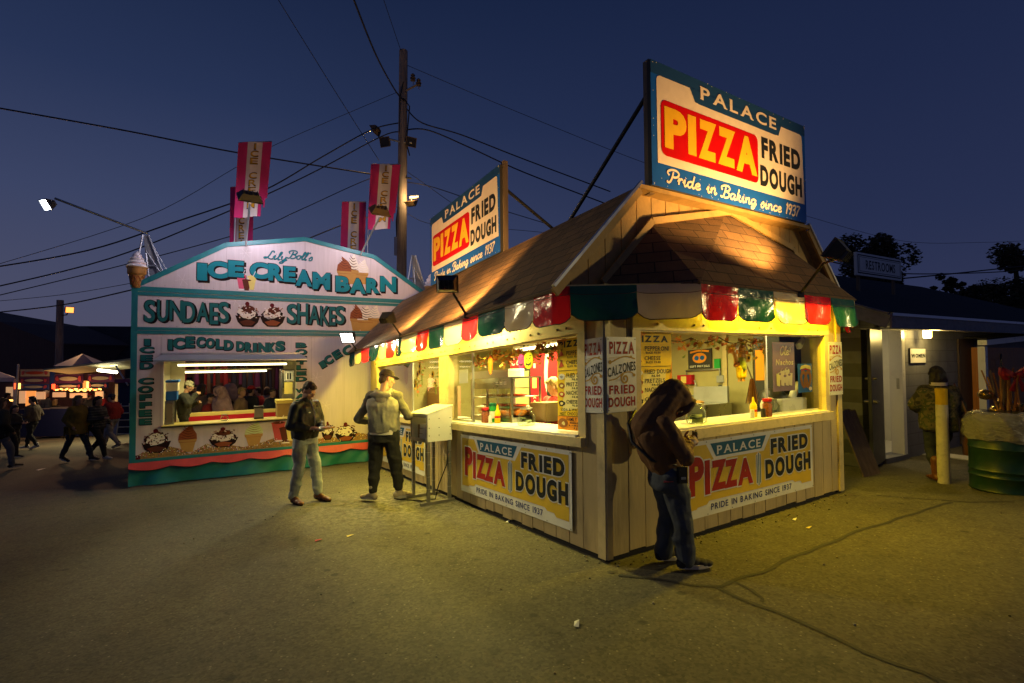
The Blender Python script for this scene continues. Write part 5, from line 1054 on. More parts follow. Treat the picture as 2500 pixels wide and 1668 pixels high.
kb('griddle', 'steel griddle and hood bench behind the tip jar on the short counter', 'griddle', 3.0, 1640, 1722, 988, 1040, .6, m_steel, zbot=.06, extra=lambda mb, a, b, z0, z1, v: (mb.box((a, v+.5, z1), (b, v+.55, z1+.24), m_galv), [mb.ell((a+.3+i*.2, v+.2, z1+.02), (.12, .1, .03), m_past) for i in range(4)]))
mb = MB(W); a, b = L(1775, 950, VB)[0], L(1766, 950, VB)[0]; mb.box((a-.03, VB-.04, .06), (b-.02, VB-.001, 2.2), m_trim); a2 = L(1841, 950, VB)[0]; mb.box((a2, VB-.02, .06), (a-.04, VB-.002, 2.05), m_in); tag(mb.build('kitchen_door'), 'cream door with frame in the back wall of the stand', 'door')
kb('black_fridge', 'tall black cabinet behind the straw broom in the short window', 'fridge', 3.3, 1842, 1905, 805, 1060, .5, m_black, zbot=.06, extra=lambda mb, a, b, z0, z1, v: mb.box((b-.16, v-.004, 1.45), (b-.02, v-.001, 1.85), m_yor))
# scarecrow wreath, broom, posters, rolls
def pu(px, py, u): a = Q(px, py, u); return (u, a[0], a[1])
t = thing('scarecrow_wreath', 'straw scarecrow wreath with sunflower hanging in the short window', 'decoration', W(*pu(1805, 880, .22))); mb = MB(W); c = pu(1805, 866, .22)
ring = [(c[0]+.02*math.sin(i), c[1]+.105*math.cos(i*.314), c[2]+.125*math.sin(i*.314)) for i in range(21)]; mb.tube(ring, .022, m_past, 8); mb.tube([(c[0], c[1], c[2]+.12), (c[0], c[1], 1.95)], .006, m_stem, 5); mb.build('ring', t, smooth=True)
mb = MB(W); P = Paint(mb, lambda x, y, d: (c[0]-.03-d, c[1]+x, c[2]+y)); P.line([(-.11, .02), (-.06, .11), (0, .14), (.07, .1), (.11, 0)], .05, 0, m_bwhite); P.disc(-.09, .03, .025, .025, .003, m_yor, 10); P.disc(.09, .02, .025, .025, .003, m_yor, 10)
for i in range(12): P.disc(.12+.035*math.cos(i*.52), -.04+.035*math.sin(i*.52), .022, .009, .004, m_sun, 7, rot=i*.52)
P.disc(.12, -.04, .02, .02, .007, m_dchoc, 10); mb.build('banner_ribbon', t, fix=False)
mb = MB(W); mb.ell((c[0]-.02, c[1], c[2]-.02), (.04, .045, .055), m_past); mb.capsule((c[0]-.02, c[1], c[2]-.06), .05, (c[0]-.02, c[1], c[2]-.14), .06, m_leafs[2]); mb.capsule((c[0]-.02, c[1]-.03, c[2]-.15), .04, (c[0]-.02, c[1]-.03, c[2]-.24), .035, m_must); mb.capsule((c[0]-.02, c[1]+.03, c[2]-.15), .04, (c[0]-.02, c[1]+.03, c[2]-.24), .035, m_must); mb.capsule((c[0]-.02, c[1]-.04, c[2]-.10), .02, (c[0]-.02, c[1]-.11, c[2]-.12), .02, m_brownp); mb.lathe([(.07, 0), (.03, .02), (.03, .05), (.005, .09)], (c[0]-.02, c[1], c[2]+.02), m_past, 12)
for i in range(40): a = random.random()*6.3; mb.tube([(c[0]-.02, c[1]+.03*math.cos(a), c[2]-.24), (c[0]-.02+.02*math.sin(a), c[1]+.06*math.cos(a), c[2]-.30)], .003, m_past, 3)
mb.build('scarecrow', t)
t = thing('broom', 'brown straw broom hanging upside of the wreath near the black cabinet', 'broom', W(*pu(1845, 940, .5))); mb = MB(W); a = pu(1822, 890, .5); b = pu(1836, 925, .5); c2 = pu(1838, 985, .5); mb.tube([a, b], .008, m_wood, 6); mb.build('handle', t); mb = MB(W)
for i in range(120): x = random.gauss(0, .045); y = random.gauss(0, .02); mb.tube([(b[0]+y*.3, b[1]+x*.25, b[2]), (c2[0]+y, c2[1]+x*1.1, c2[2]+random.uniform(-.02, .04))], .0035, random.choice([m_wood, m_past, m_brownp]), 3)
mb.build('bristles', t)
m_poster = M('purple poster', (.24, .13, .24), .4, var=.15, vs=5)
def poster(name, label, px0, px1, py0, py1, art, mat, u=.085):
    a = Q((px0+px1)/2, (py0+py1)/2, u); v0, v1 = Q(px0, (py0+py1)/2, u)[0], Q(px1, (py0+py1)/2, u)[0]; z0, z1 = Q((px0+px1)/2, py1, u)[1], Q((px0+px1)/2, py0, u)[1]
    mb = MB(W); mb.box((u, v0, z0), (u+.004, v1, z1), mat); P = Paint(mb, onU(v0, z0, u-.001)); art(P, v1-v0, z1-z0); tag(mb.build(name, fix=False), label, 'poster', 'posters in the short window')
def nachos(P, w, h):
    P.script('Ol', w*.30, h*.74, w*.58, h*.18, .013, .002, m_cream); P.script('e!', w*.58, h*.74, w*.80, h*.18, .013, .002, m_cream); P.line([(w*.72, h*.86), (w*.78, h*.90)], .01, .002, m_cream, False); P.text('Nachos', w*.12, h*.53, w*.92, h*.65, .002, m_cream, bold=.03, shear=.1)
    for x, y, s in ((.30, .30, .8), (.52, .26, 1), (.72, .28, .9), (.40, .38, .7), (.62, .40, .7)): P.disc(w*x, h*y, w*.15*s, h*.10*s, .002+.0005*s, m_vanil, 12, wob=.2); P.disc(w*x, h*y+h*.05, w*.07*s, h*.03*s, .0035, m_poster, 8)
    for x in (.22, .42, .62, .78): P.poly([(w*(x-.08), h*.12), (w*(x+.06), h*.10), (w*(x+.09), h*.36), (w*(x-.09), h*.36)], .0032, m_ypale if x < .3 else m_cream)
poster('nachos_poster', 'purple nachos poster taped inside the short window', 1887, 1940, 836, 955, nachos, m_poster)
def pretz(P, w, h):
    P.poly([(w*.12, h*.80), (w*.2, h*.92), (w*.5, h*.97), (w*.85, h*.92), (w*.9, h*.78), (w*.5, h*.85)], .0015, m_yelp); P.poly([(w*.2, h*.78), (w*.5, h*.84), (w*.85, h*.77), (w*.85, h*.72), (w*.5, h*.79), (w*.2, h*.73)], .002, m_redc)
    P.line([(w*.30, h*.22), (w*.18, h*.50), (w*.30, h*.70), (w*.5, h*.6), (w*.42, h*.35), (w*.62, h*.22), (w*.72, h*.22)], w*.15, .002, m_brownp); P.line([(w*.72, h*.22), (w*.85, h*.50), (w*.72, h*.70), (w*.52, h*.6), (w*.60, h*.35), (w*.40, h*.22), (w*.30, h*.22)], w*.15, .003, m_brownp); P.disc(w*.82, h*.12, w*.12, h*.07, .003, m_cream, 12)
poster('pretzel_poster', 'blue pretzel poster at the right edge of the short window', 1949, 1983, 888, 958, pretz, m_bluep)
for lab, a, b, r in (('white paper roll hanging at the upper right of the short window', pu(1950, 846, .35), pu(1962, 818, .45), .045), ('long clear sleeve of white cups leaning behind the nachos poster', pu(1921, 1003, .22), pu(1946, 938, .30), .045)):
    mb = MB(W); a = Vector(a); b = Vector(b); mb.lathe([(r*.6, 0), (r, .004), (r, (b-a).length), (r*.6, (b-a).length+.004)], a, m_white, 18, b-a); tag(mb.build('cup_sleeve', smooth='edge'), lab, 'roll', 'white rolls and sleeves')
mb = MB(W); mb.box((.16, 2.95, CZ), (.40, 3.5, CZ+.16), m_white); mb.ell((.3, 2.9, CZ+.09), (.1, .09, .1), m_vanil); tag(mb.build('plastic_bin', bevel=.02), 'white plastic bin at the right end of the short counter', 'bin')
mb = MB(W); mb.lathe([(.14, 0), (.17, .05), (.16, .22), (.1, .27)], (.42, 3.15, CZ), m_black, 18, (0, .3, 1)); tag(mb.build('black_bowl', smooth=True), 'dark round bowl behind the cup sleeve on the short counter', 'bowl')
# napkin stand by the long wall
t = thing('napkin_stand', 'white slope topped napkin cabinet on grey metal legs beside the man in grey', 'stand', W(3.28, -.25, 0))
ua, ub, va, vb, zb, zf, zk = 2.95, 3.56, -.41, -.06, .82, 1.185, 1.285
m_cab = M('white cabinet sheet', (.72, .72, .66), .35, var=.03); m_leg = M('grey metal leg', (.30, .29, .27), .4, .7, var=.15)
mb = MB(W)
for u in (ua, ub-.012): mb.prism([(u, va, zb), (u, vb, zb), (u, vb, zk), (u, va, zf)], (.012, 0, 0), m_cab)
mb.add([(ua-.008, va-.012, zf+.004), (ub+.008, va-.012, zf+.004), (ub+.008, vb+.01, zk+.006), (ua-.008, vb+.01, zk+.006), (ua-.008, va-.012, zf-.010), (ub+.008, va-.012, zf-.010), (ub+.008, vb+.01, zk-.008), (ua-.008, vb+.01, zk-.008)], [(0,1,2,3),(7,6,5,4),(0,4,5,1),(1,5,6,2),(2,6,7,3),(3,7,4,0)], m_cab)
mb.box((ua+.012, va+.012, zb), (ub-.012, vb-.012, zb+.015), m_cab)
for du in (.08, .3, .5):
    for z in (.9, 1.0, 1.12): mb.lathe([(.006, 0), (.006, .004)], (ua-.002, va+.02+(.0 if du < .2 else .14 if du < .4 else .30), z), m_dark, 8, (-1, 0, 0))
mb.build('cabinet', t)
mb = MB(W)
for a, b in (((ua, va-.014, zb-.01), (ub, va, zb+.035)), ((ua, va-.014, zf-.05), (ub, va, zf-.012)), ((ua, va-.014, zb+.035), (ua+.025, va, zf-.05)), ((ub-.025, va-.014, zb+.035), (ub, va, zf-.05))): mb.box(a, b, m_leg)
mb.build('door_frame', t)
mb = MB(W); mb.poly([(ua+.02, va-.004, zb+.03), (ub-.02, va-.004, zb+.03), (ub-.02, va-.004, zf-.04), (ua+.02, va-.004, zf-.04)], m_clear); mb.build('glass_door', t)
mb = MB(W)
for i in range(3): mb.box((ua+.06, va+.06+i*.004, zb+.015+i*.07), (ub-.16, vb-.05, zb+.075+i*.07), m_white)
mb.box((ua+.42, va+.08, zb+.016), (ua+.56, vb-.08, zb+.20), m_card); mb.build('napkin_stack', t)
for u, v in ((ua+.03, va+.02), (ua+.03, vb-.03), (ub-.03, va+.02), (ub-.03, vb-.03)):
    mb = MB(W); mb.box((u-.02, v-.02, .03), (u+.02, v+.02, zb-.002), m_leg)
    for k in range(4): mb.box((u-.022, v-.022, .2+k*.16), (u+.022, v+.022, .205+k*.16), m_alu)
    mb.build('leg', t)
for u in (ua+.03, ub-.03):
    mb = MB(W); mb.box((u-.025, va-.09, .0), (u+.025, vb+.04, .035), m_leg); mb.build('foot_bar', t)
mb = MB(W); mb.tube([(2.97, -.10, .8), (2.99, -.12, .5), (3.10, -.2, .2), (3.15, -.22, .02), (3.2, -.4, .012), (3.4, -.52, .012), (3.55, -.62, .012), (3.62, -.64, .012)], .009, m_rubber, 6); tag(mb.build('power_cable', smooth=True), 'black cable trailing from the napkin stand across the ground', 'cable')
# ================================================================== people
def organic(mb, name, mat, vox, parent=None, origin=None, it=3, disp=None, pick=None):
    o0 = BASE[parent.name] if parent else Vector(origin)
    tmp = mb.build('tmp_shape', origin=o0)
    md = tmp.modifiers.new('remesh', 'REMESH'); md.mode = 'VOXEL'; md.voxel_size = vox
    sm = tmp.modifiers.new('smooth', 'SMOOTH'); sm.iterations = it; sm.factor = .5
    dg = bpy.context.evaluated_depsgraph_get(); me = bpy.data.meshes.new_from_object(tmp.evaluated_get(dg))
    bpy.data.objects.remove(tmp); me.name = name
    if disp:
        amp, fx, fz = disp
        co = [(v.co.copy(), v.normal.copy()) for v in me.vertices]
        for v, (c, n) in zip(me.vertices, co):
            q = Vector((c.x*fx, c.y*fx, c.z*fz)); k = noise.noise(q)+.5*noise.noise(q*2.1+Vector((7, 3, 1)))
            v.co = c+n*amp*(k*abs(k)*1.6+.35*k)
    me.materials.clear()
    for m in (mat if isinstance(mat, list) else [mat]): me.materials.append(m)
    if 'lc' in me.attributes: me.attributes.remove(me.attributes['lc'])
    at = me.attributes.new('lc', 'FLOAT_VECTOR', 'POINT'); buf = [0.0]*(len(me.vertices)*3); me.vertices.foreach_get('co', buf); at.data.foreach_set('vector', buf)
    me.polygons.foreach_set('use_smooth', [True]*len(me.polygons))
    me.polygons.foreach_set('material_index', [0]*len(me.polygons))
    if pick:
        for p in me.polygons: p.material_index = pick(p.center+o0)
    ob = bpy.data.objects.new(name, me); COL.objects.link(ob)
    if parent: ob.parent = parent
    else: ob.location = o0
    BASE[ob.name] = o0; return ob
m_skin = M('skin', (.46, .25, .16), .5, var=.08, vs=12); m_skin2 = M('darker skin', (.30, .16, .10), .5, var=.08, vs=12)
def cloth(name, col, rough=.85, var=.18, bump=.35, bs=30, vs=9): return M(name, col, rough, var=var, vs=vs, bump=bump+.15, bs=bs)
m_hairb = M('brown hair', (.045, .026, .014), .6, var=.3, vs=30, bump=.6, bs=90); m_hairk = M('black hair', (.012, .009, .008), .55, var=.3, vs=30, bump=.6, bs=90); m_hairl = M('blond hair', (.28, .18, .07), .6, var=.3, vs=25, bump=.6, bs=80); m_hairw = M('white hair', (.55, .52, .48), .6, var=.2)
m_eye = M('eye', (.6, .58, .55), .2, var=0); m_iris = M('iris', (.03, .02, .015), .2, var=0)
m_sole = M('pale shoe sole', (.48, .45, .40), .7)
DEF = dict(pelvis=(0, 0, .94), waist=(0, 0, 1.07), chest=(0, 0, 1.30), neck=(0, -.01, 1.47), head=(0, .03, 1.62), hf=(0, 1, -.05),
           shR=(.165, 0, 1.40), elR=(.23, -.03, 1.13), wrR=(.24, .08, .88), shL=(-.165, 0, 1.40), elL=(-.23, -.03, 1.13), wrL=(-.24, .08, .88),
           hipR=(.09, 0, .93), knR=(.10, .02, .50), anR=(.10, -.02, .09), toR=(.12, .17, .03), hipL=(-.09, 0, .93), knL=(-.10, .02, .50), anL=(-.10, -.02, .09), toL=(-.12, .17, .03),
           hdR=None, hdL=None, palmR=None, palmL=None, curl=.5)
def person(label, pos, face, pose, wear, sc=1.0, vox=.011, group=None, girth=1.0, detail=True):
    J = dict(DEF); J.update(pose); J = {k: (Vector(v) if isinstance(v, tuple) else v) for k, v in J.items()}
    pos = Vector(pos); Y = Vector((face[0], face[1], 0)).normalized(); X = Vector((Y.y, -Y.x, 0)); Z = Vector((0, 0, 1))
    T = lambda x, y, z: pos+(X*x+Y*y+Z*z)*sc
    g = girth; mb = MB(T); 
    # head
    hf = J['hf'].normalized(); hu = (J['head']-J['neck']).normalized(); hx = hf.cross(hu).normalized(); hu = hx.cross(hf); RM = Matrix((hx, hf, hu)).transposed(); hc = J['head']
    Hd = lambda x, y, z: hc+RM @ Vector((x, y, z))
    mb.ell(Hd(0, -.012, .03), (.075, .094, .092), rot=RM, n=20, m=14); mb.ell(Hd(0, .03, -.028), (.060, .068, .085), rot=RM, n=18, m=12); mb.ell(Hd(0, .055, -.092), (.034, .036, .026), rot=RM); mb.ell(Hd(0, .02, -.085), (.052, .055, .028), rot=RM)
    if detail:
        mb.capsule(Hd(0, .094, .012), .011, Hd(0, .112, -.028), .014); mb.ell(Hd(0, .103, -.032), (.019, .014, .010), rot=RM)
        mb.capsule(Hd(-.036, .084, .024), .011, Hd(.036, .084, .024), .011); mb.ell(Hd(0, .086, -.062), (.026, .013, .006), rot=RM); mb.ell(Hd(0, .085, -.072), (.022, .013, .006), rot=RM)
        for s in (-1, 1): mb.ell(Hd(s*.045, .062, -.025), (.024, .022, .022), rot=RM)
    for s in (-1, 1): mb.ell(Hd(s*.076, -.008, -.012), (.010, .020, .032), rot=RM, n=10, m=6)
    mb.capsule(J['neck']+Vector((0, -.01, -.06)), .060*g, Hd(0, -.015, -.055), .054)
    # trunk and limbs under the clothes
    tor = [(J['pelvis']+Vector((0, 0, -.06)), .13, .095), (J['pelvis'], .145, .10), (J['waist'], .125, .09), (J['chest'], .15, .10), ((J['shR']+J['shL'])/2+Vector((0, 0, -.02)), .13, .075), (J['neck']+Vector((0, 0, -.02)), .06, .055)]
    def trunk(m, e, pad=0, dp=0):
        secs = []
        for i, (c, a, b) in enumerate(tor):
            secs.append((c, Vector((a*g+e, 0, 0)), Vector((0, b*g+e+dp*(i in (1, 2, 3)), 0))))
        m.loft(secs, n=24)
    trunk(mb, 0)
    for s in 'RL':
        mb.capsule(J['sh'+s], .052*g, J['el'+s], .040*g); mb.capsule(J['el'+s], .040*g, J['wr'+s], .027)
        mb.capsule(J['hip'+s], .078*g, J['kn'+s], .052*g); mb.capsule(J['kn'+s], .050*g, J['an'+s], .034); mb.capsule(J['an'+s], .034, J['to'+s], .026)
        d = J['hd'+s] if J['hd'+s] is not None else (J['wr'+s]-J['el'+s]); d = d.normalized()
        pn = J['palm'+s] if J['palm'+s] is not None else Vector((-1 if s == 'R' else 1, .2, -.3)); pn = (pn-d*pn.dot(d)).normalized(); sd = d.cross(pn)
        if sd.dot(Vector((0, 1, .6))) < 0: sd = -sd                  # thumb side looks forward/up
        w = J['wr'+s]; pr = Matrix((sd, d, pn)).transposed()
        mb.ell(w+d*.045, (.040, .056, .018), rot=pr, n=12, m=8)
        cu = J['curl']
        for i, (off, ln) in enumerate(((.028, .074), (.010, .082), (-.009, .076), (-.027, .060))):
            p = w+d*.085+sd*off; a = cu*.55
            for k, f in enumerate((.42, .33, .25)):
                dd = (d*math.cos(a)+pn*math.sin(a)); q = p+dd*ln*f; mb.capsule(p, .0095-.001*k, q, .0090-.001*k, n=8); p = q; a += cu*(.75+.08*i)
        p = w+d*.03+sd*.034; dd = (d*.62+sd*.62+pn*.45).normalized(); q = p+dd*.035; mb.capsule(p, .012, q, .0105, n=8); dd = (d*.85+sd*.1+pn*.5).normalized(); mb.capsule(q, .0105, q+dd*.032, .009, n=8)
    body = organic(mb, 'person', wear.get('skin', m_skin), vox*.62 if detail else vox, origin=pos, it=2)
    tag(body, label, 'person', group)
    if detail:
        for s in (-1, 1):
            mb = MB(T); mb.ell(Hd(s*.030, .083, .006), (.012, .009, .0065), m_eye, RM); mb.ell(Hd(s*.030, .091, .005), (.005, .003, .005), m_iris, RM, 8, 5); mb.build('eye', body, smooth=True)
    # garments
    def top(kind, mat, e=.03, sleeve=.022, hem=0, dp=.0, sleeves=None, cuff=.03, arms=1.0):
        m = MB(T); secs = []
        lo = J['pelvis']+Vector((0, 0, hem))
        prof = [(lo, .142, .102), (J['pelvis'].lerp(J['waist'], .5), .146, .105), (J['waist'], .142, .105), (J['waist'].lerp(J['chest'], .5), .152, .112), (J['chest'], .172, .115), ((J['shR']+J['shL'])/2+Vector((0, 0, -.03)), .160, .092), ((J['shR']+J['shL'])/2+Vector((0, 0, .035)), .085, .068), (J['neck']+Vector((0, 0, .01)), .052, .050)]
        for i, (c, a, b) in enumerate(prof):
            ee = e if i < 6 else e*.45
            sx = Vector((1, 0, 0)) if i < 3 else (J['shR']-J['shL']).normalized()
            secs.append((c, sx*(a*g+ee), Vector((0, b*g+ee+(dp if i in (1, 2, 3) else 0), 0))))
        m.loft(secs, n=28)
        for q in 'RL':
            m.capsule(J['neck'].lerp(J['sh'+q], .25)+Vector((0, 0, -.035)), .058*g+e*.2, J['neck'].lerp(J['sh'+q], 1 if sleeves is None else .55)+Vector((0, 0, -.015)), .058*g+e*.40)
        if i and kind in ('jacket', 'hoodie', 'coat'):                  # gathered hem band
            c, a, b = prof[0]; m.loft([(c+Vector((0, 0, -.02)), Vector((a*g+e*.35, 0, 0)), Vector((0, b*g+e*.35, 0))), (c+Vector((0, 0, .03)), Vector((a*g+e*.6, 0, 0)), Vector((0, b*g+e*.6, 0)))], n=28)
        def arm(m2):
            for s in 'RL':
                if sleeves is not None: m2.capsule(J['neck'].lerp(J['sh'+s], .5)+Vector((0, 0, -.02)), .060*g+e*.38, J['sh'+s], .058*g+e*.45)
                a, b, c = J['sh'+s], J['el'+s], J['wr'+s]; c2 = b.lerp(c, .97)
                m2.capsule(a+Vector((0, 0, -.012)), .052*g+sleeve, b, .044*g+sleeve); m2.capsule(b, .046*g+sleeve, c2, .034+sleeve*.55); m2.capsule(b.lerp(c, .90), .036+sleeve*.7, c2, .030+sleeve*.6)
        if sleeves is None: arm(m)
        ob = organic(m, kind, mat, vox, parent=body, it=3, disp=(.013, 11, 6))
        if sleeves is not None: m2 = MB(T); arm(m2); organic(m2, 'sleeves', sleeves, vox, parent=body, it=3, disp=(.013, 9, 9))
        return ob
    def trousers(mat, e=.02, flare=.0, kind='trousers', cut=.06, low=0):
        m = MB(T); pz = J['pelvis']
        m.loft([(pz+Vector((0, 0, -.10-low)), Vector((.150*g+e*.6, 0, 0)), Vector((0, .105*g+e, 0))), (pz+Vector((0, 0, -.02)), Vector((.152*g+e*.6, 0, 0)), Vector((0, .112*g+e, 0))), (pz+Vector((0, 0, .06)), Vector((.142*g+e*.4, 0, 0)), Vector((0, .10*g+e*.6, 0)))], n=24)
        for s in 'RL':
            h, k, a = J['hip'+s], J['kn'+s], J['an'+s]; a2 = a+Vector((0, 0, cut-.05))
            m.capsule(h+Vector((0, 0, -.03)), .088*g+e, k, .060*g+e); m.capsule(k, .060*g+e, k.lerp(a2, .55), .052*g+e*.9+flare*.5); m.capsule(k.lerp(a2, .55), .052*g+e*.9+flare*.5, a2, .046*g+e*.7+flare)
        return organic(m, kind, mat, vox, parent=body, it=3, disp=(.017, 6, 8))
    def shoes(mat, sole=None, boot=0, kind='shoe'):
        for s in 'RL':
            a, t = J['an'+s], J['to'+s]; f = (t-a); f.z = 0; f = f.normalized() if f.length > 1e-3 else Vector((0, 1, 0)); u = (t-a).normalized(); x = f.cross(Z)
            heel = a-u*0-f*.055*1.0+Vector((0, 0, -.045)); toe = t+f*.05; ff = (toe-heel).normalized(); up_ = x.cross(ff).normalized()
            if up_.z < 0: up_ = -up_
            mm = MB(T); Ln = (toe-heel).length
            for q, w, h in ((.10, .040, .050), (.25, .043, .058), (.45, .044, .048), (.68, .050, .036), (.86, .044, .028)): mm.ell(heel+ff*Ln*q+up_*(h*.55), (w, .055, h), rot=Matrix((x, ff, up_)).transposed())
            mm.capsule(a+Vector((0, 0, -.01)), .046, a+Vector((0, 0, .05+boot))*1.0, .046+boot*.08)
            o = organic(mm, kind, mat, vox*.8, parent=body, it=2)
            if sole:
                ms = MB(T); pts = []
                for q in range(20):
                    th = 2*math.pi*q/20; l = math.cos(th); w = (.046 if l < 0 else .052-.012*l)*math.sin(th); pts.append(heel+ff*(Ln*.5+l*Ln*.54)+x*w*1.02-up_*.012)
                ms.prism(pts, up_*.030, sole); sb = ms.build('sole', o)
    def hair(mat, kind='short'):
        m = MB(T)
        m.ell(Hd(0, -.022, .050), (.082, .094, .086), rot=RM, n=20, m=12); m.ell(Hd(0, .035, .092), (.060, .055, .032), rot=RM)
        if kind == 'short': m.ell(Hd(0, -.055, -.01), (.072, .055, .07), rot=RM); m.ell(Hd(0, .072, .085), (.05, .025, .022), rot=RM)
        if kind in ('long', 'bob'):
            zl = -.30 if kind == 'long' else -.10
            for a in range(-4, 5): q = a*.33; m.capsule(Hd(.076*math.sin(q), -.03-.06*math.cos(q), .04), .035, Hd(.092*math.sin(q), -.045-.06*math.cos(q), zl+random.uniform(-.04, .04)), .028)
        if kind == 'tail': m.ell(Hd(0, -.05, .0), (.078, .06, .075), rot=RM); m.capsule(Hd(0, -.10, .03), .03, Hd(0, -.15, -.14), .022)
        return organic(m, 'hair', mat, vox*.8, parent=body, it=1, disp=(.010, 38, 14))
    def cap(mat, back=False, brim=None):
        m = MB(T); m.ell(Hd(0, -.012, .062), (.088, .104, .076), rot=RM, n=20, m=12); m.loft([(Hd(0, -.012, .035), RM @ Vector((.090, 0, 0)), RM @ Vector((0, .106, 0))), (Hd(0, -.012, .07), RM @ Vector((.089, 0, 0)), RM @ Vector((0, .105, 0)))])
        s = -1 if back else 1
        m.loft([(Hd(0, s*.06, .046), RM @ Vector((.078, 0, 0)), RM @ Vector((0, 0, .007))), (Hd(0, s*.12, .044), RM @ Vector((.075, 0, 0)), RM @ Vector((0, 0, .007))), (Hd(0, s*.165, .034), RM @ Vector((.05, 0, 0)), RM @ Vector((0, 0, .006)))], n=16)
        return organic(m, 'cap', mat, vox*.55, parent=body, it=1)
    def beanie(mat):
        m = MB(T); m.ell(Hd(0, -.022, .060), (.090, .108, .095), rot=RM, n=20, m=12); m.loft([(Hd(0, -.015, .015), RM @ Vector((.092, 0, 0)), RM @ Vector((0, .108, 0))), (Hd(0, -.015, .055), RM @ Vector((.095, 0, 0)), RM @ Vector((0, .112, 0)))]); return organic(m, 'beanie', mat, vox*.7, parent=body, it=1, disp=(.006, 40, 8))
    def hood(mat, upp=True):
        m = MB(T)
        if upp:
            m.ell(Hd(0, .012, .030), (.104, .136, .126), rot=RM, n=22, m=14); m.capsule(Hd(0, -.03, .03), .116, J['neck']+Vector((0, -.10, -.11)), .140); m.capsule(Hd(0, -.02, -.02), .105, J['neck']+Vector((0, -.02, -.10)), .125)
            for k in range(16):
                q, q2 = k*.3927, (k+1)*.3927; m.capsule(Hd(.088*math.cos(q), .128, .015+.112*math.sin(q)), .017, Hd(.088*math.cos(q2), .128, .015+.112*math.sin(q2)), .017, n=8); m.capsule(Hd(0, -.07, -.03), .085, J['neck']+Vector((0, -.05, -.05)), .10); m.capsule(Hd(0, -.02, -.10), .075, J['neck']+Vector((0, .0, -.06)), .10)
        else:
            n0 = J['neck']
            for a in range(-5, 5): q = a*.36; p = n0+Vector((.100*math.sin(q), -.01-.10*math.cos(q), .015-.05*math.cos(q))); q2 = (a+1)*.36; m.capsule(p, .030, n0+Vector((.100*math.sin(q2), -.01-.10*math.cos(q2), .015-.05*math.cos(q2))), .030)
            m.ell(n0+Vector((0, -.115, -.035)), (.150, .050, .052)); m.ell(n0+Vector((0, -.125, -.095)), (.085, .034, .06))
        return organic(m, 'hood', mat, vox, parent=body, it=2, disp=(.008, 9, 9))
    for k, kw in wear.items():
        if k == 'top': top(**kw)
        elif k == 'legs': trousers(**kw)
        elif k == 'shoes': shoes(**kw)
        elif k == 'hair': hair(*kw)
        elif k == 'cap': cap(**kw)
        elif k == 'beanie': beanie(kw)
        elif k == 'hood': hood(**kw)
    return body, T, J, Hd, RM
# --- man in the black jacket with a plate of pizza
m_blackj = cloth('black soft shell', (.014, .013, .011), .6, bump=.15); m_jean = cloth('pale worn jeans', (.30, .33, .34), bump=.3, var=.4, vs=4); m_boot = M('brown leather boot', (.13, .042, .012), .45, var=.25, vs=12, bump=.3, bs=40)
p1 = G(744, 1226)
b1, T1, J1, H1, R1 = person('man in black zip jacket, pale jeans and brown boots holding a paper plate', p1, (.90, -.42),
    dict(head=(0, .075, 1.60), hf=(.02, .86, -.50), neck=(0, .01, 1.46), shR=(.165, .0, 1.39), elR=(.235, -.02, 1.12), wrR=(.13, .22, 1.085), shL=(-.165, .02, 1.39), elL=(-.235, .04, 1.12), wrL=(-.04, .27, 1.06), hdR=(-.25, 1, .10), hdL=(.35, 1, 0), palmR=(-.5, 0, -1), palmL=(.1, 0, 1), curl=.55,
         anR=(.13, -.08, .09), knR=(.115, .01, .50), toR=(.17, .10, .03), anL=(-.12, .13, .09), knL=(-.105, .10, .50), toL=(-.12, .32, .03)),
    dict(top=dict(kind='jacket', mat=m_blackj, e=.045, sleeve=.028, hem=-.02, dp=.02), legs=dict(mat=m_jean, e=.020, flare=.006, cut=.09), shoes=dict(mat=m_boot, sole=m_dchoc, boot=.08, kind='boot'), hair=(m_hairb, 'short')), sc=.975, vox=.010)
mb = MB(T1); n0 = J1['neck']
mb.loft([(n0+Vector((0, .0, -.04)), Vector((.085, 0, 0)), Vector((0, .080, 0))), (n0+Vector((0, .005, .035)), Vector((.078, 0, 0)), Vector((0, .078, .02)))], m_blackj, 24); mb.build('collar', b1, smooth='edge')
mb = MB(T1); mb.tube([(0, .170, 1.02), (0, .195, 1.15), (0, .182, 1.30), (.0, .125, 1.41), (0, .095, 1.47)], .0055, m_alu, 5); mb.build('zip', b1)
mb = MB(T1); mb.ell((.075, .170, 1.30), (.020, .006, .009), m_bwhite); mb.build('chest_logo', b1)
t = thing('paper_plate', 'white paper plate with a pizza slice held by the man in black', 'plate', T1(.03, .40, 1.075)); mb = MB(T1); c = (.03, .40, 1.072); mb.lathe([(.001, 0), (.075, .002), (.115, .022), (.118, .022), (.078, -.003), (.001, -.004)], c, m_bwhite, 24, cap=False); mb.build('plate', t, smooth=True)
mb = MB(T1); mb.prism([(.03, .32, 1.082), (-.05, .50, 1.088), (.11, .50, 1.088)], (0, 0, .012), m_past); mb.prism([(.03, .335, 1.095), (-.035, .485, 1.101), (.095, .485, 1.101)], (0, 0, .003), m_pizzared); mb.capsule((-.05, .505, 1.096), .014, (.11, .505, 1.096), .014, m_past); mb.build('pizza_slice', t)
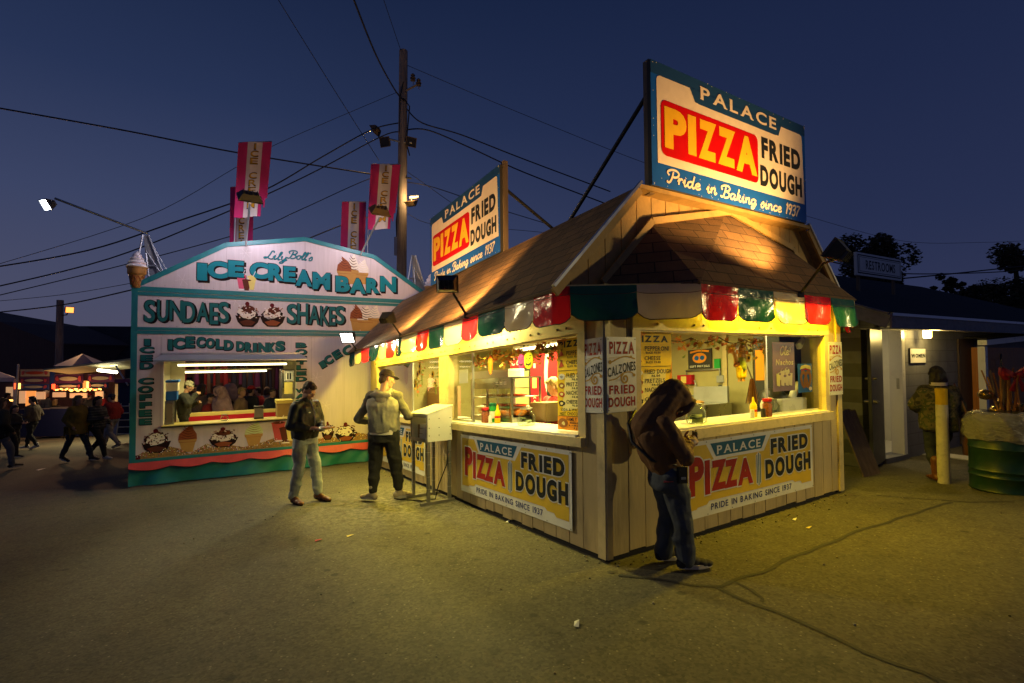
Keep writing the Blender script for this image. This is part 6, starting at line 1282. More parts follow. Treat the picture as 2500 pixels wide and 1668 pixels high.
# --- man in the grey hoodie seen from behind
m_hood_g = cloth('grey marl hoodie', (.27, .255, .215), bump=.3, var=.12, vs=14); m_hood_s = cloth('dark grey sleeves', (.12, .112, .092), bump=.4); m_sweat = cloth('black sweatpants', (.018, .017, .015), bump=.3); m_capk = cloth('dark cap', (.035, .028, .022)); m_shoe_b = M('beige sneaker', (.40, .33, .23), .7, var=.15, bump=.3, bs=60)
p2 = G(937, 1222)
b2, T2, J2, H2, R2 = person('man in grey hoodie, backwards facing us, dark cap and black sweatpants', p2, (.10, 1),
    dict(head=(.02, .06, 1.64), hf=(.72, .62, -.25), shR=(.175, .02, 1.405), elR=(.34, .02, 1.14), wrR=(.22, .27, 1.10), shL=(-.175, .0, 1.405), elL=(-.36, -.02, 1.10), wrL=(-.17, .22, 1.02), hdR=(-.3, 1, .1), hdL=(.5, 1, .1),
         anR=(.19, .06, .09), knR=(.145, .05, .50), toR=(.33, .15, .03), anL=(-.13, -.06, .09), knL=(-.125, .01, .50), toL=(-.28, -.0, .03), hipR=(.10, 0, .93), hipL=(-.10, 0, .93)),
    dict(skin=m_skin, top=dict(kind='hoodie', mat=m_hood_g, e=.056, sleeve=.012, hem=-.005, dp=.01, sleeves=m_hood_s), legs=dict(mat=m_sweat, e=.030, flare=-.012, cut=.12, low=.04, kind='sweatpants'), shoes=dict(mat=m_shoe_b, sole=m_sole, boot=.05), hair=(m_hairb, 'short'), cap=dict(mat=m_capk), hood=dict(mat=m_hood_g, upp=False)), sc=1.02, vox=.010, girth=1.03)
mb = MB(T2); mb.loft([(J2['pelvis']+Vector((0, -.005, -.035)), Vector((.186, 0, 0)), Vector((0, .146, 0))), (J2['pelvis']+Vector((0, -.005, .03)), Vector((.188, 0, 0)), Vector((0, .148, 0)))], m_vanil, 28); mb.build('shirt_hem', b2, smooth='edge')
# --- hooded man leaning by the corner
m_bhood = cloth('brown hoodie', (.165, .076, .026), bump=.35, var=.15); m_dj = cloth('dark blue jeans', (.062, .073, .09), bump=.3, var=.35, vs=4); m_sk = M('black suede shoe', (.022, .019, .017), .8, var=.2)
p3 = G(1640, 1386)
b3, T3, J3, H3, R3 = person('man in brown hooded sweatshirt and blue jeans leaning with bowed head by the corner', p3, (.985, .17),
    dict(pelvis=(0, -.035, .80), waist=(0, -.115, .92), chest=(0, -.150, 1.10), neck=(0, -.085, 1.265), head=(.0, .035, 1.375), hf=(.05, .62, -.78), shR=(.155, -.12, 1.20), elR=(.235, .01, .93), wrR=(.09, .115, 1.00), shL=(-.155, -.10, 1.20), elL=(-.22, .06, .93), wrL=(-.06, .15, 1.0),
         hdR=(-.3, .8, .35), hdL=(.2, .8, .3), palmR=(-1, .1, -.2), palmL=(.6, .1, 1), curl=.7, hipR=(.085, -.03, .78), knR=(.105, .04, .43), anR=(.10, .07, .095), toR=(.10, .235, .045), hipL=(-.085, -.03, .78), knL=(-.07, .02, .43), anL=(-.10, -.02, .09), toL=(-.13, .13, .03)),
    dict(skin=m_skin2, top=dict(kind='hoodie', mat=m_bhood, e=.034, sleeve=.026, hem=-.03, dp=.015), legs=dict(mat=m_dj, e=.032, flare=.014, cut=.06, low=.05, kind='jeans'), shoes=dict(mat=m_sk, sole=m_sole), hood=dict(mat=m_bhood)), sc=1.0, vox=.009, girth=.90)
mb = MB(T3); mb.tube([(.155, -.03, .86), (.13, -.22, .90), (.02, -.335, 1.03), (-.10, -.315, 1.16), (-.16, -.22, 1.26)], .013, m_black, 6); mb.build('shoulder_strap', b3, smooth=True)
mb = MB(T3); mb.box((.19, -.045, .735), (.23, .025, .86), m_black); mb.box((.229, -.03, .765), (.233, .01, .785), m_galv); mb.build('phone_pouch', b3, bevel=.008)
mb = MB(T3); mb.tube([(.150, -.135, .735), (.185, -.07, .745)], .007, m_coral, 6); mb.build('pocket_trim', b3)
mb = MB(T3); mb.box((-.03, .215, .985), (.035, .228, 1.095), m_black); tag(mb.build('phone', bevel=.004), 'dark phone held by the man in the brown hood', 'phone')
# --- woman walking to the restrooms
def camo():
    m = M('camouflage cloth', (.06, .055, .035), .85, var=.2, vs=10, bump=.5, bs=18); t = m.node_tree; b = t.nodes['Principled BSDF']; a = [n for n in t.nodes if n.type == 'MAPPING'][0]
    n = N(t, 'ShaderNodeTexNoise'); n.inputs['Scale'].default_value = 11; n.inputs['Detail'].default_value = 3; t.links.new(a.outputs[0], n.inputs['Vector'])
    r = ramp(t, [(.40, (.022, .020, .014)), (.41, (.085, .070, .038)), (.52, (.085, .070, .038)), (.53, (.035, .045, .022)), (.62, (.035, .045, .022)), (.63, (.14, .11, .06))]); t.links.new(n.outputs[0], r.inputs[0]); t.links.new(r.outputs[0], b.inputs['Base Color']); return m
m_camo = camo(); m_navyj = cloth('navy jeans', (.015, .020, .04)); m_tan = M('tan leather', (.16, .065, .022), .5, var=.2)
p4 = G(2296, 1174)
b4, T4, J4, H4, R4 = person('woman in camouflage jacket and dark hat walking towards the restrooms', p4, (.35, .94), dict(hf=(0, 1, -.1), elR=(.27, .0, 1.15), wrR=(.24, .14, .95), elL=(-.30, .0, 1.17), wrL=(-.20, .18, 1.06), anR=(.10, .16, .09), knR=(.10, .16, .5), toR=(.11, .34, .03), anL=(-.10, -.12, .09), knL=(-.10, .04, .48), toL=(-.11, .06, .03)),
    dict(top=dict(kind='coat', mat=m_camo, e=.075, sleeve=.040, hem=-.16), legs=dict(mat=m_navyj, e=.014, cut=.2), shoes=dict(mat=m_boot, boot=.2, kind='boot'), hair=(m_hairk, 'bob'), beanie=m_capk), sc=.87, vox=.013, girth=1.1, detail=False)
mb = MB(T4); mb.loft([(J4['neck']+Vector((0, -.02, .0)), Vector((.105, 0, 0)), Vector((0, .095, 0))), (J4['neck']+Vector((0, -.02, .05)), Vector((.11, 0, 0)), Vector((0, .10, 0)))], m_flw, 20); mb.build('fur_collar', b4)
t = thing('handbag', 'tan leather shoulder bag at the right hip of the woman in camouflage', 'bag', T4(.36, 0, .55)); mb = MB(T4); mb.loft([((.36, 0, .42), Vector((.055, 0, 0)), Vector((0, .13, 0))), ((.35, 0, .62), Vector((.05, 0, 0)), Vector((0, .11, 0))), ((.34, 0, .74), Vector((.02, 0, 0)), Vector((0, .09, 0)))], m_tan, 16); mb.build('pouch', t, smooth='edge')
mb = MB(T4); mb.tube([(.34, -.07, .72), (.30, -.10, 1.1), (.20, -.03, 1.50), (.30, .09, 1.1), (.34, .07, .72)], .012, m_tan, 6); mb.build('strap', t)
# --- worker in the ice cream stand
m_olive = cloth('dark olive jacket', (.026, .026, .02)); m_knit = cloth('grey knit', (.30, .28, .20), bump=.8, bs=40)
h = BL(453, 932, .62); p5 = BW(h[0]-.02, .62, .46)
hz = h[1]-.46
person('worker in grey beanie and dark jacket eating at the ice cream counter', p5, (BD.x, BD.y), dict(head=(0, .10, 1.61), hf=(.25, .9, -.35), neck=(0, .03, 1.46), chest=(0, .02, 1.3), elR=(.27, .10, 1.18), wrR=(.10, .25, 1.42), hdR=(-.3, .8, .3), elL=(-.22, .12, 1.12), wrL=(-.05, .28, 1.20), curl=.9),
    dict(top=dict(kind='jacket', mat=m_olive, e=.05, sleeve=.035), legs=dict(mat=m_sweat), shoes=dict(mat=m_sk), hair=(m_hairk, 'short'), beanie=m_knit), sc=max(.7, hz/1.74), vox=.011)
# --- server in red inside the pizza stand
uq = L(1353, 985, .9); p6 = W(uq[0]+.05, .95, .06)
person('server in red shirt inside the pizza stand half hidden by the yellow menu', p6, (-V.x, -V.y), dict(hf=(.7, .7, -.3), wrR=(.2, .2, 1.1), wrL=(-.2, .2, 1.1)), dict(top=dict(kind='shirt', mat=cloth('red shirt', (.45, .02, .02)), e=.02), legs=dict(mat=m_sweat), shoes=dict(mat=m_sk), hair=(m_hairl, 'short')), sc=.88, vox=.012, detail=False)
# --- passers-by on the left and the crowd seen through the ice cream window
m_must_c = cloth('mustard shawl cloth', (.20, .135, .02)); m_marn = cloth('dark red jacket cloth', (.20, .012, .016)); m_gj = cloth('grey jeans', (.16, .17, .19)); m_brn = cloth('brown jacket cloth', (.10, .07, .045)); m_nav = cloth('navy jacket cloth', (.02, .028, .05)); m_blk = cloth('black coat cloth', (.012, .012, .014)); m_redj = cloth('bright red jacket cloth', (.45, .02, .02)); m_pnk = cloth('dusty pink hoodie cloth', (.32, .20, .21)); m_tanc = cloth('tan coat cloth', (.22, .14, .08)); m_whs = M('white shoe', (.5, .48, .44), .6)
def stripes():
    m = M('striped padded cloth', (.02, .022, .026), .7, var=.1); t = m.node_tree; b = t.nodes['Principled BSDF']; a = [n for n in t.nodes if n.type == 'MAPPING'][0]; s = N(t, 'ShaderNodeSeparateXYZ'); t.links.new(a.outputs[0], s.inputs[0]); w = N(t, 'ShaderNodeMath', operation='MULTIPLY'); w.inputs[1].default_value = 95; t.links.new(s.outputs[2], w.inputs[0]); q = N(t, 'ShaderNodeMath', operation='SINE'); t.links.new(w.outputs[0], q.inputs[0]); r = ramp(t, [(.75, (.018, .02, .024)), (.85, (.10, .10, .09))]); t.links.new(q.outputs[0], r.inputs[0]); t.links.new(r.outputs[0], b.inputs['Base Color']); return m
m_strp = stripes()
def walk(st): 
    return dict(anR=(.09, st*.34, .10 if st > 0 else .16), knR=(.10, st*.20+.05, .50), toR=(.10, st*.34+.18, .05 if st > 0 else .03), anL=(-.09, -st*.34, .16 if st > 0 else .10), knL=(-.10, -st*.10+.07, .50), toL=(-.10, -st*.34+.16, .03 if st > 0 else .05), elR=(.25, -.08, 1.14), wrR=(.23, .10, .95), elL=(-.25, -.02, 1.14), wrL=(-.22, .16, .98))
def passer(label, px, py, ptop, face, st, top, legs, shoe, hair, extra=None, hem=0, kind='jacket', e=.05, pose=None, girth=1, group='people passing on the left'):
    p = G(px, py); po = walk(st); po.update(pose or {}); lo, hi = .5, 3
    dep = (p-CAM).dot(fw); zt = (CAM+ray(px, ptop)*dep).z-p.z
    w = dict(top=dict(kind=kind, mat=top, e=e, sleeve=.03, hem=hem), legs=dict(mat=legs, e=.016), shoes=dict(mat=shoe, sole=m_sole), hair=hair); w.update(extra or {})
    return person(label, p, face, po, w, sc=zt/1.745, vox=.017, group=group, detail=False, girth=girth)
r_ = passer('blond woman in a mustard shawl striding past the blue stall', 187, 1128, 966, (1, -.12), -1, m_must_c, m_nav, m_sk, (m_hairl, 'long'), hem=-.20, kind='shawl', e=.08)
mb = MB(r_[1]); 
for i in range(-6, 7): a = i*.3; mb.prism([(.24*math.sin(a)-.05, -.22*math.cos(a), .95), (.24*math.sin(a)+.05, -.22*math.cos(a), .95), (.26*math.sin(a), -.27*math.cos(a), .62+.1*abs(i % 3))], (0, .012, 0), m_must_c)
mb.build('shawl_tail', r_[0])
passer('dark haired woman in a striped padded jacket walking beside the mustard shawl', 236, 1122, 968, (1, -.1), 1, m_strp, m_blk, m_whs, (m_hairk, 'bob'), hem=-.08, e=.06, pose=dict(wrR=(.12, .3, 1.15), elR=(.25, .05, 1.12)))
passer('man in dark red jacket and cap stepping behind the striped jacket woman', 272, 1094, 962, (-1, .1), 1, m_marn, m_gj, m_sk, (m_hairb, 'short'), dict(cap=dict(mat=m_nav)), e=.07, girth=1.15, pose=dict(wrL=(-.12, .28, 1.18), elL=(-.25, .05, 1.12)))
passer('woman in brown jacket with yellow scarf and white shoes facing left', 78, 1098, 968, (-1, -.15), .6, m_brn, m_blk, m_whs, (m_hairk, 'tail'), e=.06, pose=dict(wrR=(.12, .3, 1.1), wrL=(-.1, .32, 1.12)))
passer('white haired man in dark blue jacket standing at the blue stall', 108, 1068, 955, (.3, 1), .15, m_nav, m_gj, m_sk, (m_hairw, 'short'))
passer('short person with fair hair and black coat at the blue stall', 133, 1066, 976, (.0, 1), .1, m_blk, m_blk, m_sk, (m_hairl, 'bob'), hem=-.1)
passer('person in bright red jacket at the blue stall', 160, 1058, 962, (.3, 1), .1, m_redj, m_nav, m_sk, (m_hairb, 'short'))
passer('dark haired woman in black turning right near the left edge', 32, 1118, 990, (1, .1), .5, m_blk, m_blk, m_sk, (m_hairk, 'bob'), pose=dict(wrR=(.1, .3, 1.15), wrL=(-.1, .3, 1.15)))
passer('long haired woman in olive coat cut by the left edge', -4, 1150, 972, (.2, 1), .6, m_olive, m_gj, m_sk, (m_hairb, 'long'), hem=-.15)
passer('person in black behind the red cap man near the stall end', 215, 1062, 960, (.2, 1), .1, m_blk, m_nav, m_sk, (m_hairk, 'short'), dict(cap=dict(mat=m_redj)))
passer('tall man in grey coat far back between the white haired man and the red jacket', 148, 1050, 952, (-.4, 1), .2, m_gj, m_nav, m_sk, (m_hairb, 'short'))
passer('woman in dusty pink coat far back behind the brown jacket woman', 62, 1062, 965, (1, .2), .5, m_pnk, m_blk, m_sk, (m_hairk, 'bob'), hem=-.1)
passer('person in tan coat far back near the left tent', 14, 1066, 960, (.6, 1), .3, m_tanc, m_nav, m_sk, (m_hairb, 'short'))
passer('person in black coat with pale hair in front of the yellow posters', 92, 1058, 962, (-1, .4), .3, m_blk, m_gj, m_sk, (m_hairl, 'bob'), hem=-.1)
passer('person in bright red coat and dark cap close to the trailer ladder', 247, 1058, 955, (.5, 1), .2, m_redj, m_blk, m_sk, (m_hairk, 'short'), dict(cap=dict(mat=m_nav)))
cr = 'crowd seen through the ice cream window'
for lab, px, y, hz_, f, top_, hr in (('person in brown coat seen through the ice cream window beside the worker', 492, 4.6, 938, (.2, 1), m_tanc, (m_hairb, 'bob')), ('person in dark red seen low through the ice cream window', 512, 3.9, 962, (1, 0), m_marn, (m_hairk, 'short')), ('child in dusty pink hood seen through the middle of the ice cream window', 541, 3.6, 944, (-.2, -1), m_pnk, (m_hairb, 'bob')),
    ('person in black seen behind the pink hood through the window', 566, 5.0, 938, (-1, .2), m_blk, (m_hairk, 'short')), ('person in tan coat with pale collar seen through the ice cream window', 588, 4.0, 946, (1, .3), m_tanc, (m_hairl, 'short')), ('person in red cap and black jacket seen through the ice cream window', 612, 4.4, 942, (.3, 1), m_blk, (m_hairk, 'short')), ('person in red seen far back through the ice cream window', 632, 6.5, 946, (-1, 0), m_redj, (m_hairb, 'short')), ('person in navy with pale hood seen at the right of the ice cream window', 664, 3.8, 948, (1, -.2), m_nav, (m_hairb, 'short')), ('person in brown far back between others in the ice cream window', 526, 6.8, 942, (1, .1), m_brn, (m_hairk, 'short')), ('person in grey far back at the right of the ice cream window', 652, 7.4, 945, (-.4, 1), m_gj, (m_hairb, 'bob')), ('person in black far back left in the ice cream window', 470, 7.0, 945, (.5, 1), m_blk, (m_hairl, 'short'))):
    x, z = BL(px, hz_, y); q = BW(x, y, 0); q.z = gz(q.x, q.y); h = B0.z+z-q.z
    w = dict(top=dict(kind='coat', mat=top_, e=.05, sleeve=.03, hem=-.1), legs=dict(mat=m_nav, e=.016), shoes=dict(mat=m_sk), hair=hr)
    if 'red cap' in lab: w['cap'] = dict(mat=m_redj)
    if 'hood' in lab: w['hood'] = dict(mat=m_pnk, upp=('pink' in lab))
    person(lab, q, f, walk(random.choice((-.3, .3, .1))), w, sc=h/1.745, vox=.019, group=cr, detail=False)
# ================================================================== utility pole, its lamps and the overhead wires
m_pole = M('grey weathered pole', (.27, .22, .18), .85, var=.35, vs=3, bump=.6, bs=12, stretch=(9, 9, .5)); m_ins = flatm('brown insulator', (.12, .09, .07), .3); m_wire = M('black cable', (.012, .012, .014), .6, var=0)
PD = 17.0
pt = AT(985, 125, PD); pb = Vector((pt.x-.12, pt.y, gz(pt.x, pt.y)))
pole = thing('utility_pole', 'tall weathered wooden utility pole with floodlights behind the two stands', 'utility pole', pb)
mb = MB(); mb.tube([pb, pb.lerp(pt, .3), pb.lerp(pt, .6), pt], [.19, .175, .16, .145], m_pole, 16); mb.build('shaft', pole, smooth='edge')
def pp(px, py, d=PD-.2): return AT(px, py, d)
mb = MB(); mb.tube([pp(990, 222), pp(1004, 215), pp(1022, 205)], .035, m_pole, 8)
for x, y in ((1008, 190), (1022, 202)): mb.lathe([(.03, -.12), (.09, -.10), (.05, -.05), (.10, -.02), (.05, .05), (.08, .08), (.03, .14)], pp(x, y), m_ins, 12); mb.tube([pp(x, y), pp(x+1, y+16)], .02, m_galv, 6)
mb.build('insulator', pole)
mb = MB(); mb.tube([pp(930, 335), pp(985, 348), pp(1005, 348)], .035, m_galv, 8); mb.build('cross_arm', pole)
m_flo = emis('lit orange flood lens', (1, .45, .08), 10)
for (x, y), d, ln in (((915, 320), (-.85, .22, -.5), m_flo), ((940, 347), (-.3, -.9, -.3), m_black), ((1003, 347), (.5, -.8, -.3), m_black), ((1004, 492), (-.1, -.35, .9), m_flo)):
    mb = MB(); flood_head(mb, pp(x, y), d, (.36, .30), m_brown, ln, .14); mb.build('floodlight', pole)
lamp('pole_flood', 'SPOT', pp(910, 322), 260, (1, .55, .15), pole, to=pp(300, 900, 9), spot_size=R(110), spot_blend=.7, shadow_soft_size=.15)
mb = MB(); a = pp(1000, 482); mb.tube([a, pp(1023, 480)], .055, m_galv, 10); mb.tube([pp(988, 498), pp(1004, 495), pp(1005, 484)], .02, m_galv, 6); mb.build('security_camera', pole)
mb = MB(); mb.box(tuple(pp(962, 622)), tuple(pp(976, 578)+Vector((0, .18, 0))), m_galv); mb.tube([pp(969, 578), pp(968, 540), pp(976, 480)], .03, m_black, 6); mb.build('meter_box', pole)
mb = MB(); mb.tube([pp(975, 560), pp(977, 400), pp(976, 240), pp(985, 200)], .02, m_wire, 6); mb.tube([pp(985, 240), pp(1000, 260), pp(992, 350), pp(1000, 380), pp(990, 340)], .022, m_wire, 6); mb.tube([pp(968, 430), pp(1004, 436)], .03, m_wire, 6); mb.build('pole_cable', pole)
wires = [('thick black cable from the left edge to the wooden pole under the tall flag', .022, [(-60, 254, 13), (300, 318, 14), (585, 374, 15.5), (904, 425, 16.5), (975, 438, PD)]),
 ('thin wire falling steeply from the top edge left of the pole', .010, [(655, -40, 12), (808, 207, 14), (926, 393, 15.5)]), ('heavy twisted cable dropping from the top edge onto the pole', .026, [(845, -50, 11), (915, 128, 14), (963, 218, 16), (985, 245, PD-.2)]),
 ('thin wire from the top edge to the pole top', .010, [(920, -50, 12), (957, 60, 15), (980, 128, PD)]), ('thin wire from the pole top towards the big sign', .009, [(995, 160, PD), (1250, 268, 18), (1580, 400, 19), (1760, 450, 20)]),
 ('upper of the two thick cables sagging from the pole to the lower left', .020, [(975, 300, PD), (905, 318, 16.5), (787, 383, 16), (638, 468, 15), (425, 543, 14), (213, 612, 13.5), (-60, 660, 13)]), ('lower of the two thick cables sagging from the pole to the lower left', .020, [(980, 322, PD), (930, 334, 16.5), (745, 431, 16), (532, 527, 15), (266, 632, 14), (-60, 712, 13)]),
 ('thin wire from the pole to the left edge above the thick pair', .008, [(968, 226, PD), (680, 350, 16), (574, 410, 15), (351, 532, 14), (-60, 662, 13)]), ('upper thick cable sagging from the pole behind the big sign', .022, [(990, 262, PD), (1030, 300, 17), (1128, 330, 17.5), (1277, 388, 18), (1490, 468, 19)]), ('lower thick cable sagging from the pole to the stand roof', .022, [(985, 318, PD), (1045, 318, 17), (1150, 362, 17.5), (1277, 420, 18), (1480, 498, 19)]),
 ('cable from the pole passing between the two right flags', .014, [(975, 426, PD), (904, 436, 16), (734, 512, 15.5), (620, 560, 15), (330, 640, 14), (-60, 735, 13)]), ('low cable at the left edge running to the ice cream roof', .018, [(-60, 768, 14), (150, 745, 14), (330, 706, 13)]), ('thinner low wire at the left edge', .008, [(-60, 740, 15), (150, 720, 14), (330, 690, 13.5)]),
 ('pair of cables from the ice cream roof peak to the pole', .014, [(745, 586, 11.2), (840, 548, 13), (905, 528, 15), (975, 505, PD)]), ('thin wire from the pole down behind the long sign', .010, [(995, 420, PD), (1055, 462, 17), (1110, 500, 17.5), (1240, 580, 18)]), ('cable from the pole running right behind the long sign', .014, [(995, 445, PD), (1060, 458, 17), (1200, 505, 18), (1340, 548, 19)]), ('lowest thin wire from the pole past the long sign', .009, [(995, 522, PD), (1060, 548, 17), (1240, 560, 18), (1330, 568, 19)]),
 ('cable sagging behind the restrooms sign to the right edge', .016, [(2010, 634, 12), (2080, 650, 13), (2200, 668, 14), (2400, 666, 15), (2560, 655, 16)]), ('cable rising above the restrooms roof at the right edge', .020, [(2205, 680, 13), (2330, 668, 14), (2480, 652, 15), (2560, 645, 15.5)]), ('faint high wire right of the big sign', .007, [(1960, 525, 18), (2200, 588, 19), (2400, 592, 20), (2560, 585, 21)])]
for lab, r, pts in wires:
    P = [AT(x, y, d) for x, y, d in pts]; Q_ = []
    for i in range(len(P)-1):
        a, b, c, d = P[max(i-1, 0)], P[i], P[i+1], P[min(i+2, len(P)-1)]
        for j in range(6): t = j/6; Q_.append(.5*((2*b)+(c-a)*t+(2*a-5*b+4*c-d)*t*t+(3*b-a-3*c+d)*t**3))
    Q_.append(P[-1]); mb = MB(); mb.tube(Q_, r, m_wire, 6); tag(mb.build('overhead_wire', smooth=True), lab, 'wire', 'overhead wires')

lamp('pole_lamp_up', 'POINT', pp(1001, 478, PD-.55), 45, (1, .62, .25), pole, shadow_soft_size=.1)
# ================================================================== restrooms on the right
def blocks():
    m = M('grey painted block wall', (.15, .15, .165), .6, var=.12, vs=2, bump=.2, bs=40, dirt=.3); t = m.node_tree; b = t.nodes['Principled BSDF']; src = b.inputs['Base Color'].links[0].from_socket
    a = N(t, 'ShaderNodeAttribute'); a.attribute_name = 'lc'; s = N(t, 'ShaderNodeSeparateXYZ'); c = N(t, 'ShaderNodeCombineXYZ'); t.links.new(a.outputs['Vector'], s.inputs[0]); t.links.new(s.outputs[0], c.inputs[0]); t.links.new(s.outputs[2], c.inputs[1])
    br = N(t, 'ShaderNodeTexBrick'); br.inputs['Scale'].default_value = 1; br.inputs['Brick Width'].default_value = .61; br.inputs['Row Height'].default_value = .203; br.inputs['Mortar Size'].default_value = .006
    br.inputs['Color1'].default_value = (.95, .95, .95, 1); br.inputs['Color2'].default_value = (1.05, 1.05, 1.05, 1); br.inputs['Mortar'].default_value = (.5, .5, .5, 1); t.links.new(c.outputs[0], br.inputs['Vector'])
    mm = N(t, 'ShaderNodeMixRGB', blend_type='MULTIPLY'); mm.inputs[0].default_value = 1; t.links.new(src, mm.inputs[1]); t.links.new(br.outputs[0], mm.inputs[2]); t.links.new(mm.outputs[0], b.inputs['Base Color']); return m
m_blk_ = blocks(); m_rroof = shingles('dark roof shingles', (.020, .019, .021), .3, .14); m_rtrim = M('grey eave board', (.22, .22, .25), .6, var=.15, dirt=.3); m_door = M('dark grey steel door', (.055, .058, .062), .35, var=.1); m_tile = M('washroom tile', (.55, .52, .42), .4, var=.08)
RD = Vector((.873, .487, 0)).normalized(); RN = Vector((-RD.y, RD.x, 0)); R0 = Vector((5.47, 7.73, 0)); R0.z = gz(R0.x, R0.y)
def RW(x, y, z): return R0+RD*x+RN*y+Vector((0, 0, z))
def RP(px, py, y=0.0):
    p = hit(px, py, R0+RN*y, RN)-R0; return p.dot(RD), p.z
rest = thing('restroom_building', 'low grey block restroom building with dark shingle roof and an open door', 'building', RW(4, 0, 0))
xh = RP(2152, 900)[0]; xj = RP(2184, 900)[0]; xf = RP(2205, 900)[0]; zt = RP(2190, 806)[1]; ths = .09
mb = MB(RW)
mb.box((0, 0, -.1), (xh-.04, .2, 2.5), m_blk_); mb.box((xf, 0, -.1), (11, .2, 2.5), m_blk_); mb.box((xh-.04, 0, zt+.06), (xf, .2, 2.5), m_blk_); mb.box((xh-.04, -.05, -.1), (xf, .2, ths), m_blk_); mb.box((0, .2, -.1), (.2, 7, 2.5), m_blk_)
mb.build('wall', rest)
mb = MB(RW)
mb.box((xf-.10, -.03, ths), (xf, .16, zt+.06), m_white); mb.box((xh-.05, -.03, zt), (xf-.10, .16, zt+.06), m_white); mb.box((xh-.05, -.02, ths), (xh, .16, zt), m_white); mb.box((xf-.105, .02, 1.18), (xf-.10, .06, 1.36), m_steel); mb.build('door_frame', rest)
mb = MB(RW); mb.box((xh-.3, 1.7, -.1), (xf+1.2, 1.75, 2.5), m_tile); mb.box((xh-.35, .2, -.1), (xh-.3, 1.75, 2.5), m_tile); mb.box((xf+1.2, .2, -.1), (xf+1.25, 1.75, 2.5), m_tile); mb.box((xh-.3, .2, ths-.03), (xf+1.2, 1.7, ths), m_tile); mb.box((xh-.3, .2, 2.45), (xf+1.2, 1.7, 2.5), m_tile)
mb.box((xh+.1, 1.45, 1.55), (xh+.42, 1.69, 2.1), m_white); mb.box((xh+.05, 1.3, 1.42), (xh+.6, 1.69, 1.46), m_steel); mb.box((xh+.3, 1.5, .45), (xh+.7, 1.69, .75), m_white)
for i in range(6): mb.box((xh-.28, 1.69, .3+i*.22), (xf+1, 1.70, .31+i*.22), m_dark)
mb.build('washroom', rest)
lamp('washroom_lamp', 'AREA', RW(xh+.6, 1.0, 2.38), 14, (1, .82, .48), rest, shape='SQUARE', size=.5)
t = rest; mb = MB(); hp = RW(xh-.02, -.03, 0); q = (RD*-.972-RN*.235).normalized(); n = q.cross(Vector((0, 0, 1)))
w = .80; P = [hp+q*0+Vector((0, 0, .07)), hp+q*w+Vector((0, 0, .07)), hp+q*w+Vector((0, 0, zt-.02)), hp+Vector((0, 0, zt-.02))]
mb.prism(P, n*.045, m_door); dr = mb.build('door', rest)
mb = MB(); c = hp+q*(w-.08)+Vector((0, 0, 1.05)); mb.capsule(c-n*.05, .03, c+n*.09, .03, m_steel); c2 = c+Vector((0, 0, .35)); mb.capsule(c2-n*.04, .02, c2+n*.08, .02, m_steel); mb.build('handle', dr)
mb = MB(); c = hp+q*.42+Vector((0, 0, 1.62)); mb.prism([c-q*.09+n*.048, c+q*.09+n*.048, c+q*.09+n*.048+Vector((0, 0, .2)), c-q*.09+n*.048+Vector((0, 0, .2))], n*.003, m_bwhite); mb.prism([c-q*.06+n*.052+Vector((0, 0, .05)), c+q*.06+n*.052+Vector((0, 0, .05)), c+q*.06+n*.052+Vector((0, 0, .15)), c-q*.06+n*.052+Vector((0, 0, .15))], n*.001, m_coral); mb.build('door_notice', dr)
mb = MB(RW); EV = -.52; ez = 2.36; rise = .40
def rz(y): return ez+(y-EV)*rise
roof_face(mb, [(-.28, EV, ez), (11.5, EV, ez), (11.5, 3.6, rz(3.6)), (-.28, 3.6, rz(3.6))], m_rroof); roof_face(mb, [(-.28, 3.6, rz(3.6)), (11.5, 3.6, rz(3.6)), (11.5, 7.7, ez), (-.28, 7.7, ez)], m_rroof)
mb.build('roof', rest, fix=False)
mb = MB(RW); mb.box((-.28, EV-.03, ez-.21), (11.5, EV, ez-.015), m_rtrim); mb.box((-.29, EV-.05, ez-.03), (11.5, EV-.02, ez+.012), m_alu); bar(mb, (-.285, EV, ez-.11), (-.285, 3.6, rz(3.6)-.11), .20, .03, (-1, 0, 0), m_rtrim); bar(mb, (-.29, EV, ez), (-.29, 3.6, rz(3.6)), .035, .03, (-1, 0, 0), m_alu)
mb.add([(-.28, EV, ez-.2), (11.5, EV, ez-.2), (11.5, .0, ez-.18), (-.28, .0, ez-.18)], [(0, 1, 2, 3)], m_rtrim); mb.add([(-.02, .0, 2.2), (-.02, 3.6, 2.2), (-.02, 3.6, rz(3.6)-.06), (-.02, 0, rz(0)-.06)], [(0, 1, 2, 3)], m_blk_); mb.build('eave', rest)
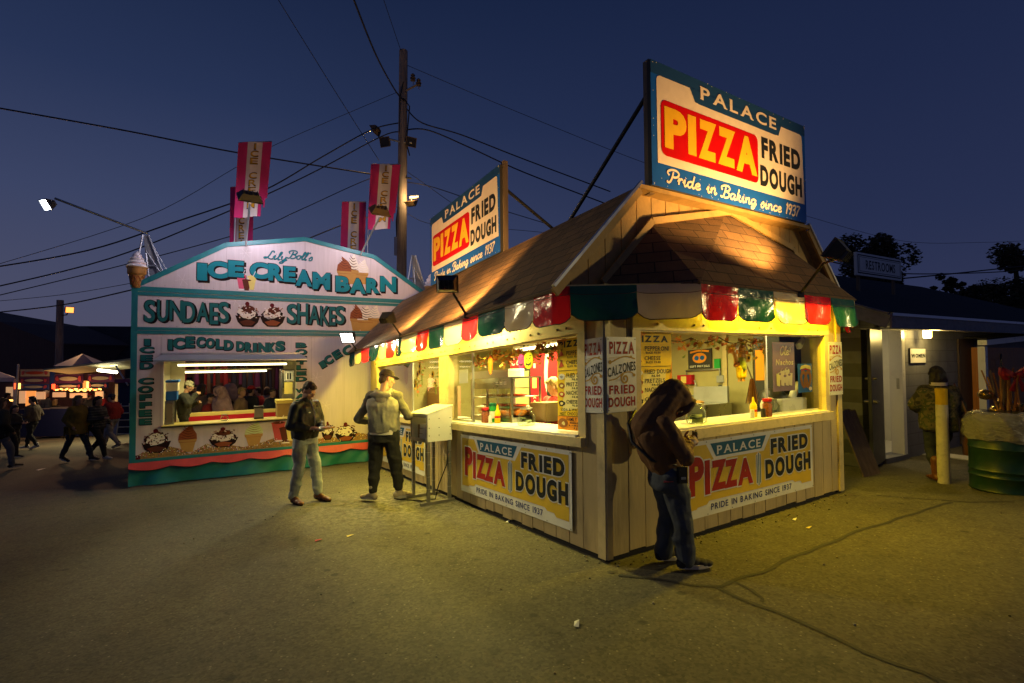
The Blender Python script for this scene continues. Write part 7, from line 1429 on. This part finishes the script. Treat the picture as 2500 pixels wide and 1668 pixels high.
# lamp, signs
x, z = RP(2236, 812); t = thing('wall_lamp', 'lit jelly jar lamp beside the restroom door', 'lamp', RW(x, -.1, z)); mb = MB(RW); mb.lathe([(.05, -.11), (.062, -.08), (.062, .06), (.05, .09)], (x, -.16, z), emis('lit lamp glass', (1, .74, .30), 7), 14); mb.build('glass', t, smooth='edge')
mb = MB(RW); mb.lathe([(.07, .085), (.075, .09), (.075, .13), (.04, .16)], (x, -.16, z), m_black, 14); mb.tube([(x, -.16, z+.15), (x-.12, -.1, z+.2), (x-.14, .0, z+.2)], .02, m_black, 6); mb.box((x-.2, -.06, z+.13), (x-.08, -.001, z+.27), m_black); mb.build('bracket', t)
lamp('wall_lamp_light', 'POINT', RW(x, -.30, z-.02), 34, (1, .70, .20), t, shadow_soft_size=.07)
x0, z0 = RP(2219, 888); x1, z1 = RP(2256, 850); mb = MB(RW); mb.box((x0, -.02, z0), (x1, -.001, z1), m_black); mb.box((x0+.012, -.024, z0+.012), (x1-.012, -.018, z1-.012), m_bwhite); P = Paint(mb, lambda x, y, d: (x0+x, -.025-d, z0+y)); P.text('WOMEN', .035, .10, x1-x0-.035, z1-z0-.10, .001, m_ink, bold=.045, gap=.1); tag(mb.build('restroom_sign', fix=False), 'white women sign on the grey block wall under the lamp', 'sign')
ys = 1.2; x0, z0 = RP(2092, 671, ys); x1, _ = RP(2201, 680, ys); _, z1 = RP(2092, 615, ys); w, h = x1-x0, z1-z0
t = thing('rooftop_sign', 'long white restrooms sign standing on the dark roof', 'sign', RW((x0+x1)/2, ys, z0)); mb = MB(RW); mb.box((x0, ys, z0), (x1, ys+.05, z1), m_bwhite); P = Paint(mb, lambda x, y, d: (x0+x, ys-d, z0+y)); P.rect(.04, .04, w-.04, h-.04, .002, m_ink); P.rect(.065, .065, w-.065, h-.065, .004, m_bwhite); P.rect(.095, .085, w-.095, h-.085, .006, m_ink); P.rect(.105, .095, w-.105, h-.095, .008, m_bwhite); P.text('RESTROOMS', .34, h*.30, w-.30, h*.70, .010, m_ink, bold=.015, gap=.12, serif=.06); mb.build('board', t, fix=False)
for xx in (x0+.2, x1-.2): mb = MB(RW); mb.box((xx-.03, ys+.052, rz(ys)-.1), (xx+.03, ys+.1, z0+.3), m_wood); mb.build('post', t)
for i, (px, tp) in enumerate(((2055, 1003), (2068, 1000), (2080, 1002))):
    x, zt_ = RP(px, tp, -.02); mb = MB(RW); mb.prism([(x-.09, -.35, .0), (x+.09, -.35, .0), (x+.10, -.02, zt_), (x-.08, -.02, zt_)], (0, .02, .006), m_wood); tag(mb.build('plank'), ['leftmost grey plank leaning on the block wall behind the stand', 'middle grey plank leaning on the block wall behind the stand', 'grey plank leaning nearest the open restroom door'][i], 'plank', 'planks leaning on the wall')
for lab, px, py, w in (('flattened white carton on the ground left of the woman in camouflage', 2255, 1108, .3), ('flattened white carton on the ground right of the woman in camouflage', 2345, 1118, .4)):
    c = G(px, py); mb = MB(); a = RD*w; b = RN*.22; mb.prism([c-a*.5-b+GN*.004, c+a*.5-b+GN*.004, c+a*.5+b+GN*.004, c-a*.5+b+GN*.004], GN*.012, m_bwhite); tag(mb.build('carton'), lab, 'carton', 'flattened cartons')
mb = MB(RW); x0, _ = RP(2338, 900); x1, _ = RP(2376, 900); mb.box((x0, -.03, .05), (x1, -.001, 2.05), M('dark brown slab', (.05, .025, .018), .6)); tag(mb.build('dark_slab'), 'dark brown closed door in the block wall behind the woman', 'door')  # plain dark brown slab set against the wall face
mb = MB(RW); x0, z0 = RP(2389, 915); x1, z1 = RP(2401, 894); mb.box((x0, -.10, z0), (x1, -.001, z1), m_black); tag(mb.build('electric_box', bevel=.005), 'small dark electric box on the wall beside the white shed frame', 'box')
# shed with an orange wooden door
m_orw = M('orange varnished boards', (.48, .18, .03), .5, var=.25, vs=4, bump=.3, bs=20, stretch=(8, 8, .5)); ys = -.24
x0, _ = RP(2402, 920, ys); x1, zt1 = RP(2402, 846, ys); xe, _ = RP(2560, 900, ys); t = thing('shed', 'small shed with orange wooden door and white frame at the right edge', 'shed', RW(x0+.5, ys, 0))
mb = MB(RW); mb.box((x0, ys-.03, -.05), (x0+.12, ys+.08, zt1), m_white); mb.prism([(x0-.12, ys-.10, zt1+.02), (xe, ys-.10, zt1+.20), (xe, ys-.10, zt1+.32), (x0-.12, ys-.10, zt1+.12)], (0, .14, 0), m_white); mb.build('frame', t)
mb = MB(RW); mb.box((x0+.12, ys+.1, -.05), (xe, ys+.235, zt1-.02), m_orw); mb.prism([(x0-.1, ys-.1, zt1+.12), (xe, ys-.1, zt1+.32), (xe, ys+.235, zt1+.36), (x0-.1, ys+.235, zt1+.16)], (0, 0, .03), m_rroof); mb.build('body', t)
mb = MB(RW)
for i in range(8): mb.box((x0+.125+i*.145, ys+.03, .0), (x0+.265+i*.145, ys+.055, zt1-.03), m_orw)
mb.box((x0+.13, ys+.01, zt1-.25), (x0+1.3, ys+.03, zt1-.12), m_orw); mb.box((x0+.13, ys+.01, .9), (x0+1.3, ys+.03, 1.02), m_orw); d = mb.build('door', t)
mb = MB(RW); a = x0+.9; mb.tube([(a, ys-.0, 1.75), (a-.10, ys-.02, 1.65), (a-.10, ys-.02, 1.5), (a, ys-.0, 1.4)], .012, m_black, 6); mb.box((x0+.14, ys-.01, 1.08), (x0+.22, ys+.01, 1.16), m_steel); mb.build('handle', d)
def plastic():
    m = bpy.data.materials.new('clear plastic bag'); m.use_nodes = True; t = m.node_tree; b = t.nodes['Principled BSDF']; b.inputs['Base Color'].default_value = (.28, .265, .27, 1); b.inputs['Roughness'].default_value = .25
    o = [n for n in t.nodes if n.type == 'OUTPUT_MATERIAL'][0]; tr = N(t, 'ShaderNodeBsdfTransparent'); mix = N(t, 'ShaderNodeMixShader'); mix.inputs[0].default_value = .34
    n = N(t, 'ShaderNodeTexNoise'); n.inputs['Scale'].default_value = 14; n.inputs['Detail'].default_value = 5; bp = N(t, 'ShaderNodeBump'); bp.inputs['Strength'].default_value = 1; bp.inputs['Distance'].default_value = .04; t.links.new(n.outputs[0], bp.inputs['Height']); t.links.new(bp.outputs[0], b.inputs['Normal'])
    t.links.new(b.outputs[0], mix.inputs[1]); t.links.new(tr.outputs[0], mix.inputs[2]); t.links.new(mix.outputs[0], o.inputs[0]); return m
# bollard, barrel
c = G(2305, 1180); t = thing('bollard', 'white bollard with yellow top in front of the woman in camouflage', 'bollard', c); mb = MB(); mb.lathe([(.068, 0), (.066, 1.03)], c, M('scuffed white paint', (.52, .48, .42), .5, var=.12, vs=6, dirt=.3), 20); mb.build('post', t, smooth='edge'); mb = MB(); mb.lathe([(.066, 1.031), (.066, 1.24), (.05, 1.25)], c, flatm('yellow paint', (.55, .36, .02)), 20); mb.build('top_band', t, smooth='edge')
c = G(2452, 1196); t = thing('trash_barrel', 'dark green steel barrel lined with a clear plastic bag', 'barrel', c); mb = MB(); r = .315
mb.lathe([(r, 0), (r+.008, .015), (r, .03), (r, .16), (r+.012, .18), (r, .20), (r, .235), (r+.012, .255), (r, .275), (r, .50), (r+.012, .52), (r, .54), (r, .84), (r+.01, .855), (r-.02, .86)], c, M('dark green paint', (.005, .032, .014), .42, var=.2, dirt=.2), 36); mb.build('drum', t, smooth='edge')
m_bagc = plastic(); mb = MB(); vs = []; fs = []; n = 48
for k, (rr, zz) in enumerate(((r+.035, .62), (r+.055, .68), (r+.045, .76), (r+.045, .84), (r+.01, .885), (r-.02, .93), (r-.10, .95))):
    for i in range(n): a = 2*math.pi*i/n; q = .018*math.sin(a*9+k)+.02*noise.noise(Vector((math.cos(a)*3, math.sin(a)*3, k*.7))); vs.append(c+Vector(((rr+q)*math.cos(a), (rr+q)*math.sin(a), zz+.03*noise.noise(Vector((math.cos(a)*2, math.sin(a)*2, 5+k*.3))))))
for k in range(6):
    for i in range(n): fs.append((k*n+i, k*n+(i+1) % n, (k+1)*n+(i+1) % n, (k+1)*n+i))
mb.add(vs, fs, m_bagc); mb.build('liner_bag', t, smooth=True)
c2 = c+Vector((.50, .40, 0)); c2.z = gz(c2.x, c2.y); t = thing('harvest_decoration', 'harvest bundle with red bow and gold foil behind the green barrel', 'decoration', c2); mb = MB()
for i in range(22): a = random.random()*6.3; k = random.random(); mb.tube([c2+Vector((.05*math.cos(a), .05*math.sin(a), .0)), c2+Vector((.10*math.cos(a), .10*math.sin(a), .9)), c2+Vector((.30*k*math.cos(a), .30*k*math.sin(a), 1.35+.15*random.random()))], .012, random.choice([m_brownp, m_wood, m_past]), 4)
mb.build('corn_bundle', t); mb = MB(); m_foil = M('gold foil', (.45, .28, .05), .25, .8, var=.3, vs=20)
for i in range(10): mb.ell(c2+Vector((random.gauss(0, .11), random.gauss(0, .11), random.uniform(.75, 1.15))), (.09, .09, .07), m_foil, n=8, m=5)
mb.build('foil', t, smooth=True); mb = MB()
o = c2+Vector((-.05, -.18, 1.40))
for s in (-1, 1):
    mb.prism([o, o+Vector((s*.16, .02, .09)), o+Vector((s*.19, .0, .01)), o+Vector((s*.15, -.02, -.07))], (0, .07, 0), m_redj); mb.prism([o, o+Vector((s*.05, 0, -.22)), o+Vector((s*.11, .0, -.20))], (0, .02, 0), m_redj)
mb.ell(o, (.035, .04, .035), m_redj); mb.build('bow', t, smooth=True)
# ================================================================== trees beyond the restrooms
m_fol = [M('dark leaves', (.035, .040, .018), .7, var=.3), M('rust leaves', (.060, .040, .018), .7, var=.3), M('deep leaves', (.018, .022, .012), .7, var=.3)]; m_bark = M('dark bark', (.05, .04, .03), .9)
def tree(label, px, ptop, pbase, half, depth, n, sparse=.9):
    top = AT(px, ptop, depth); base = Vector((top.x, top.y, gz(top.x, top.y))); hw = half/F*depth; t = thing('tree', label, 'tree', base, 'trees beyond the restrooms'); zb = AT(px, pbase, depth).z
    mb = MB(); tp = Vector((top.x, top.y, top.z-.6)); mb.tube([base, base.lerp(tp, .5)+Vector((.1, 0, 0)), tp], [.35, .25, .06], m_bark, 8)
    for i in range(9): a = random.random()*6.3; s = base.lerp(tp, random.uniform(.35, .8)); e = s+Vector((math.cos(a)*hw*.75, math.sin(a)*hw*.75, random.uniform(.5, 1.6))); mb.tube([s, s.lerp(e, .5)+Vector((0, 0, .15)), e], [.12, .07, .02], m_bark, 5)
    mb.build('trunk', t); mb = MB(); cl = []
    for i in range(int(26*sparse)+6):
        h = random.random(); w = hw*(.30+.95*math.sin(math.pi*min(1, (1-h)*.85+.12)))*math.sqrt(random.random()); a = random.random()*6.3; cl.append((Vector((top.x+w*math.cos(a), top.y+w*math.sin(a)*.8, zb+(top.z-zb)*h)), random.uniform(.45, .9)*hw*.46))
    for i in range(int(n*3.2)):
        c, r = random.choice(cl); d = Vector((random.gauss(0, 1), random.gauss(0, 1), random.gauss(0, .8))); d = d.normalized()*r*(.35+.75*random.random()**.5); p = c+d; s = random.uniform(.06, .15)*depth/34; q = Matrix.Rotation(random.random()*6.3, 3, 'Z') @ Matrix.Rotation(random.random()*6.3, 3, 'X')
        mb.add([p+q @ Vector(v) for v in ((-s, 0, 0), (0, -s*.6, 0), (s, 0, 0), (0, s*.6, .3*s))], [(0, 1, 2), (0, 2, 3)], random.choice(m_fol))
    mb.build('crown', t, fix=False)
tree('bushy tree crown directly behind the restrooms sign', 2120, 588, 720, 78, 30, 4200); tree('tall dark tree at the right edge behind the roof', 2478, 612, 820, 78, 26, 5200, 1.3); tree('thin sparse treetop left of the tall right tree', 2308, 672, 740, 22, 34, 300, .2); tree('small wispy treetop between the two bigger right trees', 2335, 692, 745, 24, 36, 380, .3); tree('low shrubby tree beside the tall right tree', 2400, 702, 780, 46, 30, 1500)
# ================================================================== far left: sheds, pole, market stalls
def hb(px0, px1, py0, py1, d0, depth, mb, mat):
    a = AT(px0, py1, d0); b = AT(px1, py0, d0); mb.box((a.x, a.y, a.z), (b.x, a.y+depth, b.z), mat)
m_brick = M('dark brown siding', (.13, .065, .05), .8, var=.2, vs=2, stretch=(6, 6, .4)); m_far = shingles('far roof shingles', (.055, .042, .045), .6, .25)
t = thing('barn_shed', 'dark brown sided shed with sloping roofline at the left edge', 'building', G(20, 1030)); d = 40; a = AT(-200, 1000, d); mb = MB(); pr = [AT(-300, 740, d), AT(0, 792, d), AT(132, 842, d), AT(132, 1000, d), AT(-300, 1000, d)]; mb.prism([tuple(p) for p in pr], (0, 8, 0), m_brick); mb.build('wall', t)
mb = MB(); mb.prism([tuple(AT(-300, 732, d)), tuple(AT(-2, 785, d)), tuple(AT(136, 838, d)), tuple(AT(136, 843, d)), tuple(AT(-2, 792, d)), tuple(AT(-300, 740, d))], (0, 8.2, 0), m_brick); mb.build('roof_edge', t)
t = thing('far_building', 'large dark shingled roof building behind the market stalls', 'building', G(240, 1030)); d = 44; mb = MB(); P0, P1, P2, P3 = AT(152, 796, d+6), AT(760, 800, d+6), AT(800, 960, d), AT(118, 925, d); mb.add([tuple(P3), tuple(P2), tuple(P1), tuple(P0)], [(0, 1, 2, 3)], m_far, lc=[(0, 0, 0), (24, 0, 0), (24, 8, 0), (0, 8, 0)]); mb.build('roof', t, fix=False); mb = MB(); b = AT(130, 925, d); c = AT(790, 1010, d); mb.box((b.x, b.y+.3, c.z-2), (c.x, b.y+.8, b.z), m_brick); mb.build('wall', t)
pt = AT(147, 733, 26); pb = Vector((pt.x, pt.y, gz(pt.x, pt.y))); t = thing('lamp_pole', 'short brown wooden pole with an orange lamp above the market stalls', 'pole', pb); mb = MB(); mb.tube([pb, pt], [.2, .15], m_pole, 10); mb.tube([AT(152, 770, 25.8), AT(163, 769, 25.7), AT(167, 760, 25.6)], .03, m_black, 6); mb.build('shaft', t); mb = MB(); flood_head(mb, AT(170, 757, 25.5), (.85, -.50, -.15), (.34, .30), m_brown, emis('lit orange lamp lens', (1, .25, .05), 3.2), .3); mb.build('head', t); lamp('pole_lamp', 'SPOT', AT(172, 757, 25.2), 900, (1, .5, .2), t, to=AT(250, 1050, 18), spot_size=R(120), spot_blend=.7, shadow_soft_size=.15)
m_can = flatm('white canopy', (.50, .48, .50)); m_canb = flatm('blue canopy', (.03, .06, .22)); m_under = M('cream canopy underside', (.45, .42, .25), .7); m_panel = flatm('cream stall panel', (.55, .46, .30)); m_purpb = flatm('dark purple banner', (.12, .035, .10)); m_bluet = flatm('dark blue trailer', (.012, .016, .06), .4); m_warm = emis('lit warm poster', (1, .36, .08), .8); m_rl = emis('red string lights', (1, .08, .02), 3); m_yl = emis('yellow string lights', (1, .50, .10), 4); m_pale = emis('lit pale poster', (1, .55, .26), .45)
SDp = 21.0
st_ = thing('market_stall', 'food stall with blue and white peaked canopy, hanging banners and string lights', 'market stall', G(150, 1066))
def stq(name, px0, px1, py0, py1, mat, d=SDp, th=.06): mb = MB(); hb(px0, px1, py0, py1, d, th, mb, mat); return mb.build(name, st_)
stq('counter', 45, 285, 998, 1066, m_bluet, SDp, 1.0); stq('back_wall', 40, 300, 900, 1070, m_brick, SDp+2.5)
for px0, px1, py0, py1, m in ((50, 119, 902, 919, m_panel), (48, 118, 921, 937, m_purpb), (48, 117, 938, 952, m_canb), (133, 201, 914, 936, m_purpb), (133, 199, 936, 950, m_bluet), (214, 276, 914, 933, m_purpb), (214, 262, 934, 948, m_bluet), (121, 131, 906, 940, m_canb)):
    mb = MB(); hb(px0, px1, py0, py1, SDp-.1, .06, mb, m); c0 = AT(px0, py1, SDp-.12); c1 = AT(px1, py0, SDp-.12); w_, h_ = c1.x-c0.x, c1.z-c0.z; P = Paint(mb, lambda x, y, d: (c0.x+x, c0.y-d, c0.z+y))
    if w_ > .5: P.disc(w_*.5, h_*.5, w_*.33, h_*.24, .01, m_panel if m is not m_panel else m_pizzared, 16); [P.disc(w_*q, h_*.5, w_*.06, h_*.3, .012, m_coral, 8, wob=.3) for q in (.1, .9)]
    mb.build('banner', st_, fix=False)
for px0, px1, py0, py1, m in ((46, 62, 955, 985, m_pale), (64, 85, 955, 972, m_warm), (87, 108, 957, 975, m_pale), (128, 158, 958, 970, m_pale), (170, 210, 960, 972, m_pale), (232, 250, 956, 974, m_pale), (62, 84, 972, 992, m_warm), (200, 215, 930, 950, m_warm), (280, 287, 938, 985, m_panel)): stq('poster', px0, px1, py0, py1, m, SDp+.6)
for px0, px1, py0, py1, m in ((126, 132, 938, 950, m_rl), (34, 40, 936, 950, m_rl), (44, 47, 936, 950, m_yl), (211, 214, 932, 948, m_yl)): stq('string_light', px0, px1, py0, py1, m, SDp-.15)
mb = MB()
for i in range(30): x = 133+i*3.9; p = AT(x, 951+1.2*math.sin(i*1.3), SDp-.2); mb.ell(p, (.035, .035, .035), m_yl if i % 3 else m_rl, n=6, m=4)
for i in range(20): mb.ell(AT(170+i*2.6, 953+2*math.sin(i), SDp+.2), (.03, .03, .03), m_yl, n=6, m=4)
mb.tube([AT(133, 950, SDp-.2), AT(250, 951, SDp-.2)], .01, m_black, 4); mb.build('light_string', st_)
mb = MB(); apex = AT(202, 864, SDp+1.5)
cz = AT(150, 893, SDp+1.5).z; ring = [Vector((apex.x+1.05*math.cos(i*.785+.39), apex.y+1.05*math.sin(i*.785+.39), cz)) for i in range(8)]
for i in range(8): mb.add([apex, ring[i], ring[(i+1) % 8]], [(0, 1, 2)], m_canb if i % 2 == 0 else m_can)
mb.build('canopy', st_)
mb = MB(); A = [AT(105, 905, SDp-1), AT(345, 876, 17.5), AT(345, 898, 19), AT(170, 914, SDp)]; mb.add([tuple(p) for p in A]+[tuple(p+Vector((0, 0, .06))) for p in A], [(0, 1, 2, 3), (7, 6, 5, 4), (0, 4, 5, 1), (1, 5, 6, 2), (2, 6, 7, 3), (3, 7, 4, 0)], m_under); mb.build('awning', st_)
mb = MB(); mb.tube([AT(240, 904, 19), AT(284, 909, 18.6)], .055, emis('lit stall tube', (1, .93, .62), 12), 8); mb.tube([AT(258, 893, 19), AT(285, 892, 18.6)], .025, m_tube, 6); mb.build('tube_light', st_); lamp('stall_lamp', 'AREA', AT(262, 911, 18.8), 130, (1, .80, .40), st_, shape='RECTANGLE', size=1.2, size_y=.1); lamp('stall_glow', 'POINT', AT(150, 975, SDp-.8), 48, (1, .50, .20), st_, shadow_soft_size=.4)
mb = MB(); mb.tube([AT(283, 893, 18), AT(312, 940, 17)], .03, m_galv, 6); mb.tube([AT(45, 890, SDp-.2), AT(38, 1000, SDp-.2)], .04, m_galv, 6); mb.build('pole', st_)
t = thing('stall_trailer', 'dark blue trailer with a metal ladder beside the ice cream stand', 'trailer', G(308, 1072)); mb = MB(); hb(286, 420, 925, 1060, 17.2, 2.2, mb, m_bluet); hb(280, 330, 925, 935, 17.1, .08, mb, m_purpb); mb.build('body', t); mb = MB()
for i in range(5): y = 992+i*17; mb.tube([AT(292-i*1.5, y, 16.9), AT(318, y-1, 16.9)], .02, m_galv, 6)
mb.tube([AT(296, 985, 16.9), AT(283, 1072, 16.9)], .02, m_galv, 6); mb.tube([AT(316, 985, 16.9), AT(320, 1070, 16.9)], .02, m_galv, 6); mb.build('ladder', t)
t = thing('white_tent', 'white peaked tent with warm light inside at the left edge', 'tent', G(5, 1068)); mb = MB(); d = 22; ap = AT(-60, 888, d); 
mb.add([tuple(ap), tuple(AT(36, 922, d-1)), tuple(AT(-170, 922, d-1)), tuple(AT(36, 920, d+2))], [(0, 2, 1), (0, 1, 3)], m_can); mb.add([tuple(AT(36, 922, d-1)), tuple(AT(-170, 922, d-1)), tuple(AT(-170, 932, d-1)), tuple(AT(36, 932, d-1))], [(0, 1, 2, 3)], m_can); mb.build('roof', t); mb = MB(); hb(-100, 38, 935, 1068, d+2.4, .1, mb, m_brick); hb(14, 36, 945, 968, d+2.2, .05, mb, m_pale); hb(16, 36, 976, 980, d+2.2, .05, mb, m_yl); mb.build('back_wall', t); mb = MB(); mb.tube([AT(36, 925, d-1), AT(35, 1068, d-1)], .05, m_galv, 6); mb.build('pole', t)
# dark goods stall seen through the ice cream window
t = thing('goods_stall', 'dark clothes stall with hanging goods seen through the ice cream window', 'market stall', BW(2, 10, 0)); mb = MB(BW); gx = BL(350, 900, 11.1)[0]; mb.box((gx, 11, -1), (6, 11.1, 2.9), m_brick); mb.box((BL(350, 900, 8.2)[0], 8.2, 2.55), (6, 11, 2.6), m_bluet); mb.build('back_wall', t)
for i in range(46):
    x = -1.0+i*.11+random.uniform(-.04, .04); mb = MB(BW); z = random.uniform(.7, 1.5); zt_ = random.uniform(1.5, 2.3); y = 9.6+random.uniform(-.3, .3); w = random.uniform(.05, .13); mb.loft([((x, y, z), Vector((w, 0, 0)), Vector((0, .05, 0))), ((x, y, (z+zt_)/2), Vector((w*.8, 0, 0)), Vector((0, .06, 0))), ((x, y, zt_), Vector((w*.5, 0, 0)), Vector((0, .03, 0)))], random.choice([m_marn, m_brn, m_nav, m_blk, m_blk, m_brn, m_purpb, m_nav, m_tanc, m_sweat]), 10); mb.build('garment', t, smooth='edge')
mb = MB(BW)
for i in range(14): mb.ell((-1+i*.42, 8.6, 2.35+.05*math.sin(i)), (.03, .03, .03), m_yl, n=6, m=4)
mb.tube([(-1.2, 8.6, 2.38), (5, 8.6, 2.38)], .012, m_coral, 4); mb.build('light_string', t); lamp('goods_glow', 'AREA', BW(1.6, 8.3, 2.45), 34, (1, .55, .28), t, shape='RECTANGLE', size=4, size_y=.3)
# ================================================================== unseen path lamp right of the view, wide hood added to keep light off the roof: it casts the hooded man's shadow on the wall
lp = W(-5.5, 8.5, 0); t = thing('path_lamp', 'galvanised path lamp with a wide flat hood right of the view', 'lamp', lp); mb = MB(); top = lp+Vector((0, 0, 2.34)); mb.tube([lp, top], [.06, .045], m_galv, 12); mb.build('post', t, smooth='edge')
mb = MB(); mb.lathe([(.80, .03), (.80, .04), (.30, .12), (.05, .16)], top, m_galv, 28); mb.build('hood', t, smooth='edge'); mb = MB(); mb.lathe([(.06, -.10), (.07, -.05), (.06, .0)], top+(C0-top).normalized()*.12, m_tubeY, 12); mb.build('bulb', t)
lamp('path_lamp_light', 'SPOT', top+(W(0, 1.5, 2)-top).normalized()*.22+Vector((0, 0, -.02)), 900, (1, .78, .30), t, to=W(0, 1.5, 1.0), spot_size=R(47), spot_blend=1, shadow_soft_size=.06)
# ================================================================== litter
for i, (px, py, m, lab) in enumerate(((778, 1321, m_coral, 'crumpled red and white wrapper on the open asphalt below the man in black'), (1408, 1527, m_bwhite, 'white paper scrap alone on the asphalt in the foreground'), (1686, 1342, m_card, 'tan scrap beside the hooded man at the wall foot'), (1975, 1290, m_yelp, 'yellow leaf on the asphalt right of the short wall'), (1240, 1275, m_bwhite, 'white crumb beside the long wall near the banner'), (855, 1310, m_yelp, 'pale crumb on the asphalt below the man in grey'), (1940, 1270, m_bwhite, 'white scrap on the asphalt near the short banner'), (100, 1147, m_bwhite, 'white straw on the dark asphalt at the left'))):
    c = G(px, py); mb = MB(); s = .035 if i != 7 else .09; a = random.random()*6; d1 = Vector((math.cos(a), math.sin(a), 0))*s; d2 = Vector((-math.sin(a), math.cos(a), 0))*s*.45
    mb.add([c-d1-d2+GN*.006, c+d1-d2+GN*.012, c+d1+d2+GN*.008, c-d1+d2+GN*.02, c+GN*.018], [(0, 1, 4), (1, 2, 4), (2, 3, 4), (3, 0, 4)], m); tag(mb.build('litter', fix=False), lab, 'litter', 'litter on the asphalt')
# loose grit along the foot of the stand and over the lot
mb = MB(W); m_grit = [M('pale grit', (.30, .27, .20), .8, var=0), M('dark grit', (.03, .028, .022), .8, var=0), M('tan grit', (.20, .15, .08), .8, var=0)]
for i in range(420):
    k = i % 3
    if k == 0: u, v = random.uniform(0, 7), -abs(random.gauss(0, .10))-.02
    elif k == 1: u, v = -abs(random.gauss(0, .12))-.02, random.uniform(0, 3.9)
    else: u, v = random.uniform(-2.6, 5), random.uniform(-3.5, 4.5)
    if u > 0.0 and v > 0.0: continue
    r = random.uniform(.004, .011); mb.ell((u, v, r*.6), (r, r*random.uniform(.5, 1), r*.6), random.choice(m_grit), n=6, m=4)
tag(mb.build('gravel', origin=(0, 0, 0)), kind='stuff')
